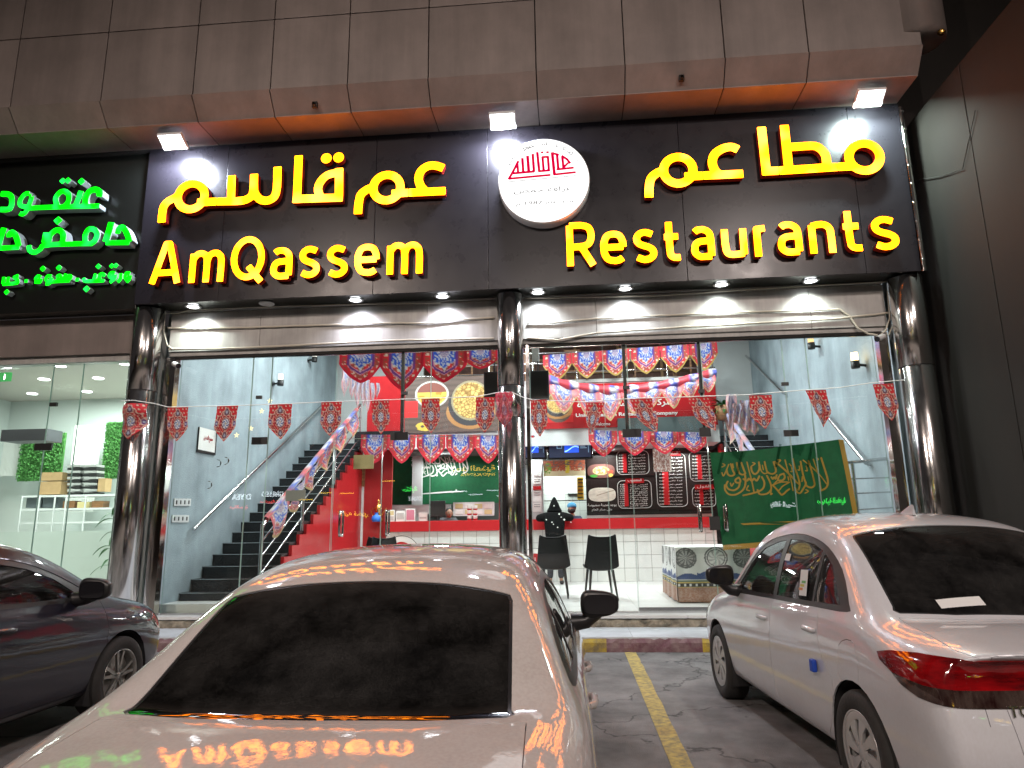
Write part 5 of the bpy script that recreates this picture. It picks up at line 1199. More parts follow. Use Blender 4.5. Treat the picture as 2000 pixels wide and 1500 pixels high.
# cloth covered table on the right
tx0, tx1, ty0, ty1, tz = 1.60, 2.75, 11.45, 13.2, 1.17
t = thing('covered_table', ((tx0+tx1)/2, (ty0+ty1)/2, FZ), 'square table covered to the floor with a Ramadan print cloth', 'table')
b = MB(); b.bb(tx0+.03, tx1-.03, ty0+.03, ty1-.03, FZ, tz-.03); b.build('table_frame', M['wood'], t)
def clothcol(u, v, side_=False):
    n = len(u); c = np.ones((n, 3))*C3(.62, .62, .60); V = v
    for k in range(-1, 3):
        for (cx_, cz_, rr, filled) in ((k*.9+.15, .80, .16, True), (k*.9+.62, .80, .17, False)):
            r_ = np.hypot((u-cx_)*1.0, (V-cz_)*.9); ring_ = (np.abs(r_-rr) < .012)|(np.abs(r_-rr*.8) < .008)
            c = mixc(c, C3(.09, .09, .09), ring_.astype(float)); 
            if filled: c = mixc(c, C3(.10, .10, .10), ((r_ < rr)*(.6+.4*(np.sin(np.arctan2(V-cz_, u-cx_)*12) > 0))).astype(float))
            else: c = mixc(c, C3(.35, .35, .34), ((r_ < rr*.75)*(np.sin(np.arctan2(V-cz_, u-cx_)*8+r_*40) > .2)).astype(float))
    sky_ = .46+.06*np.abs(np.sin(u*9))+.05*(np.abs(np.sin(u*4)) > .95); c = mixc(c, C3(.05, .08, .20), ((V < sky_) & (V > .40)).astype(float)); c = mixc(c, C3(.10, .14, .10), ((V < .40) & (V > .36)).astype(float)); c = mixc(c, C3(.45, .33, .08), (((V < .36) & (V > .335))|((V < .275) & (V > .26))).astype(float))
    band = (V < .335) & (V > .275); c = mixc(c, C3(.02, .02, .02), band.astype(float)); c = mixc(c, C3(.6, .6, .6), (band & (np.sin(u*70) > .55) & (np.abs(V-.305) < .018)).astype(float)); nn = vnoise(u*1.0, V, 60, 5)
    return mixc(c, C3(.26, .10, .045)*1.0, (V < .26).astype(float)*(.7+.3*nn))
M['cloth_print'] = mat('cloth_print', (1, 1, 1), .45, attr='Col', spec=.5)
def drape(p0, p1, nx, nz, name):
    p0, p1 = Vector(p0), Vector(p1); L_ = (p1-p0).length; nrm = (p1-p0).cross(Vector((0, 0, 1))).normalized(); vs = []; U = []; V = []
    for i in range(nx+1):
        for j in range(nz+1):
            f = i/nx; g_ = j/nz; w_ = .016*math.sin(f*L_*11)*(1-g_)+.010*math.sin(f*L_*23+1)*(1-g_)
            p = p0.lerp(p1, f)+nrm*(w_+.012*(1-g_)); vs.append((p.x, p.y, FZ+.015+(tz-FZ-.01)*g_)); U.append(f*L_); V.append(g_)
    me = bpy.data.meshes.new(name); me.from_pydata(vs, [], [(i*(nz+1)+j, (i+1)*(nz+1)+j, (i+1)*(nz+1)+j+1, i*(nz+1)+j+1) for i in range(nx) for j in range(nz)]); me.polygons.foreach_set('use_smooth', [True]*len(me.polygons))
    paint(me, clothcol(np.array(U), np.array(V))); return link_mesh(name, me, M['cloth_print'], t)
drape((tx0, ty0, 0), (tx1, ty0, 0), 110, 90, 'cloth_front'); drape((tx0, ty1, 0), (tx0, ty0, 0), 110, 70, 'cloth_side')
b = MB(); b.grid([[(tx0-.01+(tx1-tx0+.02)*i/20, ty0-.01+(ty1-ty0+.02)*j/20, tz+.004*math.sin(i*1.3)*math.cos(j*1.7)) for i in range(21)] for j in range(21)]); b.build('cloth_top', M['paper'], t)

# =================================================================== NEIGHBOURING SHOP
NX0, NX1 = -13.5, -6.72
ns = MB(); ns.bb(NX0, NX1, 10.42, 15.6, .1, FZ); structure('neighbour_floor', M['marble_white'], ns)
ns = MB(); ns.bb(NX0, NX1, 15.4, 15.6, FZ, 4.8); ns.bb(NX1-.02, LXW-.15, 10.3, 15.6, FZ, 4.8); ns.bb(NX0-.1, NX0, 10.3, 15.6, FZ, 4.8); structure('neighbour_walls', mat('mint_wall', (.62, .66, .64), .6), ns)
ns = MB(); ns.bb(NX0, NX1, 10.3, 15.5, 4.68, 4.8); structure('neighbour_ceiling', mat('beige_ceiling', (.50, .46, .42), .8), ns)
for k, (px, py) in enumerate(((10, 717), (117, 715), (63, 769), (86, 741), (192, 739), (170, 765), (245, 711), (236, 785), (139, 789), (204, 806), (22, 823), (172, 837))):
    d_ = ray(px, py); q = Vector((0, 0, HC))+d_*((4.672-HC)/d_.z)
    b = MB(); b.lathe([(0, 0), (.085, 0), (.10, .004), (.10, .012)], (q.x, q.y, 4.664), 20); tag(b.build('recessed_spot', M['lampon']), 'round ceiling spot in the neighbouring shop, %s' % ('at the photo edge by the glass head', 'at the glass head beside the clear seam', 'second row, left of the seam', 'at the glass head left of centre', 'front row near the lintel, right half', 'second row, between the seams', 'nearest the left column', 'third row, near the column', 'third row, behind the seam', 'fourth row above the hedge panel', 'deepest one at the photo edge', 'deepest one above the curtain')[k], 'ceiling light', 'ceiling spots of the neighbouring shop')
# hedge panels, curtains
hatch_box(0, 92, 837, 862, 11.6, .4, M['plastic_grey'] if False else mat('soffit_dark', (.07, .07, .08), .5), 'hanging_fascia', 'dark grey hanging fascia box inside the neighbouring shop', 'fascia')
ex = thing('exit_sign', at(8, 748, 12), 'small green exit sign at the photo edge in the neighbouring shop', 'exit sign')
hatch_box(-6, 22, 727, 745, 12, .03, emitm('exit_green', (.10, .55, .15), 1.0), 'lit_panel', None, None, ex); hatch_box(7, 10, 731, 741, 11.985, .01, M['paper'], 'running_figure', None, None, ex)
gh_ = mat('hedge', (.07, .24, .05), .8, noise=.6, nscale=30)
for px0, px1, py0, py1, Y, lb in ((35, 128, 845, 940, 14.6, 'left'), (200, 250, 825, 935, 14.6, 'right')):
    t = thing('hedge_panel', at((px0+px1)/2, py1, Y), 'artificial green hedge panel on the neighbour shop wall, %s one' % lb, 'hedge panel')
    a_, c_ = at(px0, py1, Y), at(px1, py0, Y); rr = random.Random(px0); b = MB(); b.bb(a_.x, c_.x, Y, Y+.05, a_.z, c_.z); b.build('backing', gh_, t)
    vs = []; fs = []
    for k in range(5200):
        x, z = rr.uniform(a_.x, c_.x), rr.uniform(a_.z, c_.z); y = Y-rr.uniform(0, .07); s_ = rr.uniform(.018, .04); a1 = rr.uniform(0, 6.28); dx, dz = math.cos(a1)*s_, math.sin(a1)*s_; n0 = len(vs)
        vs += [(x-dx, y, z-dz), (x-dz*.35, y-.02, z+dx*.35), (x+dx, y-.01, z+dz), (x+dz*.35, y, z-dx*.35)]; fs.append((n0, n0+1, n0+2, n0+3))
    b = MB(); b.add(vs, fs); o = b.build('leaves', gh_, t, fix=False); o['kind'] = 'stuff'
for px0, px1, py0, py1, Y in ((0, 42, 850, 930, 14.7), (128, 200, 830, 1000, 14.7)):
    a_, c_ = at(px0, py1, Y), at(px1, py0, Y); n = 60; b = MB(); b.grid([[(a_.x+(c_.x-a_.x)*i/n, Y-.03*math.sin(i*1.25), a_.z+(c_.z-a_.z)*j) for j in (0, 1)] for i in range(n+1)])
    tag(b.build('curtain', M['paper']), 'white pleated curtain inside the neighbouring shop, %s the hedge panels' % ('left of' if px0 == 0 else 'between'), 'curtain')
NYC = 12.6
b = MB(); a_, c_ = at(0, 1130, NYC), at(228, 1036, NYC); b.bb(NX0, c_.x+.3, NYC, NYC+.5, FZ, c_.z); tag(b.build('white_counter', mat('mint_counter', (.55, .62, .58), .5)), 'plain white counter of the neighbouring shop', 'counter')
sh = thing('shelf_rack', (X_(140, 1000, 13.6), 13.6, FZ), 'white metal shelf rack with boxes in the neighbouring shop', 'shelf')
for py in (970, 996, 1022):
    a_, c_ = at(42, py, 13.6), at(232, py, 13.6); b = MB(); b.bb(a_.x, c_.x, 13.6, 14.0, a_.z-.02, a_.z+.02); b.build('shelf_board', M['white_metal'], sh)
for px in (44, 78, 108, 130, 168, 230):
    a_ = at(px, 970, 13.6); b = MB(); b.tube([(a_.x, 13.6, FZ), (a_.x, 13.6, a_.z)], .018, 8); b.build('upright', M['white_metal'], sh)
def nbox(px0, px1, py0, py1, Y, d, m_, name, label, cat, group=None): return hatch_box(px0, px1, py0, py1, Y, d, m_, name, label, cat, group=group)
nbox(75, 120, 940, 966, 13.7, .3, M['cardboard'], 'cardboard_box', 'lower taped cardboard box on the rack', 'box'); nbox(78, 122, 922, 939, 13.7, .3, M['cardboard'], 'cardboard_box', 'upper cardboard box with torn white label on the rack', 'box')
nbox(190, 207, 934, 960, 13.7, .2, M['cardboard'], 'cardboard_box', 'small cardboard box right of the wrapped trays on the rack', 'box')
for k, px in enumerate((131, 163)):
    t = thing('tray_stack', at(px+14, 966, 13.7), 'tall plastic-wrapped stack of dark trays on the rack, %s one' % ('left', 'right')[k], 'trays', group='wrapped stacks of trays')
    for q in range(10):
        a_, c_ = at(px, 966-q*6, 13.7), at(px+26, 961-q*6, 13.7); b = MB(); b.bb(a_.x, c_.x, 13.7, 13.95, a_.z, c_.z); b.build('tray', M['plastic_grey'] if q % 2 else M['car_black'] if 'car_black' in M else M['black'], t)
for k, px in enumerate((50, 82)): nbox(px, px+32, 972, 992, 13.72, .25, mat('crate%d' % k, (.10, .12, .13), .4), 'dark_crate', 'dark slatted crate on the rack, %s one' % ('left', 'right')[k], 'crate', 'dark crates on the rack')
for k, px in enumerate((122, 150, 178)): nbox(px, px+24, 978+2*(k % 2), 993, 13.65, .2, M['wood'] if k != 1 else M['cream'], 'goods_pack', ['brown pack of goods on the rack shelf, left', 'yellow and white pack of goods on the rack shelf', 'brown pack of goods on the rack shelf, right'][k], 'package')
# plant
pl = thing('potted_plant', (X_(225, 1120, 12.1), 12.1, FZ), 'tall leafy green potted plant beside the left column', 'plant'); rr = random.Random(5); x_ = X_(228, 1000, 12.1)
b = MB(); b.lathe([(0, 0), (.15, 0), (.2, .35), (.18, .35)], (x_, 12.1, FZ), 20); b.build('pot', M['white_metal'], pl)
b = MB(); b.tube([(x_, 12.1, FZ+.3), (x_+.02, 12.1, 1.4), (x_-.02, 12.1, 2.1)], .02, 8); b.build('stem', M['wood'], pl)
lm = mat('plant_leaf', (.035, .13, .035), .35, noise=.3)
for k in range(26):
    z = .95+k*.048; an = rr.uniform(0, 6.28); ln = rr.uniform(.24, .42); dx, dy = math.cos(an), math.sin(an)*.6; P = []
    for i in range(7):
        f = i/6; w_ = .05*math.sin(math.pi*min(1, f*.95+.03)); cx_, cy_, cz_ = x_+dx*ln*f, 12.1+dy*ln*f, z+.16*f-.30*f*f
        P.append([(cx_-dy*w_, cy_+dx*w_, cz_), (cx_, cy_, cz_-.012), (cx_+dy*w_, cy_-dx*w_, cz_)])
    b = MB(); b.grid(P); b.build('leaf', lm, pl, fix=False)
# plant on the right landing upstairs
pl = thing('potted_plant', atx(1410, 790, 3.75), 'bushy dark green plant on the upper right landing', 'plant'); c = at(1412, 755, 15.6); rr = random.Random(8)
b = MB(); b.lathe([(0, 0), (.18, 0), (.22, .3), (.2, .3)], (c.x, 15.6, c.z-.75), 16); b.build('pot', M['wood'], pl)
for k in range(44):
    an = rr.uniform(0, 6.28); el = rr.uniform(-.2, 1.3); ln = rr.uniform(.25, .5); d_ = Vector((math.cos(an)*math.cos(el), math.sin(an)*math.cos(el), math.sin(el))); sd = d_.cross(Vector((0, 0, 1))).normalized(); P = []
    for i in range(5):
        f = i/4; w_ = .05*math.sin(math.pi*min(1, f+.05)); q = Vector((c.x, 15.6, c.z-.45))+d_*ln*f+Vector((0, 0, -.18*f*f+.0)); P.append([q-sd*w_, q, q+sd*w_])
    b = MB(); b.grid(P); b.build('leaf', lm, pl, fix=False)
# =================================================================== PRINTED FABRICS
M['fabric'] = mat('fabric', (1, 1, 1), .75, attr='Col', trans=.22, sheen=.2)
M['fabric_shiny'] = mat('fabric_shiny', (1, 1, 1), .5, attr='Col', trans=.12)
def F(x): return x.astype(float)
RED, DRED, CRM, BRN, PUR, BLU, WHT, PALE = C3(.60, .014, .022), C3(.20, .010, .018), C3(.62, .46, .36), C3(.30, .055, .035), C3(.13, .03, .16), C3(.015, .07, .42), C3(.72, .72, .74), C3(.42, .50, .62)
def pennant_col(u, v):
    n = vnoise(u+3, v*2.3, 7, 11); c = np.ones((len(u), 3))*RED
    g_ = (np.mod(u*3.1+np.floor(v*9)*.5, 1)-.5)**2+(np.mod(v*9, 1)-.5)**2; c = mixc(c, CRM, F((g_ < .06) & (n > .35))); c = mixc(c, DRED, F((g_ > .10) & (g_ < .16) & (n > .5)))
    V = (v-.50)*2.1; r_ = np.hypot(u/.80, V/.72); th = np.arctan2(V, u); r2 = r_*(1+.10*np.cos(8*th)+.04*np.cos(16*th))
    c = mixc(c, CRM, F(r2 < 1.04)); c = mixc(c, C3(.26, .012, .02), F(r2 < .97)); dots = np.sin(u*34)*np.sin(v*62) > .3; c = mixc(c, C3(.58, .16, .13), F((r2 < .92) & dots)); c = mixc(c, CRM, F((r2 < .74) & (r2 > .70))); c = mixc(c, RED, F((r2 < .70) & (r2 > .62)))
    for cz, rr in ((.17, .26), (.83, .26)):
        q = np.hypot(u, (v-cz)*2.1)*(1+.12*np.cos(5*np.arctan2((v-cz), u)+1.57)); c = mixc(c, CRM, F(q < rr)); c = mixc(c, C3(.13, .04, .08), F(q < rr-.05)); c = mixc(c, PALE*.8, F((q < rr-.16)))
    for s in (-1, 1):
        q = np.hypot((u-s*.82), (v-.5)*2.1); c = mixc(c, CRM, F(q < .20)); c = mixc(c, PUR, F(q < .15)); c = mixc(c, PALE, F(q < .06))
    q = np.hypot(u, V); sw = np.sin(6*th+q*22) > 0; c = mixc(c, CRM, F(q < .40)); c = mixc(c, DRED, F(q < .37)); c = mixc(c, WHT, F(q < .30)); c = mixc(c, C3(.03, .09, .28), F((q < .28) & sw)); return mixc(c, C3(.5, .35, .08), F(q < .06))
def scallop_hw(v, top=.42):
    t = np.clip((v-top)/(1-top), 0, 1); return np.where(v < top, 1.0, np.maximum(0, (1-t**1.7))**.85*(1-.12*np.sin(t*math.pi)))
def scallop_col(u, v, hem=0, faded=0.0):
    """u is true offset in half-widths, v downwards; hem 0 red, 1 golden fringe"""
    n = vnoise(u+5, v*2, 8, 3); hw = scallop_hw(v); 
    d_ = (hw-np.abs(u))*.75; d_ = np.minimum(d_, (1.0-v)*1.15-np.abs(u)*.45+.0) 
    c = np.ones((len(u), 3))*BRN; blob = (np.sin(u*17+np.sin(v*9)*2)*np.sin(v*30+u*3) > .35); c = mixc(c, CRM, F(blob & (n > .3))); c = mixc(c, RED, F(~blob & (n > .62)))
    c = mixc(c, C3(.55, .25, .30), F((d_ < .40) & (d_ > .37))); c = mixc(c, PUR, F((d_ < .37) & (d_ > .29))); c = mixc(c, C3(.55, .25, .30), F((d_ < .29) & (d_ > .265))); c = mixc(c, RED, F((d_ < .265) & (d_ > .14) & (n > .45)))
    c = mixc(c, (C3(.40, .26, .06) if hem else C3(.52, .01, .03)), F(d_ < (.075 if hem else .11)))
    r_ = np.hypot(u/.54, (v-.03)/.50); q = r_*(1+.07*np.cos(6*np.arctan2(v-.05, u))); tip = (np.abs(u) < .10*(1-np.clip((v-.5)/.16, 0, 1))) & (v > .4) & (v < .66)
    ara = np.sin(u*21+2*np.sin(v*17))*np.cos(v*25+2.5*np.sin(u*13)) > -.25
    c = mixc(c, WHT*.62, F((q < 1.0)|tip)); c = mixc(c, BLU, F((q < .95) & ara)); c = mixc(c, C3(.42, .33, .40), F(r_ < .42)); c = mixc(c, C3(.18, .15, .28), F((r_ < .42) & (np.sin(r_*60) > .3))); c = mixc(c, WHT*.8, F((r_ < .45) & (r_ > .42)))
    side_ = (np.abs(u) > .86) & (v < .42); c = mixc(c, C3(.50, .012, .03), F(side_))
    return c*(1-faded)+C3(.62, .56, .58)*faded
def cloth_panel(name, fn_pos, colfn, nu, nv, m, parent, hwfn):
    vs = []; U = []; V = []
    for i in range(nu+1):
        for j in range(nv+1):
            v = j/nv; h = float(hwfn(np.array([v]))[0]); u = (-1+2*i/nu)*max(h, .001); vs.append(tuple(fn_pos(u, v))); U.append(u); V.append(v)
    me = bpy.data.meshes.new(name); me.from_pydata(vs, [], [(i*(nv+1)+j, i*(nv+1)+j+1, (i+1)*(nv+1)+j+1, (i+1)*(nv+1)+j) for i in range(nu) for j in range(nv)])
    me.polygons.foreach_set('use_smooth', [True]*len(me.polygons)); paint(me, colfn(np.array(U), np.array(V))); return link_mesh(name, me, m, parent)
def pennant_hw(v):
    t = np.clip((v-.60)/.40, 0, 1); return np.where(v < .60, 1-.03*np.sin(v*6), np.maximum(0, 1-t**1.25)*.97+.03*(t < 1))
YS = 9.585
PN = [(257, 788, 858, 24, 'a', 'pennant wrapped against the left steel column'), (348, 796, 862, 20, 'n', 'pennant on the far left of the glass, right of the column'), (445, 793, 862, 20.5, 'n', 'pennant in front of the framed notice'), (548, 790, 858, 22, 'w', 'wide pennant left of the rising handrail'),
      (648, 785, 851, 20, 'n', 'pennant where the handrail meets the landing'), (743, 782, 848, 17.5, 'n', 'pennant over the plain red board'), (841, 779, 846, 18, 'n', 'pennant left of the bowl of nuts picture'), (948, 776, 845, 18.5, 'n', 'pennant over the right edge of the bowl picture'),
      (985, 768, 836, 19, 'c', 'crumpled pinkish pennant on the middle column'), (1052, 781, 853, 16, 'n', 'straight pennant just right of the middle column'), (1160, 786, 853, 17, 't', 'twisted dark pennant left of the black fitting'), (1252, 779, 846, 22, 's', 'slanting pennant above the dark extractor box'),
      (1364, 776, 843, 22, 's', 'crooked pennant at the right end of the red board'), (1484, 772, 838, 22, 'w', 'pennant beside the pale draped cloth'), (1590, 762, 834, 20, 's2', 'folded narrow pennant on the blue-grey right wall'), (1724, 750, 822, 20, 's3', 'last pennant on the right, under the amber wall lamp')]
sp = [at(x, y, YS) for x, y in ((236, 783), (262, 782), (300, 788), (328, 795), (430, 793), (530, 790), (635, 785), (730, 782), (825, 778), (930, 775), (975, 766), (1000, 766), (1022, 776), (1040, 781), (1145, 785), (1235, 778), (1345, 775), (1460, 771), (1568, 762), (1640, 757), (1700, 748), (1765, 742))]
b = MB(); b.tube(sp, .006, 6); one('bunting_string', M['paper'], b, 'white string stretched across the whole shopfront', 'string')
for k, (px, y0, y1, w2, mode, lb) in enumerate(PN):
    a_ = at(px, y0, YS); c_ = at(px, y1, YS); H_ = a_.z-c_.z; Wd = (at(px+w2, y0, YS)-at(px-w2, y0, YS)).x/2; rr = random.Random(k*7+1); ph = rr.uniform(0, 6); sk = rr.uniform(-.03, .03); am = rr.uniform(.008, .022)
    def pos(u, v, a_=a_, H_=H_, Wd=Wd, ph=ph, sk=sk, am=am, mode=mode):
        x = u*Wd; y = am*math.sin(u*2.6+v*3+ph)*v-.006; z = -v*H_; s = sk*v
        if mode == 'a': y = -.02+.10*u*u*1.2-.02*math.sin(v*9); x = u*Wd
        elif mode == 'w': s = .03*v*v; z *= 1; x = u*Wd*(1+.04*math.sin(v*5+u))
        elif mode == 'c': x = u*Wd*(.82+.12*math.sin(v*11)); y = -.05-.03*math.sin(u*9+v*7)-.02*math.cos(v*16)
        elif mode == 't': ang = 1.15*v*1.1+.2; x = u*Wd*math.cos(ang)*1.1+(.02-.10*v); y = u*Wd*math.sin(ang); s = 0
        elif mode == 's': s = .14*v*v+.05*v; y += .05*math.sin(v*4+u*2)*v; x = u*Wd*(1-.25*v)
        elif mode == 's2': s = .10*v; x = max(0.0, min(1.0, u*.5+.5))**(1+v*.6)*2*Wd-Wd; x = x*(1-.35*v)+.02; y = .06*math.sin(u*3+1)*v
        elif mode == 's3': s = .06*v
        return Vector((a_.x+x+s, YS+y, a_.z+z))
    def colf(u, v, mode=mode):
        c = pennant_col(u, v)
        return c*.6+C3(.30, .05, .09) if mode == 'c' else c
    o = cloth_panel('pennant', pos, colf, 30, 60, M['fabric'], None, pennant_hw); tag(o, 'red patterned '+lb, 'pennant', 'red patterned pennants on the string')

def valance(name, px_list, ytop, ytip, Y, label, hem=0, faded=0, sag=0.0, m='fabric', dep=.03, parent=None, tops=None):
    """px_list: centres and half widths in photo pixels on depth plane Y"""
    c0 = at(px_list[0][0], ytop if not callable(ytop) else ytop(px_list[0][0]), Y)
    t = thing(name, c0, label, 'valance')
    for k, (px, hw_) in enumerate(px_list):
        yt = ytop(px) if callable(ytop) else ytop; yb = ytip(px) if callable(ytip) else ytip
        a_ = at(px, yt, Y); c_ = at(px, yb, Y); H_ = a_.z-c_.z; Wd = (at(px+hw_, yt, Y)-at(px-hw_, yt, Y)).x/2; ph = k*1.7
        zl = at(px-hw_, (ytop(px-hw_) if callable(ytop) else yt), Y).z; zr_ = at(px+hw_, (ytop(px+hw_) if callable(ytop) else yt), Y).z
        def pos(u, v, a_=a_, H_=H_, Wd=Wd, ph=ph, zl=zl, zr_=zr_):
            f = (u+1)/2; return Vector((a_.x+u*Wd*1.0, Y+dep*math.sin(u*3.2+ph)*(.3+.7*v)+.012*math.sin(v*8+ph), zl*(1-f)+zr_*f-v*H_))
        cloth_panel('scallop', pos, lambda u, v: scallop_col(u, v, hem, faded), 34, 40, M[m], t, scallop_hw)
    return t
def lin(x0, y0, x1, y1): return lambda x: y0+(y1-y0)*(x-x0)/(x1-x0)
valance('valance', [(705, 42), (786, 42), (868, 44), (938, 34)], 684, lambda x: 748 if x < 750 else 762 if x < 800 else 748 if x < 880 else 722, 11.2, 'large red and blue patterned valance hanging close behind the glass, left of the middle column', dep=.05)
valance('valance', [(1088, 28), (1145, 28), (1201, 28), (1260, 28), (1317, 28), (1373, 27)], lin(1060, 694, 1400, 668), lin(1060, 744, 1400, 722), 15.9, 'yellow-edged valance along the upper gallery railing, right half', hem=1)
valance('valance', [(732, 27), (785, 27), (842, 28), (899, 28), (953, 26)], 849, 905, 15.7, 'valance of red scallops above the counter, left of the middle column', hem=0)
valance('valance', [(1177, 28), (1238, 30), (1296, 29), (1353, 27)], lin(1150, 840, 1390, 845), lin(1150, 893, 1390, 884), 15.4, 'valance of red scallops hanging over the price boards')
valance('valance', [(1052, 24), (1100, 24)], 838, 862, 16.1, 'short piece of patterned valance above the blue screens')
# sagging swag across the red board
SW = spline([(1068, 740), (1120, 754), (1190, 762), (1260, 758), (1330, 745), (1396, 728)], 8)
t = thing('draped_banner', at(1230, 800, 15.6), 'glossy patterned banner sagging across the red company board', 'banner')
swf = lambda x: float(np.interp(x, [p[0] for p in SW], [p[1] for p in SW]))
for k, (px, hw_, dp) in enumerate(((1100, 27, 62), (1147, 25, 62), (1190, 24, 62), (1233, 22, 50), (1272, 21, 42), (1310, 20, 52), (1346, 19, 40), (1378, 17, 36))):
    a_ = at(px, swf(px), 15.55); Wd = (at(px+hw_, 780, 15.55)-at(px-hw_, 780, 15.55)).x/2; H_ = a_.z-at(px, swf(px)+dp, 15.55).z
    def pos(u, v, a_=a_, H_=H_, Wd=Wd, px=px, hw_=hw_, k=k): return Vector((a_.x+u*Wd*(1-.10*v), 15.55-.16*math.sin(min(1, v*2.2)*math.pi*.5)+.03*math.sin(u*4+k), at(px+u*hw_, swf(px+u*hw_), 15.55).z-v*H_-(.10*v*u*(1 if k % 2 else -1))))
    cloth_panel('scallop', pos, lambda u, v: scallop_col(u, v, 1, .16), 30, 34, M['fabric_shiny'], t, scallop_hw)
b = MB(); n = 60; P = []
for i in range(n+1):
    px = 1066+(1398-1066)*i/n; a_ = at(px, swf(px), 15.55); P.append([a_+Vector((0, -.03-.09*math.sin(q*math.pi/5)+.0, .10-.042*q*1.1+.012*math.sin(i*.9+q))) for q in range(6)])
b.grid(P); me = b.mesh('swag_fold', fix=False)
co = np.array([(p[0], p[2]) for r_ in P for p in r_]); 
st_ = np.sin(co[:, 0]*14) ; cc = np.ones((len(co), 3))*C3(.55, .05, .07); cc = mixc(cc, C3(.62, .58, .62), F(st_ > .1)); cc = mixc(cc, C3(.10, .12, .45), F((st_ > .5) & (vnoise(co[:, 0], co[:, 1], 16, 2) > .5))); paint(me, cc); link_mesh('swag_fold', me, M['fabric_shiny'], t)
# cloth on the railings
def rail_cloth(x, y0, z0, y1, z1, n, label, faded, hem=1, drop=.55, side=1):
    t = thing('railing_cloth', (x, y0, z0), label, 'cloth')
    for k in range(n):
        f0, f1 = k/n, (k+1)/n; rr = random.Random(k+int(x*10))
        def pos(u, v, f0=f0, f1=f1, k=k, rr=rr):
            f = f0+(f1-f0)*(u+1)/2; y = y0+(y1-y0)*f; z = z0+(z1-z0)*f+.03
            w_ = v*drop; return Vector((x+side*(.05+.05*math.sin(v*3+k)+.03*math.sin(u*5+k)), y+.04*math.sin(v*6+k), z-w_-.03*math.cos(u*3)*v))
        cloth_panel('scallop', pos, lambda u, v: scallop_col(u, v, hem, faded), 30, 34, M['fabric'], t, scallop_hw)
    b = MB(); P = []
    for i in range(41):
        f = i/40; y = y0+(y1-y0)*f; z = z0+(z1-z0)*f; P.append([Vector((x+side*.055*math.sin(a*1.0)*1.0, y, z+.045*math.cos(a)+.004*math.sin(i*1.4))) for a in (-1.9, -1.2, -.5, .3, 1.0, 1.6, 2.2)])
    b.grid(P); me = b.mesh('cloth_fold', fix=False); uu = np.repeat(np.arange(41), 7)/40*n*2; vv = np.tile(np.arange(7), 41)/6; c_ = scallop_col(np.mod(uu, 2)-1, vv*.5, hem, faded); paint(me, c_); link_mesh('cloth_fold', me, M['fabric'], t)
rail_cloth(-4.98, 11.05, 1.70, 15.6, 4.28, 6, 'patterned red and blue cloth draped down the left stair railing', .12, drop=.50, side=1)
rail_cloth(3.48, 12.6, 2.32, 15.7, 4.05, 4, 'pale pink and blue cloth draped over the right stair railing', .45, drop=.62, side=-1)
# bunch of faded hanging tails upper left
t = thing('hanging_tails', at(700, 760, 14.6), 'bunch of faded pinkish fabric tails hanging under the upper left valance', 'fabric tails')
for k, (px, y0, y1, w_) in enumerate(((676, 712, 776, 9), (690, 735, 782, 6), (700, 738, 800, 6), (710, 745, 795, 5), (718, 742, 806, 6), (728, 748, 786, 5), (738, 748, 780, 4))):
    a_ = at(px, y0, 14.6); c_ = at(px, y1, 14.6); Wd = (at(px+w_, y0, 14.6)-at(px-w_, y0, 14.6)).x/2
    def pos(u, v, a_=a_, c_=c_, Wd=Wd, k=k): return Vector((a_.x+u*Wd+.02*math.sin(v*5+k), 14.6+.03*math.sin(u*4+v*3+k), a_.z+(c_.z-a_.z)*v))
    cloth_panel('fabric_tail', pos, lambda u, v: scallop_col(u, v*.9, 0, .5), 12, 26, M['fabric'], t, lambda v: np.clip(1-np.abs(v-.3)*.5, 0, 1)*(1-np.clip((v-.6)/.4, 0, 1)**1.5))
# pale cloth bundle on the right railing top
t = thing('cloth_bundle', at(1440, 830, 12.8), 'knotted pale pink patterned cloth hanging beside the right railing', 'cloth')
for k, (px, y0, y1, w_) in enumerate(((1428, 770, 846, 8), (1441, 788, 830, 9), (1455, 782, 846, 9), (1468, 800, 852, 7))):
    a_ = at(px, y0, 12.8); c_ = at(px+k*2, y1, 12.8); Wd = (at(px+w_, y0, 12.8)-at(px-w_, y0, 12.8)).x/2
    def pos(u, v, a_=a_, c_=c_, Wd=Wd, k=k): return Vector((a_.x+(c_.x-a_.x)*v+u*Wd*(1+.3*math.sin(v*7+k)), 12.8+.05*math.sin(u*4+v*4+k), a_.z+(c_.z-a_.z)*v))
    cloth_panel('fold', pos, lambda u, v: scallop_col(u, v*.8, 1, .45), 14, 28, M['fabric'], t, lambda v: 1-np.clip((v-.75)/.25, 0, 1)**1.5)
# thin patterned hanging over the price lists
a_, c_ = at(1277, 922, 15.6), at(1309, 877, 15.6)
def pos(u, v): return Vector(((a_.x+c_.x)/2+u*(c_.x-a_.x)/2, 15.6+.02*math.sin(u*3), c_.z+(a_.z-c_.z)*v))
o = cloth_panel('hanging_sample', pos, lambda u, v: mixc(np.ones((len(u), 3))*C3(.30, .16, .13), C3(.6, .55, .5), F(vnoise(u, v, 15, 4) > .62)), 30, 40, M['fabric'], None, lambda v: np.ones_like(v)); tag(o, 'brown speckled cloth piece hanging in front of the price lists', 'cloth')

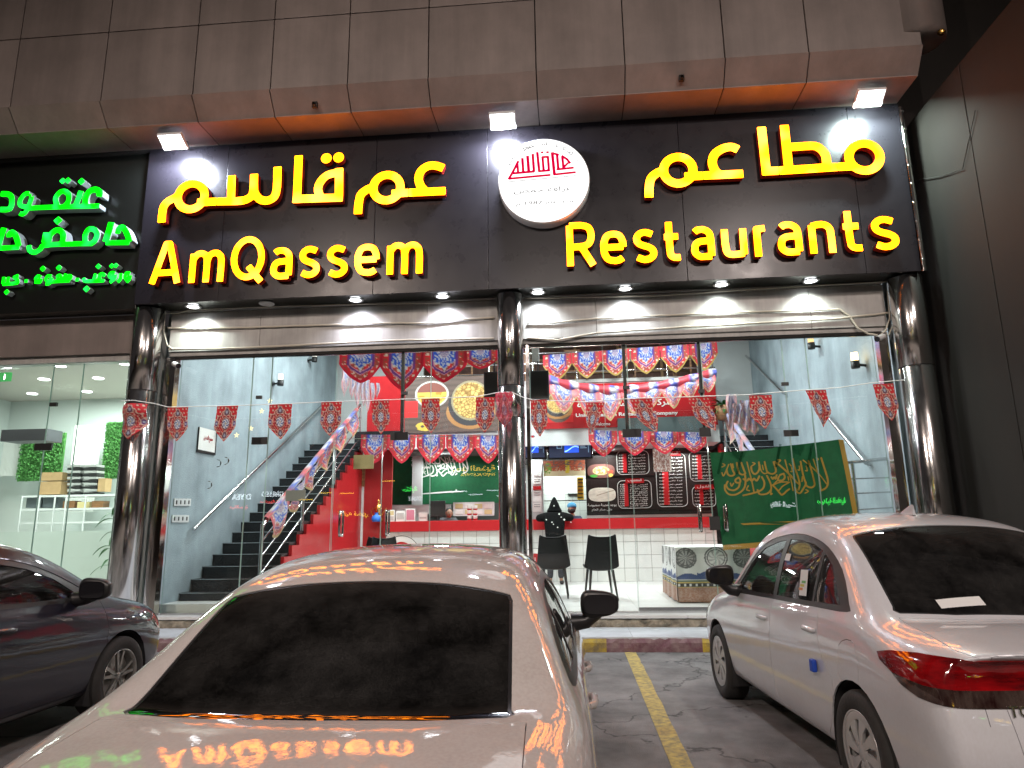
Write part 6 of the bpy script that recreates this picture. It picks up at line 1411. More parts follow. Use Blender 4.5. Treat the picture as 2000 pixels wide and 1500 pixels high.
# =================================================================== FLAGS
M['flag_green'] = mat('flag_green', (.004, .12, .042), .65, noise=.15, trans=.06)
M['flag_gold'] = mat('flag_gold', (.52, .30, .04), .55)
SH = [[(1500, 225), (1540, 360), (1572, 480), (1578, 560), (1545, 620), (1470, 655)], [(1260, 252), (1380, 350), (1480, 450), (1560, 560)], [(1395, 240), (1440, 380), (1470, 500), (1485, 640)], [(1330, 260), (1370, 400), (1395, 520), (1400, 580), (1360, 612), (1300, 590), (1282, 530)],
      [(1225, 270), (1245, 400), (1275, 520), (1290, 560), (1250, 640), (1215, 685), (1175, 665), (1150, 610)], [(1120, 235), (1150, 360), (1190, 480), (1212, 570), (1195, 640)], [(1020, 250), (1060, 400), (1100, 520), (1128, 650)], [(895, 262), (1000, 360), (1090, 450), (1170, 540), (1212, 570)],
      [(880, 265), (905, 350), (905, 400), (860, 425), (800, 400), (780, 340), (765, 262)], [(690, 270), (695, 350), (670, 410), (632, 430), (600, 390), (592, 335)], [(700, 300), (715, 380), (755, 422), (800, 410)], [(540, 270), (570, 400), (600, 520), (628, 665)], [(470, 280), (505, 380), (520, 425), (480, 440), (445, 415), (425, 350), (412, 282)],
      [(335, 300), (365, 390), (385, 440), (340, 462), (300, 440), (285, 380)], [(310, 308), (280, 390), (245, 465), (225, 425)], [(440, 480), (400, 510), (405, 545), (450, 550), (462, 520), (440, 480)], [(455, 545), (440, 610), (380, 655), (310, 640), (282, 590), (300, 540)], [(520, 450), (525, 560), (495, 645), (410, 708), (320, 712), (268, 655), (262, 590)],
      [(500, 500), (545, 522), (565, 492), (600, 522), (628, 492), (660, 520), (692, 460)], [(725, 470), (755, 540), (745, 610), (700, 655), (610, 690), (500, 720)], [(790, 450), (835, 550), (842, 630), (790, 690), (700, 700), (672, 645)], [(1005, 428), (955, 452), (935, 505), (985, 520), (1020, 480), (1005, 428)], [(935, 505), (872, 575), (950, 540), (1082, 542)],
      [(865, 575), (925, 640), (985, 705), (1048, 655), (1080, 632)], [(1082, 542), (1000, 590), (940, 650)], [(850, 470), (868, 492), (888, 470), (905, 490), (918, 440)], [(335, 560), (350, 600), (375, 560)], [(235, 300), (262, 320), (225, 345)], [(1290, 640), (1320, 660), (1280, 685)], [(560, 590), (540, 640), (575, 655)], [(845, 640), (835, 700), (855, 690)], [(1205, 330), (1210, 380), (1190, 380)], [(1300, 330), (1310, 390), (1290, 390)], [(1105, 350), (1115, 400), (1095, 400)],
      [(1435, 220), (1462, 240), (1440, 255)], [(930, 245), (965, 250), (945, 275)], [(1060, 470), (1070, 515)], [(1245, 470), (1240, 530)], [(610, 275), (640, 290), (600, 320)], [(1075, 300), (1100, 330)], [(735, 310), (745, 370)], [(360, 300), (370, 350)]]
def script_mesh(name, ox, oz, kx, kz, plane, hw_, m, parent, sword=True, wav=lambda x, z: 0, step=.006):
    S = [('line', [(ox+x*kx, oz-y*kz) for x, y in spline(s, 4)], hw_*(1.0 if len(s) > 4 else .72), False) for s in SH]
    if sword:
        S += [('poly', [(ox+x*kx, oz-y*kz) for x, y in ((455, 1092), (500, 1112), (760, 1100), (1190, 1083), (1200, 1095), (1215, 1095), (1215, 1082), (1460, 1070), (1478, 1052), (1215, 1050), (1190, 1045), (700, 1072))]), ('dot', (ox+1302*kx, oz-1028*kz), 20*kx)]
    xs_ = [ox+200*kx, ox+1620*kx]; zs_ = [oz-1130*kz, oz-190*kz]
    lp = [simplify(l, .0008) for l in contours(S, step, (xs_[0], xs_[1], zs_[0], zs_[1]))]
    me = fill_mesh(name, lp, .002, plane)
    return link_mesh(name, me, m, parent)
FY = 10.30
t = thing('green_flag', at(1530, 1060, FY), 'large green flag with gold Arabic calligraphy, sword and fringe behind the right doors', 'flag')
TL, TR, BR, BL = at(1386, 884, FY), at(1640, 858, FY), at(1674, 1045, FY), at(1412, 1066, FY)
def flagp(u, v): p = (TL*(1-u)+TR*u)*(1-v)+(BL*(1-u)+BR*u)*v; p.z -= .03*math.sin(u*math.pi)*(1-v)*(1 if u < .5 else .6); p.y = FY+.022*math.sin(u*8+v*3)+.012*math.sin(u*19-v*5)+.02*(1-v)*math.sin(u*31)*.4; return p
b = MB(); b.grid([[flagp(i/60, j/40) for j in range(41)] for i in range(61)]); b.build('field', M['flag_green'], t, fix=False)
def pl_flag(x, z, d):   # x,z in zoom-picture units mapped to the flag's own u,v
    px, py = 1380+x*300/2000, 860+(-z)*200/1333; u = (px-1386-(py-870)*.16)/(256-(py-870)*.02); v = (py-(884-26*u))/(184); p = flagp(min(1, max(0, u)), min(1, max(0, v))); return Vector((p.x, p.y-.006+d, p.z))
script_mesh('calligraphy', 0, 0, 1, 1, pl_flag, 11.5, M['flag_gold'], t, step=5)
b = MB(); 
for k in range(150):
    v = k/150; p = flagp(1, v); b.add([(p.x-.01, p.y-.004, p.z), (p.x-.01, p.y-.004, p.z-.012), (p.x+.055+.008*math.sin(k*2.1), p.y-.01, p.z-.018), (p.x+.055, p.y-.01, p.z-.008)], [(0, 1, 2, 3)])
for k in range(220):
    u = k/220; p = flagp(u, 1); b.add([(p.x, p.y-.004, p.z+.01), (p.x+.008, p.y-.004, p.z+.01), (p.x+.009, p.y-.01, p.z-.06-.008*math.sin(k*1.7)), (p.x+.001, p.y-.01, p.z-.06)], [(0, 1, 2, 3)])
o = b.build('fringe', M['flag_gold'], t, fix=False); o['kind'] = 'stuff'
for px in (1403, 1440, 1515, 1577):
    a_ = at(px, 882 if px < 1500 else 868, FY-.05); b = MB(); b.box((a_.x+.02, a_.y, a_.z-.16), (.035, .004, .34), rot=Matrix.Rotation(.28, 3, 'Y')); b.build('tape_strip', glass('tape', (.75, .8, .78), 1.45, gain=1.5) if px == 1403 else bpy.data.materials['tape'], t)
Y2 = 17.45
t = thing('green_backdrop', at(860, 985, Y2), 'green backdrop with white Arabic calligraphy and sword behind the counter', 'banner')
a_, c_ = at(748, 986, Y2), at(974, 876, Y2); b = MB(); b.bb(a_.x, c_.x, Y2, Y2+.02, a_.z, c_.z); b.build('field', M['flag_green'], t)
k_ = (at(914, 900, Y2).x-at(804, 900, Y2).x)/(1578-225); o0 = at(804, 892, Y2)
kz_ = (at(860, 892, Y2).z-at(860, 937, Y2).z)/(712-230)
script_mesh('calligraphy', o0.x-225*k_, o0.z+230*kz_, k_, kz_*.92, lambda x, z, d: Vector((x, Y2-.006+d, z)), .015, M['print_white'], t, step=.010)

# =================================================================== STREET SIDE OUT OF VIEW: shops opposite (they show in the glass) and street lamps
OY = -24.96
ob = MB(); ob.bb(-45, 40, OY-6, OY-.4, 0, 9); tag(ob.build('opposite_block', mat('opp_wall', (.10, .085, .07), .8, noise=.2)), 'long two-storey shop block on the far side of the street', 'building')
def opp(px, py, s, m_, wpx, hpx, label, ar=False, bold=.02):
    c = at(px, py, 45.3); c.y = OY; W_ = wpx/1350*45.3*1.02; H_ = hpx/1350*45.3*1.02
    t = thing('opposite_sign', (c.x, OY, c.z), label, 'shop sign')
    b = MB(); b.bb(c.x-W_*.6, c.x+W_*.6, OY-.35, OY-.06, c.z-H_*.5, c.z+H_*1.5); b.build('sign_panel', M['signblack2'], t)
    text_on('lettering', s, m_, (Vector((c.x, OY, c.z)), Vector((-1, 0, 0)), Vector((0, 0, 1))), W_, H_, parent=t, ar=ar, bold=bold, depth=.08)
OW, OG, OYL, OR = emitm('opp_white', (.85, .92, 1), 9), emitm('opp_green', (.05, 1, .1), 11), emitm('opp_yellow', (1, .62, .05), 9), emitm('opp_red', (1, .06, .05), 8)
opp(471, 976, 'DIYEA', OW, 38, 11, 'white DIYEA sign on the shop block opposite'); opp(532, 970, 'GRILLED', OW, 44, 10, 'white GRILLED sign on the shop block opposite')
opp(466, 995, 'ضيافة مميزة', OR, 36, 8, 'small red Arabic sign on the shop block opposite', True); opp(527, 984, 'مشويات', OR, 40, 8, 'red Arabic grill sign on the shop block opposite', True)
opp(810, 978, 'STORY', OW, 26, 8, 'white STORY sign on the shop block opposite'); opp(800, 962, 'حكاية', OG, 30, 11, 'green Arabic sign above the STORY sign opposite', True)
opp(933, 931, 'NAJID ALATHIYA', OYL, 66, 7, 'yellow NAJID ALATHIYA sign on the shop block opposite'); opp(925, 922, 'نجد العذية', OYL, 84, 13, 'yellow Arabic sign on the shop block opposite', True)
opp(690, 1012, 'كافيه فخري', OYL, 60, 13, 'large orange Arabic cafe sign opposite', True)
opp(1531, 992, 'بقالة البيت', OW, 46, 12, 'white Arabic grocery sign on the shop block opposite', True); opp(1625, 986, 'صيدلية العافية', OG, 50, 13, 'green Arabic pharmacy sign on the shop block opposite', True)
opp(1730, 985, 'مشويات و شيش', OYL, 58, 14, 'yellow Arabic barbecue sign on the shop block opposite', True); opp(1728, 967, 'المذاق', OYL, 40, 8, 'small yellow Arabic sign on the shop block opposite', True)
for k, (px, py) in enumerate(((900, 960), (930, 966), (965, 958), (985, 968), (1700, 1004), (1718, 1005), (1736, 1003), (600, 976), (640, 963), (680, 964), (760, 940))):
    c = at(px, py, 45.3); b = MB(); b.bb(c.x-.45, c.x+.45, OY+.2, OY+.35, c.z-.03, c.z+.03); tag(b.build('canopy_tube_light', OW if k < 7 else OYL), 'lit tube light of the block opposite, counted %s from its west end' % ('first', 'second', 'third', 'fourth', 'fifth', 'sixth', 'seventh', 'eighth', 'ninth', 'tenth', 'eleventh')[k], 'tube light', 'tube lights of the block opposite')
for (x, y) in ((-9.0, -9.0), (6.8, -7.0), (-.5, -14.0)):
    t = thing('street_lamp', (x, y-1.3, 0), 'tall single-arm street lamp across the lot, %s one' % ('west' if x < -5 else 'east' if x > 5 else 'middle'), 'street lamp', group='street lamps along the far kerb')
    b = MB(); b.tube([(x, y-1.3, 0), (x, y-1.3, 10.6), (x, y-.9, 11.1), (x, y, 11.25)], [.09, .06, .045, .04], 12); b.build('pole', M['steel'], t)
    b = MB(); b.box((x, y+.1, 11.25), (.30, .75, .10)); b.build('lamp_head', M['plastic_grey'], t, bevel=.02)
# =================================================================== CARS
def paint_mat(name, col, dust, rough=.22, fl=.0, coat=1.0, dustcol=(.34, .29, .26)):
    """car paint under a coat, with road dust that lies in patches and thins the gloss"""
    m = bpy.data.materials.new(name); m.use_nodes = True; nt = m.node_tree; N = nt.nodes; L = nt.links; b = N['Principled BSDF']
    tc = N.new('ShaderNodeTexCoord'); mp = N.new('ShaderNodeMapping'); mp.inputs['Scale'].default_value = (1, 1, .6); L.new(tc.outputs['Object'], mp.inputs[0])
    n1 = N.new('ShaderNodeTexNoise'); n1.inputs['Scale'].default_value = 2.2; n1.inputs['Detail'].default_value = 10; n1.inputs['Roughness'].default_value = .68; L.new(mp.outputs[0], n1.inputs['Vector'])
    n2 = N.new('ShaderNodeTexNoise'); n2.inputs['Scale'].default_value = 90; n2.inputs['Detail'].default_value = 3; L.new(mp.outputs[0], n2.inputs['Vector'])
    r1 = N.new('ShaderNodeMapRange'); r1.inputs[1].default_value = .35; r1.inputs[2].default_value = .72; r1.inputs[3].default_value = dust*.45; r1.inputs[4].default_value = dust; L.new(n1.outputs['Fac'], r1.inputs[0])
    r2 = N.new('ShaderNodeMapRange'); r2.inputs[1].default_value = .35; r2.inputs[2].default_value = .65; r2.inputs[3].default_value = .75; r2.inputs[4].default_value = 1.2; L.new(n2.outputs['Fac'], r2.inputs[0])
    ml = N.new('ShaderNodeMath'); ml.operation = 'MULTIPLY'; ml.use_clamp = True; L.new(r1.outputs[0], ml.inputs[0]); L.new(r2.outputs[0], ml.inputs[1])
    mx = N.new('ShaderNodeMix'); mx.data_type = 'RGBA'; mx.inputs[6].default_value = (*col, 1); mx.inputs[7].default_value = (*dustcol, 1); L.new(ml.outputs[0], mx.inputs[0]); L.new(mx.outputs[2], b.inputs['Base Color'])
    rr = N.new('ShaderNodeMapRange'); rr.inputs[3].default_value = rough; rr.inputs[4].default_value = .62; L.new(ml.outputs[0], rr.inputs[0]); L.new(rr.outputs[0], b.inputs['Roughness']); b.inputs['Specular IOR Level'].default_value = .25
    cr = N.new('ShaderNodeMapRange'); cr.inputs[3].default_value = .01; cr.inputs[4].default_value = .05; L.new(ml.outputs[0], cr.inputs[0]); L.new(cr.outputs[0], b.inputs['Coat Roughness'])
    b.inputs['Coat Weight'].default_value = coat; b.inputs['Metallic'].default_value = fl
    n5 = N.new('ShaderNodeTexNoise'); n5.inputs['Scale'].default_value = 7; n5.inputs['Detail'].default_value = 2; L.new(tc.outputs['Object'], n5.inputs['Vector'])
    b5 = N.new('ShaderNodeBump'); b5.inputs['Strength'].default_value = .10; b5.inputs['Distance'].default_value = .012; L.new(n5.outputs['Fac'], b5.inputs['Height'])
    b6 = N.new('ShaderNodeBump'); b6.inputs['Strength'].default_value = .05; b6.inputs['Distance'].default_value = .002; L.new(n2.outputs['Fac'], b6.inputs['Height']); L.new(b5.outputs[0], b6.inputs['Normal']); L.new(b6.outputs[0], b.inputs['Coat Normal'])
    return m
M['tint_glass'] = glass('tint_glass', (.05, .05, .055), 1.5, gain=1.3, dirt=.085, smear=2.6)
M['side_glass'] = glass('side_glass', (.42, .44, .45), 1.5, gain=1.25, dirt=.10, smear=5)
M['clear_glass'] = glass('clear_glass', (.62, .66, .64), 1.5, gain=1.2, dirt=.04, smear=5)
M['car_black'] = mat('car_black', (.012, .012, .013), .35, spec=.5)
M['car_inner'] = mat('car_inner', (.02, .02, .021), .8)
M['seat'] = mat('seat', (.07, .065, .06), .8, bump=.2)
M['lamp_smoke'] = mat('lamp_smoke', (.10, .07, .06), .10, .5, coat=1, coat_rough=.02, col2=(.03, .01, .01), nscale=7, stretch=(3, 3, 1))
M['lamp_red'] = mat('lamp_red', (.26, .004, .006), .08, coat=1, coat_rough=.02, col2=(.07, .002, .003), nscale=3, stretch=(2, 1, 6))
M['lamp_dark'] = mat('lamp_dark', (.035, .008, .008), .08, coat=1, coat_rough=.02)
M['lamp_clear'] = mat('lamp_clear', (.30, .29, .24), .06, .6, coat=1)
M['alloy'] = mat('alloy', (.38, .37, .35), .3, .9, noise=.2)
M['hubcap'] = mat('hubcap', (.50, .50, .50), .32, .5)
M['tyre'] = mat('tyre', (.022, .021, .020), .8, bump=.3, bscale=50, noise=.2)

L0 = 4.30
def cage(W=.865, zr=1.43, zb=.88, tail=.95, dz=0.0):
    """stations from the tail: (x, [11 (y,z) pairs from bottom centre to roof centre], [dx per row])"""
    S = []
    def st(x, rows, dx=None): S.append((x, rows, dx or [0]*12))
    lo = lambda w_, zs=.17, zrk=.25: [(0, zs), (w_*.80, zs), (w_*.955, zrk), (w_*.995, .45), (w_, .68)]
    d = zr-1.43
    st(.00, [(0, .24), (.50, .24), (.60, .29), (.655, .44), (.66, .62), (.645, .76), (.62, .82), (.56, .85), (.50, .86), (.42, .865), (.22, .87), (0, .87)], [0.10, .10, .09, .03, .05, .09, .11, .09, .07, .06, .05, .05])
    st(.10, [(0, .22), (.60, .22), (.74, .28), (.79, .45), (.80, .66), (.765, .79), (.715, .850), (.64, .872), (.57, .880), (.50, .888), (.26, .900), (0, .905)], [.02, .02, .01, -.03, -.01, .01, 0, -.02, -.04, -.05, -.06, -.06])
    st(.24, [(0, .20), (.66, .20), (.80, .27), (.845, .45), (.850, .68), (.815, .82), (.745, .885), (.68, .905), (.61, .912), (.53, .918), (.28, .930), (0, .934)])
    st(.48, lo(W)+[(.845, .86), (.770, .918), (.71, .936), (.65, .943), (.58, .948), (.3, .960), (0, .966)])
    st(.66, lo(W)+[(.850, zb), (.805, .935), (.755, .955), (.70, .960), (.60, .958), (.32, .955), (0, .955)], [0]*7+[0, 0, -.02, -.06, -.07])
    st(.90, lo(W)+[(.850, zb+.01), (.81, .95), (.755, 1.03+d*.3), (.685, 1.085+d*.5), (.59, 1.11+d*.5), (.32, 1.125+d*.5), (0, 1.13+d*.5)], [0]*8+[0, 0, -.03, -.04])
    st(1.22, lo(W)+[(.848, zb+.01), (.808, .955), (.735, 1.12+d*.5), (.645, 1.235+d), (.555, 1.29+d), (.30, 1.315+d), (0, 1.32+d)], [0]*8+[0, 0, -.02, -.03])
    st(1.55, lo(W)+[(.846, zb), (.806, .945), (.72, 1.16+d*.5), (.615, 1.315+d), (.52, 1.372+d), (.28, 1.40+d), (0, 1.41+d)])
    st(2.05, lo(W)+[(.842, zb-.01), (.803, .93), (.72, 1.16+d*.5), (.605, 1.335+d), (.515, 1.395+d), (.28, 1.425+d), (0, zr)])
    st(2.55, lo(W)+[(.838, zb-.03), (.80, .91), (.72, 1.13+d*.5), (.60, 1.30+d), (.51, 1.362+d), (.28, 1.395+d), (0, 1.405+d)])
    st(2.85, lo(W)+[(.835, zb-.04), (.795, .90), (.73, 1.07+d*.5), (.64, 1.20+d), (.55, 1.25+d), (.30, 1.285+d), (0, 1.295+d)], [0]*9+[.02, .05, .06])
    st(3.15, lo(W)+[(.832, zb-.06), (.79, .88), (.745, .965), (.685, 1.035), (.60, 1.065), (.33, 1.09), (0, 1.10)], [0]*9+[.03, .08, .10])
    st(3.42, lo(W)+[(.830, zb-.08), (.782, .855), (.745, .885), (.69, .90), (.61, .91), (.34, .93), (0, .935)], [0]*9+[.03, .10, .12])
    st(3.62, lo(W*.998)+[(.822, .79), (.775, .835), (.725, .86), (.67, .873), (.59, .883), (.33, .90), (0, .905)], [0]*9+[.02, .05, .06])
    st(3.92, [(0, .18), (.66, .18), (.79, .26), (.835, .45), (.832, .64), (.785, .74), (.74, .78), (.68, .805), (.62, .815), (.54, .825), (.3, .845), (0, .85)])
    st(4.14, [(0, .20), (.58, .20), (.70, .26), (.745, .44), (.735, .57), (.69, .655), (.65, .69), (.59, .715), (.53, .725), (.46, .735), (.25, .755), (0, .76)], [.02, .02, 0, 0, 0, 0, 0, 0, .01, .02, .04, .04])
    st(4.24, [(0, .25), (.42, .25), (.52, .30), (.56, .42), (.55, .52), (.52, .58), (.49, .61), (.45, .63), (.40, .64), (.34, .645), (.2, .66), (0, .665)], [.06, .06, .04, .02, .02, .0, 0, 0, .01, .02, .04, .05])
    return S
def base_mesh(S, sx=1.0):
    bm = bmesh.new(); rows = []
    for x, R, dx in S:
        left = [bm.verts.new(((x+dx[k])*sx, R[k][1-1], R[k][1])) for k in range(len(R))]
        right = [bm.verts.new(((x+dx[k])*sx, -R[k][0], R[k][1])) if 0 < k < len(R)-1 else left[k] for k in range(len(R))]
        rows.append((left, right))
    for (l0, r0), (l1, r1) in zip(rows[:-1], rows[1:]):
        for k in range(len(l0)-1):
            bm.faces.new((l0[k], l0[k+1], l1[k+1], l1[k])); bm.faces.new((r0[k], r1[k], r1[k+1], r0[k+1]))
    for (l, r_), fl in ((rows[0], 0), (rows[-1], 1)):
        n = len(l)
        # close the ends with strips across
        for k in range(n-1):
            vs = [l[k], l[k+1], r_[k+1], r_[k]]; u = []
            for v in vs:
                if v not in u: u.append(v)
            if len(u) >= 3:
                try: bm.faces.new(u if not fl else u[::-1])
                except ValueError: pass
    cr = bm.edges.layers.float.new('crease_edge')
    def crease(va, vb, c):
        e = bm.edges.get((va, vb))
        if e: e[cr] = c
    for side in (0, 1):
        for i in range(len(rows)-1):
            crease(rows[i][side][2], rows[i+1][side][2], .3); crease(rows[i][side][6], rows[i+1][side][6], .35 if 3 < i < 12 else .1)
            if i > 1 and i < 14: crease(rows[i][side][4], rows[i+1][side][4], .25)
        for k in range(6, len(rows[1][0])-1): crease(rows[1][side][k], rows[1][side][k+1], .75)
        for k in range(8, len(rows[1][0])-1): crease(rows[4][side][k], rows[4][side][k+1], .3); crease(rows[12][side][k], rows[12][side][k+1], .4)
    bmesh.ops.recalc_face_normals(bm, faces=bm.faces)
    me = bpy.data.meshes.new('base'); bm.to_mesh(me); bm.free()
    o = bpy.data.objects.new('base', me); COL.objects.link(o); md = o.modifiers.new('s', 'SUBSURF'); md.levels = 3; md.render_levels = 3
    bpy.context.view_layer.update(); dg = bpy.context.evaluated_depsgraph_get()
    me2 = bpy.data.meshes.new_from_object(o.evaluated_get(dg)); bpy.data.objects.remove(o); bpy.data.meshes.remove(me)
    return me2
def inpoly(P, x, y):
    ins = False; n = len(P)
    for i in range(n):
        x1, y1 = P[i]; x2, y2 = P[(i+1) % n]
        if (y1 > y) != (y2 > y) and x < (x2-x1)*(y-y1)/(y2-y1)+x1: ins = not ins
    return ins
AX = {'side': (0, 2), 'top': (1, 0), 'rear': (1, 2)}
def cut(bm, lay, poly, view, cond, val, only=None):
    """cut the skin along a closed outline seen from one direction and mark what lies inside"""
    a, b = AX[view]; n = len(poly)
    xs_ = [p[0] for p in poly]; ys_ = [p[1] for p in poly]; bx = (min(xs_), max(xs_), min(ys_), max(ys_))
    def box_(f):
        ca = [v.co[a] for v in f.verts]; cb = [v.co[b] for v in f.verts]; return min(ca), max(ca), min(cb), max(cb)
    cand = {}
    for f in bm.faces:
        q = box_(f)
        if q[1] < bx[0]-.012 or q[0] > bx[1]+.012 or q[3] < bx[2]-.012 or q[2] > bx[3]+.012: continue
        if cond(f): cand[f] = q
    for i in range(n):
        p, q = poly[i], poly[(i+1) % n]; dx, dy = q[0]-p[0], q[1]-p[1]; l = math.hypot(dx, dy)
        if l < 1e-6: continue
        x0, x1 = min(p[0], q[0])-.012, max(p[0], q[0])+.012; y0, y1 = min(p[1], q[1])-.012, max(p[1], q[1])+.012
        fs = [f for f, g in cand.items() if not (g[1] < x0 or g[0] > x1 or g[3] < y0 or g[2] > y1)]
        if not fs: continue
        es = list({e for f in fs for e in f.edges}); vs = list({v for f in fs for v in f.verts})
        co = Vector((0, 0, 0)); co[a] = p[0]; co[b] = p[1]; no = Vector((0, 0, 0)); no[a] = -dy/l; no[b] = dx/l
        for f in fs: del cand[f]
        rs = bmesh.ops.bisect_plane(bm, geom=fs+es+vs, dist=1e-5, plane_co=co, plane_no=no)
        for f in rs['geom']:
            if isinstance(f, bmesh.types.BMFace): cand[f] = box_(f)
    for f in cand:
        if not f.is_valid: continue
        c = f.calc_center_median()
        if bx[0] <= c[a] <= bx[1] and bx[2] <= c[b] <= bx[3] and (only is None or f[lay] in only) and inpoly(poly, c[a], c[b]): f[lay] = val
def offset_poly(P, d):
    n = len(P); A = sum(P[i][0]*P[(i+1) % n][1]-P[(i+1) % n][0]*P[i][1] for i in range(n)); s = 1 if A > 0 else -1; out = []
    for i in range(n):
        p0, p1, p2 = Vector(P[i-1]), Vector(P[i]), Vector(P[(i+1) % n])
        e1 = (p1-p0).normalized(); e2 = (p2-p1).normalized(); n1 = Vector((e1.y, -e1.x))*s; n2 = Vector((e2.y, -e2.x))*s
        m_ = (n1+n2); m_ = m_/max(.3, m_.length_squared/2) if m_.length > 1e-6 else n1
        out.append((p1.x+m_.x*d, p1.y+m_.y*d))
    return out
def rnd(P, n=4): return spline(P, n, closed=True)

def make_car(name, loc, heading, label, mats, sx=1.0, zr=1.43, lamps='arrow', wheel='alloy', glass_mats=None, sides=(-1, 1), W=.865, mirror_z=1.0, glass_base=.645, glass_top=1.27, glass_w=.635):
    car = thing(name, loc, label, 'car', rz=heading)
    me = base_mesh(cage(zr=zr, W=W), sx)
    bm = bmesh.new(); bm.from_mesh(me); bm.faces.ensure_lookup_table()
    bvh = BVHTree.FromBMesh(bm); bm.normal_update(); bm.verts.ensure_lookup_table(); bm.faces.ensure_lookup_table()
    fv = [[v.index for v in f.verts] for f in bm.faces]; vn = [v.normal.copy() for v in bm.verts]; vc = [v.co.copy() for v in bm.verts]
    def normal_at(p):
        loc_, nn, idx, d_ = bvh.find_nearest(p)
        if idx is None: return nn
        acc = Vector((0, 0, 0))
        for vi in fv[idx]:
            wt = 1/(1e-4+(vc[vi]-p).length_squared); acc += vn[vi]*wt
        return acc.normalized()
    lay = bm.faces.layers.int.new('tag')
    T = dict(body=0, gap=1, fdoor=2, rdoor=3, frame=4, fwin=5, rwin=6, qwin=7, rglass=8, wglass=9, seal=10, arch=11, tail=12, head=13, fuel=14, trunk=15, hood=16, tail2=17, bumper=18, quarter_trim=19)
    xr, xf_ = .80*sx, 3.42*sx; zw = .30; RA = .345
    d = zr-1.43
    def side(s): return lambda f: (f.calc_center_median().y*s > .40)
    def sc_(P): return [(x*sx, z) for x, z in P]
    for s in (-1, 1):
        cs = side(s)
        cut(bm, lay, sc_([(0, .17+.42), (0, .41), (.55, .41), (.55, .59)]) if False else [(xr+RA*math.cos(t), zw+RA*math.sin(t)) for t in np.linspace(0, 2*math.pi, 29)[:-1]], 'side', cs, T['arch'])
        cut(bm, lay, [(xf_+RA*math.cos(t), zw+RA*math.sin(t)) for t in np.linspace(0, 2*math.pi, 29)[:-1]], 'side', cs, T['arch'])
        if s in sides:
            # glass house
            outer = sc_([(3.20, .905), (3.02, 1.00), (2.78, 1.125+d*.6), (2.55, 1.21+d), (2.28, 1.262+d), (1.98, 1.282+d), (1.68, 1.265+d), (1.38, 1.205+d), (1.12, 1.115+d*.7), (.93, 1.015), (.92, .972), (1.3, .958), (2.1, .935), (2.7, .915)])
            cut(bm, lay, rnd(outer, 3), 'side', cs, T['frame'])
            fw = sc_([(2.99, .945), (2.76, 1.09+d*.6), (2.54, 1.175+d), (2.28, 1.225+d), (2.125, 1.240+d), (2.10, .965), (2.5, .950)])
            rw = sc_([(2.03, .967), (2.045, 1.245+d), (1.85, 1.243+d), (1.62, 1.222+d), (1.44, 1.185+d), (1.41, .985), (1.7, .975)])
            qw = sc_([(1.375, .988), (1.40, 1.17+d), (1.25, 1.125+d*.8), (1.06, 1.035), (1.03, 1.0), (1.2, .992)])
            for P, t_ in ((fw, 'fwin'), (rw, 'rwin'), (qw, 'qwin')):
                cut(bm, lay, P, 'side', cs, T[t_])
            # doors below the belt, with a real gap round them
            fd = sc_([(3.14, .27), (3.20, .45), (3.215, .70), (3.19, .885), (3.16, .93), (2.09, .955), (2.065, .80), (2.06, .40), (2.09, .27)])
            rd = sc_([(2.05, .27), (2.045, .80), (2.06, .945), (1.30, .975), (1.25, .90), (1.20, .72), (1.06, .60), (1.10, .45), (1.19, .33), (1.26, .27)])
            g_ = .0035
            for P, t_ in ((fd, 'fdoor'), (rd, 'rdoor')):
                cut(bm, lay, offset_poly(P, g_), 'side', cs, T['gap'], only=(0, T['gap'])); cut(bm, lay, P, 'side', cs, T[t_], only=(T['gap'],))
            if s == 1 and lamps == 'arrow':
                fp = rnd(sc_([(1.00, .60), (1.00, .80), (.82, .83), (.80, .64)]), 4); fp = [(x-.06, z) for x, z in fp]
                cut(bm, lay, offset_poly(fp, .003), 'side', cs, T['gap'], only=(0,)); cut(bm, lay, fp, 'side', cs, T['fuel'], only=(T['gap'],))
    top = lambda f: f.normal.z > .12 and f.calc_center_median().z > .6
    gb = glass_base; gt = glass_top; gw_ = glass_w; rg = [(-gw_, gb+.06), (-gw_+.01, gb+.08), (-.555, gt-.04), (-.545, gt-.012), (-.30, gt+.003), (0, gt+.006), (.30, gt+.003), (.545, gt-.012), (.555, gt-.04), (gw_-.01, gb+.08), (gw_, gb+.06), (gw_-.015, gb+.045), (.35, gb), (0, gb-.02), (-.35, gb), (-gw_+.015, gb+.045)]
    rg = [(y, x*sx) for y, x in rg]
    cut(bm, lay, offset_poly(rg, .012), 'top', top, T['seal'], only=(0,)); cut(bm, lay, rg, 'top', top, T['rglass'], only=(T['seal'],))
    wg = [(-.67, 3.30), (-.54, 2.66), (-.3, 2.60), (0, 2.585), (.3, 2.60), (.54, 2.66), (.67, 3.30), (.35, 3.44), (0, 3.47), (-.35, 3.44)]
    wg = [(y, x*sx) for y, x in wg]
    cut(bm, lay, offset_poly(wg, .012), 'top', top, T['seal'], only=(0,)); cut(bm, lay, wg, 'top', top, T['wglass'], only=(T['seal'],))
    # boot lid: top and rear face
    tl = [(-.65, (gb-.00)*sx), (-.66, .18), (-.60, .02), (.60, .02), (.66, .18), (.65, (gb-.00)*sx), (.3, (gb-.055)*sx), (0, (gb-.07)*sx), (-.3, (gb-.055)*sx)]
    cut(bm, lay, offset_poly(tl, .003), 'top', top, T['gap'], only=(0,)); cut(bm, lay, tl, 'top', top, T['trunk'], only=(T['gap'],))
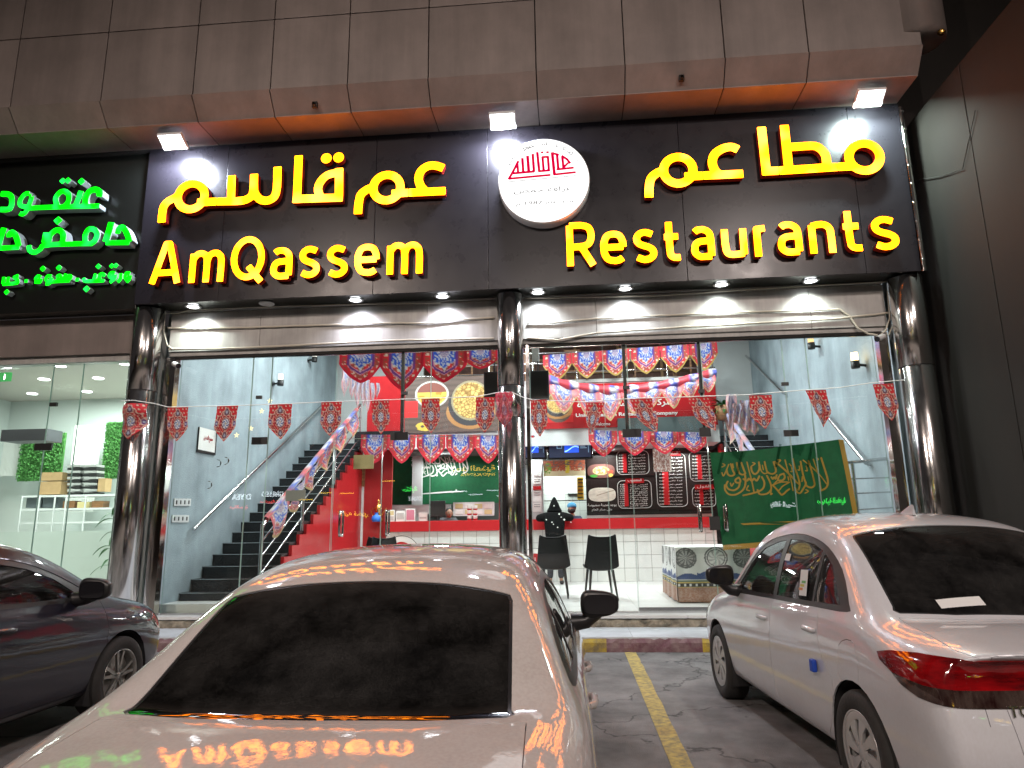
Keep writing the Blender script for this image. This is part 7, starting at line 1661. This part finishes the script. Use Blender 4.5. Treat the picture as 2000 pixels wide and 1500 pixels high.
    hd = [(-.66, 3.56*sx), (-.62, 3.95*sx), (-.45, 4.16*sx), (.45, 4.16*sx), (.62, 3.95*sx), (.66, 3.56*sx), (.3, 3.60*sx), (-.3, 3.60*sx)]
    cut(bm, lay, offset_poly(hd, .003), 'top', top, T['gap'], only=(0,)); cut(bm, lay, hd, 'top', top, T['hood'], only=(T['gap'],))
    rear = lambda f: f.calc_center_median().x < .16*sx and f.normal.x < -.25
    tr = [(-.50, .50), (-.565, .88), (.565, .88), (.50, .50), (.2, .46), (-.2, .46)]
    cut(bm, lay, offset_poly(tr, .003), 'rear', rear, T['gap'], only=(0, T['trunk'])); cut(bm, lay, tr, 'rear', rear, T['trunk'], only=(T['gap'],))
    # lamps
    for s in (-1, 1):
        cs = lambda f, s=s: f.calc_center_median().y*s > .30 and f.calc_center_median().x < .9
        if lamps == 'arrow':
            P = [(-.1, .860), (.10, .862), (.28, .862), (.44, .850), (.53, .832), (.50, .80), (.40, .762), (.20, .742), (-.1, .735)]
            cut(bm, lay, P, 'side', cs, T['tail'], only=(0, 15, 1))
            P = [(-.1, .7349), (.20, .7419), (.3999, .7619), (.33, .722), (.22, .690), (.08, .672), (-.1, .668)]
            cut(bm, lay, P, 'side', cs, T['tail2'], only=(0, 15, 1))
        else:
            P = [(-.1, .80), (.12, .82), (.34, .80), (.22, .70), (-.1, .64)]
            cut(bm, lay, P, 'side', cs, T['tail'], only=(0, 15, 1))
        cf = lambda f, s=s: f.calc_center_median().y*s > .30 and f.calc_center_median().x > 3.4*sx
        P = sc_([(4.4, .60), (4.22, .60), (4.05, .57), (3.93, .60), (3.82, .68), (3.90, .715), (4.1, .70), (4.4, .70)])
        cut(bm, lay, P, 'side', cf, T['head'], only=(0,))
    groups = {}
    for f in bm.faces: groups.setdefault(f[lay], []).append(f)
    def extract(tags, pname, m, parent=car, inset=0.0, rim=.010, sidefilter=None):
        fs = [f for t in tags for f in groups.get(T[t], []) if sidefilter is None or sidefilter(f)]
        if not fs: return None
        vid = {}; V = []; Nn = []; F = []
        for f in fs:
            idx = []
            for v in f.verts:
                if v.index not in vid or True:
                    k = v
                    if k not in vid: vid[k] = len(V); n_ = normal_at(v.co); Nn.append(n_); V.append(v.co-n_*inset)
                    idx.append(vid[k])
            F.append(idx)
        # rim: turn the free border inwards so every panel has thickness
        cnt = {}
        for f in F:
            for a_, b2 in zip(f, f[1:]+f[:1]): cnt[(a_, b2)] = 1
        rimF = []; rv = {}
        if rim:
            for (a_, b2) in list(cnt):
                if (b2, a_) not in cnt:
                    for q in (a_, b2):
                        if q not in rv: rv[q] = len(V); V.append(V[q]-Nn[q]*rim); Nn.append(Nn[q])
                    rimF.append([b2, a_, rv[a_], rv[b2]])
        mesh = bpy.data.meshes.new(pname); mesh.from_pydata([tuple(v) for v in V], [], F+rimF)
        mesh.polygons.foreach_set('use_smooth', [True]*len(F)+[False]*len(rimF)); mesh.update()
        ln = []; k = 0
        for p in mesh.polygons:
            for li in p.loop_indices:
                ln.append(tuple(Nn[mesh.loops[li].vertex_index]) if k < len(F) else tuple(p.normal))
            k += 1
        mesh.normals_split_custom_set(ln)
        return link_mesh(pname, mesh, m, parent, world=False)
    bm.verts.index_update()
    gm = glass_mats or {}
    body = extract(['body'], 'body', mats['paint'])
    extract(['gap'], 'panel_gap', M['car_black'], inset=.010, rim=0, parent=body)
    for s in (-1, 1): extract(['frame'], 'window_frame', M['car_black'], inset=.004, sidefilter=lambda f, s=s: f.calc_center_median().y*s > 0)
    for q in (0, 1): extract(['seal'], 'window_seal', M['car_black'], inset=.003, sidefilter=lambda f, q=q: (f.calc_center_median().x > 2*sx) == bool(q))
    extract(['rglass'], 'rear_window', gm.get('rear', M['tint_glass']), inset=.004, rim=0)
    extract(['wglass'], 'windscreen', gm.get('front', M['clear_glass']), inset=.004, rim=0)
    extract(['trunk'], 'boot_lid', mats['paint']); extract(['hood'], 'bonnet', mats['paint'])
    for s in (-1, 1):
        sf = lambda f, s=s: f.calc_center_median().y*s > 0
        for tg, nm, hx, hz in (('fdoor', 'door', 2.22*sx, .80), ('rdoor', 'door', 1.36*sx, .83)):
            dr = extract([tg], nm, mats['paint'], sidefilter=sf)
            if dr is None: continue
            p = bvh.ray_cast(Vector((hx, s*2, hz)), Vector((0, -s, 0)))[0]
            if p is None: continue
            b = MB(); y = p.y
            pts = [Vector((hx-.10, y+s*.0, hz)), Vector((hx-.085, y+s*.028, hz+.003)), Vector((hx-.02, y+s*.040, hz+.006)), Vector((hx+.05, y+s*.036, hz+.004)), Vector((hx+.075, y+s*.0, hz))]
            b.tube([Vector((hx-.10, y-s*.004, hz))]+[Vector((q[0], y+s*q[1], hz+q[2])) for q in ((hx-.08, .012, 0), (hx-.03, .018, .003), (hx+.04, .017, .003), (hx+.066, .010, 0))]+[Vector((hx+.075, y-s*.004, hz))], [.012, .015, .016, .016, .015, .012], 12)
            b.build('handle', mats['paint'], dr, world=False)
            b = MB(); b.lathe([(.0, 0), (.036, 0), (.040, .002)], (hx, y-s*.000, hz), 20, axis='Y')
            b.add([(hx+.036*math.cos(t)*1.2, y+s*.0035, hz+.024*math.sin(t)) for t in np.linspace(0, 2*math.pi, 17)[:-1]], [tuple(range(16)) if s < 0 else tuple(range(15, -1, -1))])
            b.build('handle_recess', M['car_black'], dr, world=False) if False else None
        for tg in ('fwin', 'rwin', 'qwin'):
            extract([tg], 'side_window', gm.get('side', M['side_glass']), sidefilter=sf, inset=.008, rim=0)
        extract(['tail'], 'tail_lamp', mats.get('tail', M['lamp_red']), sidefilter=sf, inset=-.006, rim=.02)
        extract(['tail2'], 'reversing_lamp', M['lamp_smoke'], sidefilter=sf, inset=-.006, rim=.02)
        extract(['head'], 'headlight', M['lamp_clear'], sidefilter=sf, inset=-.004, rim=.02)
    extract(['fuel'], 'fuel_flap', mats['paint'])
    # wheel housings and floor
    b = MB()
    for s in (-1, 1):
        for cx in (xr, xf_):
            prof = []
            arc_ = [(cx+(RA-.004)*math.cos(t), zw+(RA-.004)*math.sin(t)) for t in np.linspace(-.45, math.pi+.45, 20)]
            b.grid([[(x, s*.50, z), (x, s*.845, z)] for x, z in arc_]); b.add([(x, s*.50, z) for x, z in arc_], [tuple(range(20))])
    b.bb(.3, 3.95*sx, -.62, .62, .165, .20); b.build('underbody', M['car_inner'], car, world=False, fix=False)
    # cabin: seats, dash, floor
    b = MB(); b.bb(.95*sx, 3.35*sx, -.74, .74, .40, .44); b.bb(.55*sx, 1.05*sx, -.70, .70, .44, .90); b.bb(3.05*sx, 3.4*sx, -.72, .72, .5, .86); b.build('cabin_floor', M['car_inner'], car, world=False)
    for cx, ws in ((1.30*sx, (-.36, .36)), (2.22*sx, (-.36, .36))):
        for yy in ws:
            b = MB(); rt = Matrix.Rotation(math.radians(-14), 3, 'Y')
            b.box((cx+.20, yy, .52), (.50, .50, .16)); b.box((cx-.06, yy, .80), (.12, .48, .52), rot=rt); b.box((cx-.135, yy, 1.115), (.075, .25, .15), rot=rt)
            b.build('seat', M['seat'], car, world=False, bevel=.03)
    b = MB(); b.tube([Vector((2.86*sx-.06*math.sin(t)*.5, .36+.175*math.cos(t), .86+.17*math.sin(t))) for t in np.linspace(0, 2*math.pi, 25)[:-1]], .014, 8, closed=True); b.build('steering_wheel', M['black'], car, world=False)
    # mirrors
    for s in (-1, 1):
        mx_, my_, mz_ = 2.88*sx, s*(W+.085), mirror_z
        b = MB(); n = 14; P = []
        for i in range(9):
            u = i/8; ph = u*math.pi
            rad = [math.sin(max(.02, min(math.pi-.02, ph)))**.55]
            # shell: super-ellipsoid squashed front to back
        vs = []; fs = []; NU, NV = 14, 22
        for i in range(NU+1):
            ph = -math.pi/2+math.pi*i/NU
            for j in range(NV):
                th = 2*math.pi*j/NV; c_, s_ = math.cos(ph), math.sin(ph); ct, st_ = math.cos(th), math.sin(th)
                f_ = lambda v, e: math.copysign(abs(v)**e, v)
                x = .075*f_(c_, .6)*f_(ct, .8); y = .118*f_(c_, .6)*f_(st_, .6); z = .078*f_(s_, .65)
                if x < 0: x *= .45
                z *= 1-.18*(y*s/.118)
                vs.append((mx_+x, my_+y, mz_+z))
        fs = [(i*NV+j, i*NV+(j+1) % NV, (i+1)*NV+(j+1) % NV, (i+1)*NV+j) for i in range(NU) for j in range(NV)]
        b.add(vs, fs, 0, True); mo = b.build('wing_mirror', M['car_black'], car, world=False)
        b = MB(); b.add([(mx_-.036, my_+.095*math.copysign(abs(math.cos(t))**.5, math.cos(t)), mz_+.058*math.copysign(abs(math.sin(t))**.5, math.sin(t))) for t in np.linspace(0, 2*math.pi, 25)[:-1]], [tuple(range(24))])
        b.build('mirror_glass', M['chrome'] if False else M['black_gloss'], mo, world=False)
        b = MB(); b.tube([(mx_+.03, s*(W-.09), .925), (mx_+.03, s*(W+.0), .935), (mx_+.02, my_, mz_-.045)], [.055, .045, .036], 12); b.build('mirror_arm', M['car_black'], mo, world=False)
    # wheels
    wm = M['alloy'] if wheel == 'alloy' else M['hubcap']
    def wheel_at(cx, s):
        c = Vector((cx, s*.765, zw)); wt = thing('wheel', (0, 0, 0), None, None); wt.name = 'wheel'; wt.parent = car
        o = s*.09
        t = MB(); pr = [(.198, -.085), (.215, -.098), (.262, -.102), (.288, -.090), (.2985, -.070), (.300, 0), (.2985, .070), (.288, .090), (.262, .102), (.215, .098), (.198, .085)]
        t.lathe(pr, c, 48, axis='Y'); t.build('tyre', M['tyre'], wt, world=False)
        t = MB()
        t.lathe([(.198, s*.085), (.203, s*.094), (.193, s*.090), (.186, s*.070), (.183, s*.0), (.19, -s*.08)], c, 48, axis='Y')
        t.lathe([(.0, s*.02), (.18, s*.02)], c, 24, 1, axis='Y')
        if wheel == 'alloy':
            t.lathe([(.0, s*.078), (.030, s*.078), (.036, s*.068), (.036, s*.03)], c, 20, axis='Y')
            for k in range(5):
                for e in (-1, 1):
                    a0 = 2*math.pi*k/5+.3; a1 = a0+e*.20
                    p0 = Vector((math.cos(a0+e*.10)*.030, s*.062, math.sin(a0+e*.10)*.030)); p1 = Vector((math.cos(a1)*.190, s*.074, math.sin(a1)*.190))
                    dd = (p1-p0); L_ = dd.length; ang = math.atan2(dd.z, dd.x); rot = Matrix.Rotation(-ang, 3, 'Y')
                    t.box(c+(p0+p1)/2, (L_+.012, .018, .023), rot=rot)
        else:
            t.lathe([(.0, s*.086), (.045, s*.086), (.055, s*.080)], c, 24, axis='Y'); t.lathe([(.155, s*.084), (.192, s*.090), (.200, s*.082)], c, 40, axis='Y')
            for k in range(8):
                a0 = 2*math.pi*k/8; w1, w2 = .16, .26
                q = []
                for rr, ww, sk in ((.045, .30, 0), (.105, .22, .10), (.165, .25, .22)):
                    q.append((rr, a0+sk-ww, a0+sk+ww))
                P = [c+Vector((math.cos(a)*rr, s*(.088 if rr < .16 else .084), math.sin(a)*rr)) for rr, a, _ in q]+[c+Vector((math.cos(a)*rr, s*(.088 if rr < .16 else .084), math.sin(a)*rr)) for rr, _, a in q[::-1]]
                t.add(P, [tuple(range(6))]); t.add([p-Vector((0, s*.014, 0)) for p in P], [tuple(range(6))[::-1]])
                t.add(P+[p-Vector((0, s*.014, 0)) for p in P], [(i, (i+1) % 6, (i+1) % 6+6, i+6) for i in range(6)])
        t.build('rim', [wm, M['car_inner']], wt, world=False)
    for cx in (xr, xf_):
        for s in (-1, 1): wheel_at(cx, s)
    bm.free()
    return car, bvh

def car_print(car, bvh, poly_yz_x, m, name, view, off=.004, parent=None):
    """flat print laid on the skin: project a small grid onto it"""
    (u0, u1, v0, v1, s) = poly_yz_x; b = MB(); n = 10; P = []
    for i in range(n+1):
        row = []
        for j in range(n+1):
            u = u0+(u1-u0)*i/n; v = v0+(v1-v0)*j/n
            if view == 'side': h = bvh.ray_cast(Vector((u, s*2, v)), Vector((0, -s, 0))); 
            elif view == 'top': h = bvh.ray_cast(Vector((u, v, 3)), Vector((0, 0, -1)))
            else: h = bvh.ray_cast(Vector((-2, u, v)), Vector((1, 0, 0)))
            row.append(h[0]+h[1]*off if h[0] is not None else Vector((u, v, 0)))
        P.append(row)
    b.grid(P); return b.build(name, m, parent or car, world=False)

M['paint_pearl'] = paint_mat('paint_pearl', (.50, .48, .475), .85, rough=.5, dustcol=(.365, .335, .318))
M['paint_silver'] = paint_mat('paint_silver', (.58, .60, .64), .22, rough=.28, fl=.15)
M['paint_navy'] = paint_mat('paint_navy', (.006, .006, .016), .16, rough=.3, fl=.0, dustcol=(.035, .033, .04))
H90 = math.pi/2
carC, bvC = make_car('parked_car', (-.805, 1.60, 0), H90, 'dusty pearl white sedan seen from behind with a big black rear window', dict(paint=M['paint_pearl']), wheel='alloy', lamps='round', zr=1.44, mirror_z=1.04, glass_base=.55, glass_top=1.17, glass_w=.60)
carR, bvR = make_car('parked_car', (2.40, 3.40, 0), H90+math.radians(4.6), 'silver-white sedan on the right with red tail lamp and shark fin aerial', dict(paint=M['paint_silver']), wheel='hubcap', lamps='arrow', zr=1.53, mirror_z=1.05)
carL, bvL = make_car('parked_car', (-4.78, 2.22, 0), H90, 'dark navy sedan at the left edge with ten-spoke alloy front wheel', dict(paint=M['paint_navy']), wheel='alloy', lamps='round', zr=1.42, glass_mats=dict(side=M['clear_glass']))
carR.scale = (1, 1, 1.04); carL.scale = (1.08, 1.08, 1.08)
# =================================================================== PEOPLE
def skin_mesh(name, pts, edges, m, parent, root=0, lv=2, world=True):
    """pts: (x,y,z,r[,r2]) joints, edges between them -> one continuous skinned surface"""
    me = bpy.data.meshes.new(name); me.from_pydata([p[:3] for p in pts], edges, []); o = bpy.data.objects.new(name, me); COL.objects.link(o)
    md = o.modifiers.new('k', 'SKIN'); md.use_smooth_shade = True
    for i, v in enumerate(me.skin_vertices[0].data):
        p = pts[i]; v.radius = (p[3], p[4] if len(p) > 4 else p[3]); v.use_root = (i == root)
    sb = o.modifiers.new('s', 'SUBSURF'); sb.levels = lv; bpy.context.view_layer.update()
    me2 = bpy.data.meshes.new_from_object(o.evaluated_get(bpy.context.evaluated_depsgraph_get())); bpy.data.objects.remove(o); bpy.data.meshes.remove(me)
    me2.polygons.foreach_set('use_smooth', [True]*len(me2.polygons)); me2.name = name
    return link_mesh(name, me2, m, parent, world)
def ball(mb, c, r, n=18, e=(1, 1, 1), f=None):
    vs = []; c = Vector(c)
    for i in range(n+1):
        ph = -math.pi/2+math.pi*i/n
        for j in range(2*n):
            th = math.pi*j/n; p = Vector((math.cos(ph)*math.cos(th)*e[0], math.cos(ph)*math.sin(th)*e[1], math.sin(ph)*e[2]))*r
            if f: p = f(p)
            vs.append(c+p)
    N2 = 2*n; mb.add(vs, [(i*N2+j, i*N2+(j+1) % N2, (i+1)*N2+(j+1) % N2, (i+1)*N2+j) for i in range(n) for j in range(N2)], 0, True); return mb
M['skin'] = mat('skin', (.34, .19, .12), .5); M['hair'] = mat('hair', (.012, .010, .009), .6); M['jacket'] = mat('jacket', (.005, .0055, .006), .9, spec=.1, bump=.3, bscale=40); M['shirt_white'] = mat('shirt_white', (.62, .63, .65), .8)
M['trousers'] = mat('trousers', (.02, .02, .026), .8); M['navy'] = mat('navy', (.012, .016, .05), .7); M['capblue'] = mat('capblue', (.05, .28, .50), .6); M['maskblack'] = mat('maskblack', (.012, .012, .012), .7); M['greycloth'] = mat('greycloth', (.10, .10, .11), .8)
def person(loc, rz, label, pose, cloth, hood=False, cap=False, mask=False):
    t = thing('person', loc, label, 'person', rz=rz); z = lambda v: v
    # local frame: facing +y, floor z=0
    P = pose
    pel = (0, P['pel'], .93); ch = (0, P['chest'], 1.24); nk = (0, P['neck'], 1.47)
    pts = [(*pel, .155, .115), (0, (P['pel']+P['chest'])/2, 1.09, .145, .105), (*ch, .165, .115), (*nk, .065, .06), (0, P['head'], P['hz']-.10, .060, .058)]
    ed = [(0, 1), (1, 2), (2, 3), (3, 4)]
    for s in (-1, 1):
        i = len(pts); pts += [(s*.10, P['pel'], .86, .088), (s*.11, P['pel']+P.get('knee', .02), .48, .058), (s*.115, P['pel']-.02, .09, .040), (s*.13, P['pel']+.13, .035, .034)]; ed += [(0, i), (i, i+1), (i+1, i+2), (i+2, i+3)]
        i = len(pts); e_, w_ = P['elbow'], P['wrist']; sh = P.get('sh', 0); pts += [(s*.175, P['chest']+.01, 1.38+sh, .062), (s*e_[0], e_[1], e_[2], .042), (s*w_[0], w_[1], w_[2], .028), (s*(w_[0]-.03), w_[1]+.06, w_[2]-.005, .034, .018)]; ed += [(2, i), (i, i+1), (i+1, i+2), (i+2, i+3)]
        for k in range(4):
            j = len(pts); x0 = w_[0]-.055+.018*k; L_ = (.060, .070, .066, .052)[k]; pts += [(s*x0, w_[1]+.10, w_[2]-.006, .0085), (s*(x0-.008), w_[1]+.10+L_*.6, w_[2]-.014, .008), (s*(x0-.012), w_[1]+.10+L_, w_[2]-.028, .007)]; ed += [(i+3, j), (j, j+1), (j+1, j+2)]
        j = len(pts); pts += [(s*(w_[0]-.075), w_[1]+.05, w_[2], .010), (s*(w_[0]-.095), w_[1]+.085, w_[2]-.008, .008)]; ed += [(i+3, j), (j, j+1)]
    body = skin_mesh('body', pts, ed, M['skin'], t, world=False)
    hd = Vector((0, P['head'], P['hz']))
    b = MB(); 
    def face(p):
        q = p.copy(); q.x *= (.80 if q.z < 0 else .86); 
        if q.z < -.02: q.x *= 1-.22*min(1, (-q.z-.02)/.09); q.y *= 1-.05
        if q.y > .04 and abs(q.x) < .018 and -.04 < q.z < .012: q.y += .020*(1-abs(q.x)/.018)*(.5+(.012-q.z)/.1)   # nose
        if q.y > .04 and abs(abs(q.x)-.032) < .016 and abs(q.z-.012) < .012: q.y -= .007   # eye sockets
        return q
    ball(b, hd, .115, 22, (.84, .95, 1.08), face); b.build('head', M['skin'], body, world=False)
    b = MB()
    for s in (-1, 1): ball(b, hd+Vector((s*.085, -.005, -.005)), .026, 8, (.35, .7, 1.2))
    b.build('ears', M['skin'], body, world=False)
    for s in (-1, 1):
        b = MB(); ball(b, hd+Vector((s*.032, .093, .012)), .011, 8, (1.1, .6, .7)); b.build('eye', M['hair'], body, world=False)
    b = MB(); b.tube([hd+Vector((-.022, .097, -.055)), hd+Vector((0, .103, -.057)), hd+Vector((.022, .097, -.055))], .005, 6); b.build('mouth', mat('lips', (.28, .10, .08), .5) if 'lips' not in bpy.data.materials else bpy.data.materials['lips'], body, world=False)
    b = MB(); ball(b, hd+Vector((0, -.012, .016)), .121, 18, (.80, .93, 1.02), lambda p: Vector((p.x, min(p.y, .06+.02*(p.z > .05)), max(p.z, -.045 if p.y < 0 else .03)))); b.build('hair', M['hair'], body, world=False)
    # clothes: slightly larger skins over the same joints
    wd = P.get('wide', 1); top = [(0, pel[1], .86, .185*wd, .145), (0, (pel[1]+ch[1])/2, 1.08, .18*wd, .14), (ch[0], ch[1], ch[2], .20*wd, .145), (0, nk[1], 1.43, .10, .09)]
    te = [(0, 1), (1, 2), (2, 3)]
    for s in (-1, 1):
        i = len(top); top += [(s*.165, ch[1]+.0, 1.355+P.get('sh', 0), .125), (s*P['elbow'][0], P['elbow'][1], P['elbow'][2]-.0, .078), (s*(P['wrist'][0]+.01), P['wrist'][1]-.02, P['wrist'][2]+.0, .048)]; te += [(2, i), (i, i+1), (i+1, i+2)]
    skin_mesh('jacket' if hood else 'shirt', top, te, cloth, t, world=False)
    tr = [(0, pel[1], .90, .16, .125)]; tre = []
    for s in (-1, 1): i = len(tr); tr += [(s*.10, pel[1], .82, .105), (s*.11, pel[1]+P.get('knee', .02), .48, .080), (s*.115, pel[1]-.02, .11, .065)]; tre += [(0, i), (i, i+1), (i+1, i+2)]
    skin_mesh('trousers', tr, tre, M['trousers'], t, world=False)
    for s in (-1, 1):
        b = MB(); ball(b, (s*.125, pel[1]+.06, .045), .1, 12, (.48, 1.35, .5), lambda p: Vector((p.x, p.y, max(p.z, -.042)))); b.build('shoe', M['black'], t, world=False)
    if hood:
        b = MB(); ball(b, hd+Vector((0, -.03, .0)), .155, 22, (.80, .95, 1.10), lambda p: Vector((p.x*(1-.35*max(0, p.z)/.155) if p.z > 0 else p.x*(1+.75*min(1, -p.z/.12)), p.y-(.03 if p.z < -.05 else 0), p.z+(.045*max(0, p.z/.15)**2)))); b.build('hood', cloth, t, world=False)
        b = MB(); b.lathe([(.195, .80), (.192, .90), (.17, .93)], (0, pel[1], 0), 28); b.build('shirt_hem', M['shirt_white'], t, world=False)
    if cap:
        b = MB(); ball(b, hd+Vector((0, -.01, .055)), .125, 18, (.90, .98, .75), lambda p: Vector((p.x, p.y, max(p.z, -.03)))); b.build('hair_cap', M['capblue'], t, world=False)
    if mask:
        b = MB(); ball(b, hd+Vector((0, .012, -.045)), .112, 16, (.86, .98, .62), lambda p: Vector((p.x, max(p.y, .0), p.z))); b.build('face_mask', M['maskblack'], t, world=False)
    return t
xh = X_(1083, 1010, 15.45)
ph_ = person((xh, 15.35, FZ), 0, 'person in black hooded jacket over white shirt leaning on the counter, elbows out', dict(pel=-.10, chest=.08, neck=.16, head=.24, hz=1.62, elbow=(.385, .30, 1.385), wrist=(.17, .52, 1.415), sh=.07, wide=1.22), M['jacket'], hood=True)
# light flecks printed on the jacket back
rr = random.Random(4)
for k, (px, py, s_) in enumerate(((1092, 1004, 4), (1102, 1015, 4.5), (1067, 1015, 3), (1078, 1020, 3), (1081, 1024, 2.5), (1096, 1010, 2.5), (1089, 1030, 3), (1082, 988, 3), (1115, 1020, 2.5))):
    a_ = at(px, py, 15.19); k_ = s_/1350*15; b = MB(); b.add([(a_.x-k_/2, 15.19, a_.z), (a_.x+k_*.1, 15.19, a_.z-k_*.5), (a_.x+k_/2, 15.19, a_.z+.1*k_), (a_.x, 15.19, a_.z+k_/2)], [(0, 1, 2, 3)]); b.build('white_fleck', M['paper'], ph_)
person((X_(1119, 1000, 16.75), 16.78, FZ), math.radians(160), 'worker in navy shirt with blue hair cap and black face mask behind the counter', dict(pel=0, chest=.03, neck=.04, head=.07, hz=1.62, elbow=(.26, .10, 1.12), wrist=(.14, .30, 1.20)), M['navy'], cap=True, mask=True)
person((X_(876, 1000, 16.7), 16.70, FZ), math.radians(200), 'cashier with dark hair in a grey shirt behind the till monitor', dict(pel=0, chest=.03, neck=.05, head=.09, hz=1.55, elbow=(.25, .10, 1.10), wrist=(.13, .30, 1.20)), M['greycloth'])

# =================================================================== CAR DETAILS
def in_car(car, p): return xf(car) @ Vector(p)
# shark fin aerial on the right car
p = bvR.ray_cast(Vector((1.62, 0, 3)), Vector((0, 0, -1)))[0]
b = MB(); P = []
for i in range(9):
    f = i/8; x = p.x+.11-.20*f; h = .075*f**.8*(1 if f < .9 else .85)+.001; w_ = .032*math.sin(math.pi*min(1, .15+f*.75)); P.append([(x-.0*h, s*w_*(1-q), p.z-.008+h*q-.035*(1-f)*0) for s, q in ((-1, 0), (-.8, .5), (-.3, .95), (0, 1), (.3, .95), (.8, .5), (1, 0))])
b.grid(P); b.add(P[-1], [tuple(range(7))]); b.build('roof_aerial', M['paint_silver'], carR, world=False)
# stickers, door guard, badge
M['sticker'] = mat('sticker', (.62, .63, .62), .5); M['blueguard'] = mat('blueguard', (.01, .06, .42), .5)
def quad_on(car, bv, pts, m_, name, s=1, off=.010, view='side', parent=None):
    n = 8; P = []
    (u0, v0), (u1, v1), (u2, v2), (u3, v3) = pts
    for i in range(n+1):
        row = []
        for j in range(n+1):
            a, c_ = i/n, j/n; u = (u0*(1-a)+u1*a)*(1-c_)+(u3*(1-a)+u2*a)*c_; v = (v0*(1-a)+v1*a)*(1-c_)+(v3*(1-a)+v2*a)*c_
            h = bv.ray_cast(Vector((u, s*2, v)), Vector((0, -s, 0))) if view == 'side' else bv.ray_cast(Vector((v, u, 3)), Vector((0, 0, -1)))
            row.append(h[0]+h[1]*off)
        P.append(row)
    b = MB(); b.grid(P); return b.build(name, m_, parent or car, world=False)
quad_on(carR, bvR, [(1.62, 1.00), (1.50, 1.005), (1.56, 1.16), (1.68, 1.155)], M['sticker'], 'energy_label', off=.0)
for k, m_ in enumerate(('grn', 'ylw', 'org')):
    mm = mat('label_'+m_, ((.10, .35, .08), (.50, .42, .05), (.50, .18, .04))[k], .5); quad_on(carR, bvR, [(1.615-.0+k*.012, 1.075-k*.022), (1.55+k*.012, 1.077-k*.022), (1.555+k*.012, 1.092-k*.022), (1.62+k*.012, 1.09-k*.022)], mm, 'label_bar', off=.002)
quad_on(carR, bvR, [(2.02, 1.20), (1.92, 1.20), (1.925, 1.245), (2.02, 1.245)], M['sticker'], 'small_label', off=.0)
b = MB(); p = bvR.ray_cast(Vector((1.24, 2, .64)), Vector((0, -1, 0)))[0]; b.box((1.26, p.y+.020, .64), (.05, .03, .07)); b.build('door_guard', M['blueguard'], carR, world=False, bevel=.008)
quad_on(carR, bvR, [(.40, .68), (.16, .68), (.16, .73), (.40, .73)], M['sticker'], 'rear_sticker', view='top', off=.0)
h = bvR.ray_cast(Vector((-2, .12, .66)), Vector((1, 0, 0)))[0]
text_on('lettering', 'TOYOTA', M['steel'], (h+Vector((-.006, .26, -.02)), Vector((0, -1, 0)), Vector((.15, 0, 1))), .30, .045, parent=carR, bold=.01, world=False)
# no red glints in the rear glass and no number plate light are built
# litter on the asphalt
b = MB(); ball(b, (.78, 4.15, .018), .03, 6, (1, 1.3, .6), lambda p: p*(1+.3*math.sin(p.x*90+p.z*70))); one('litter', M['paper'], b, 'small crumpled white paper on the asphalt by the yellow line', 'litter')
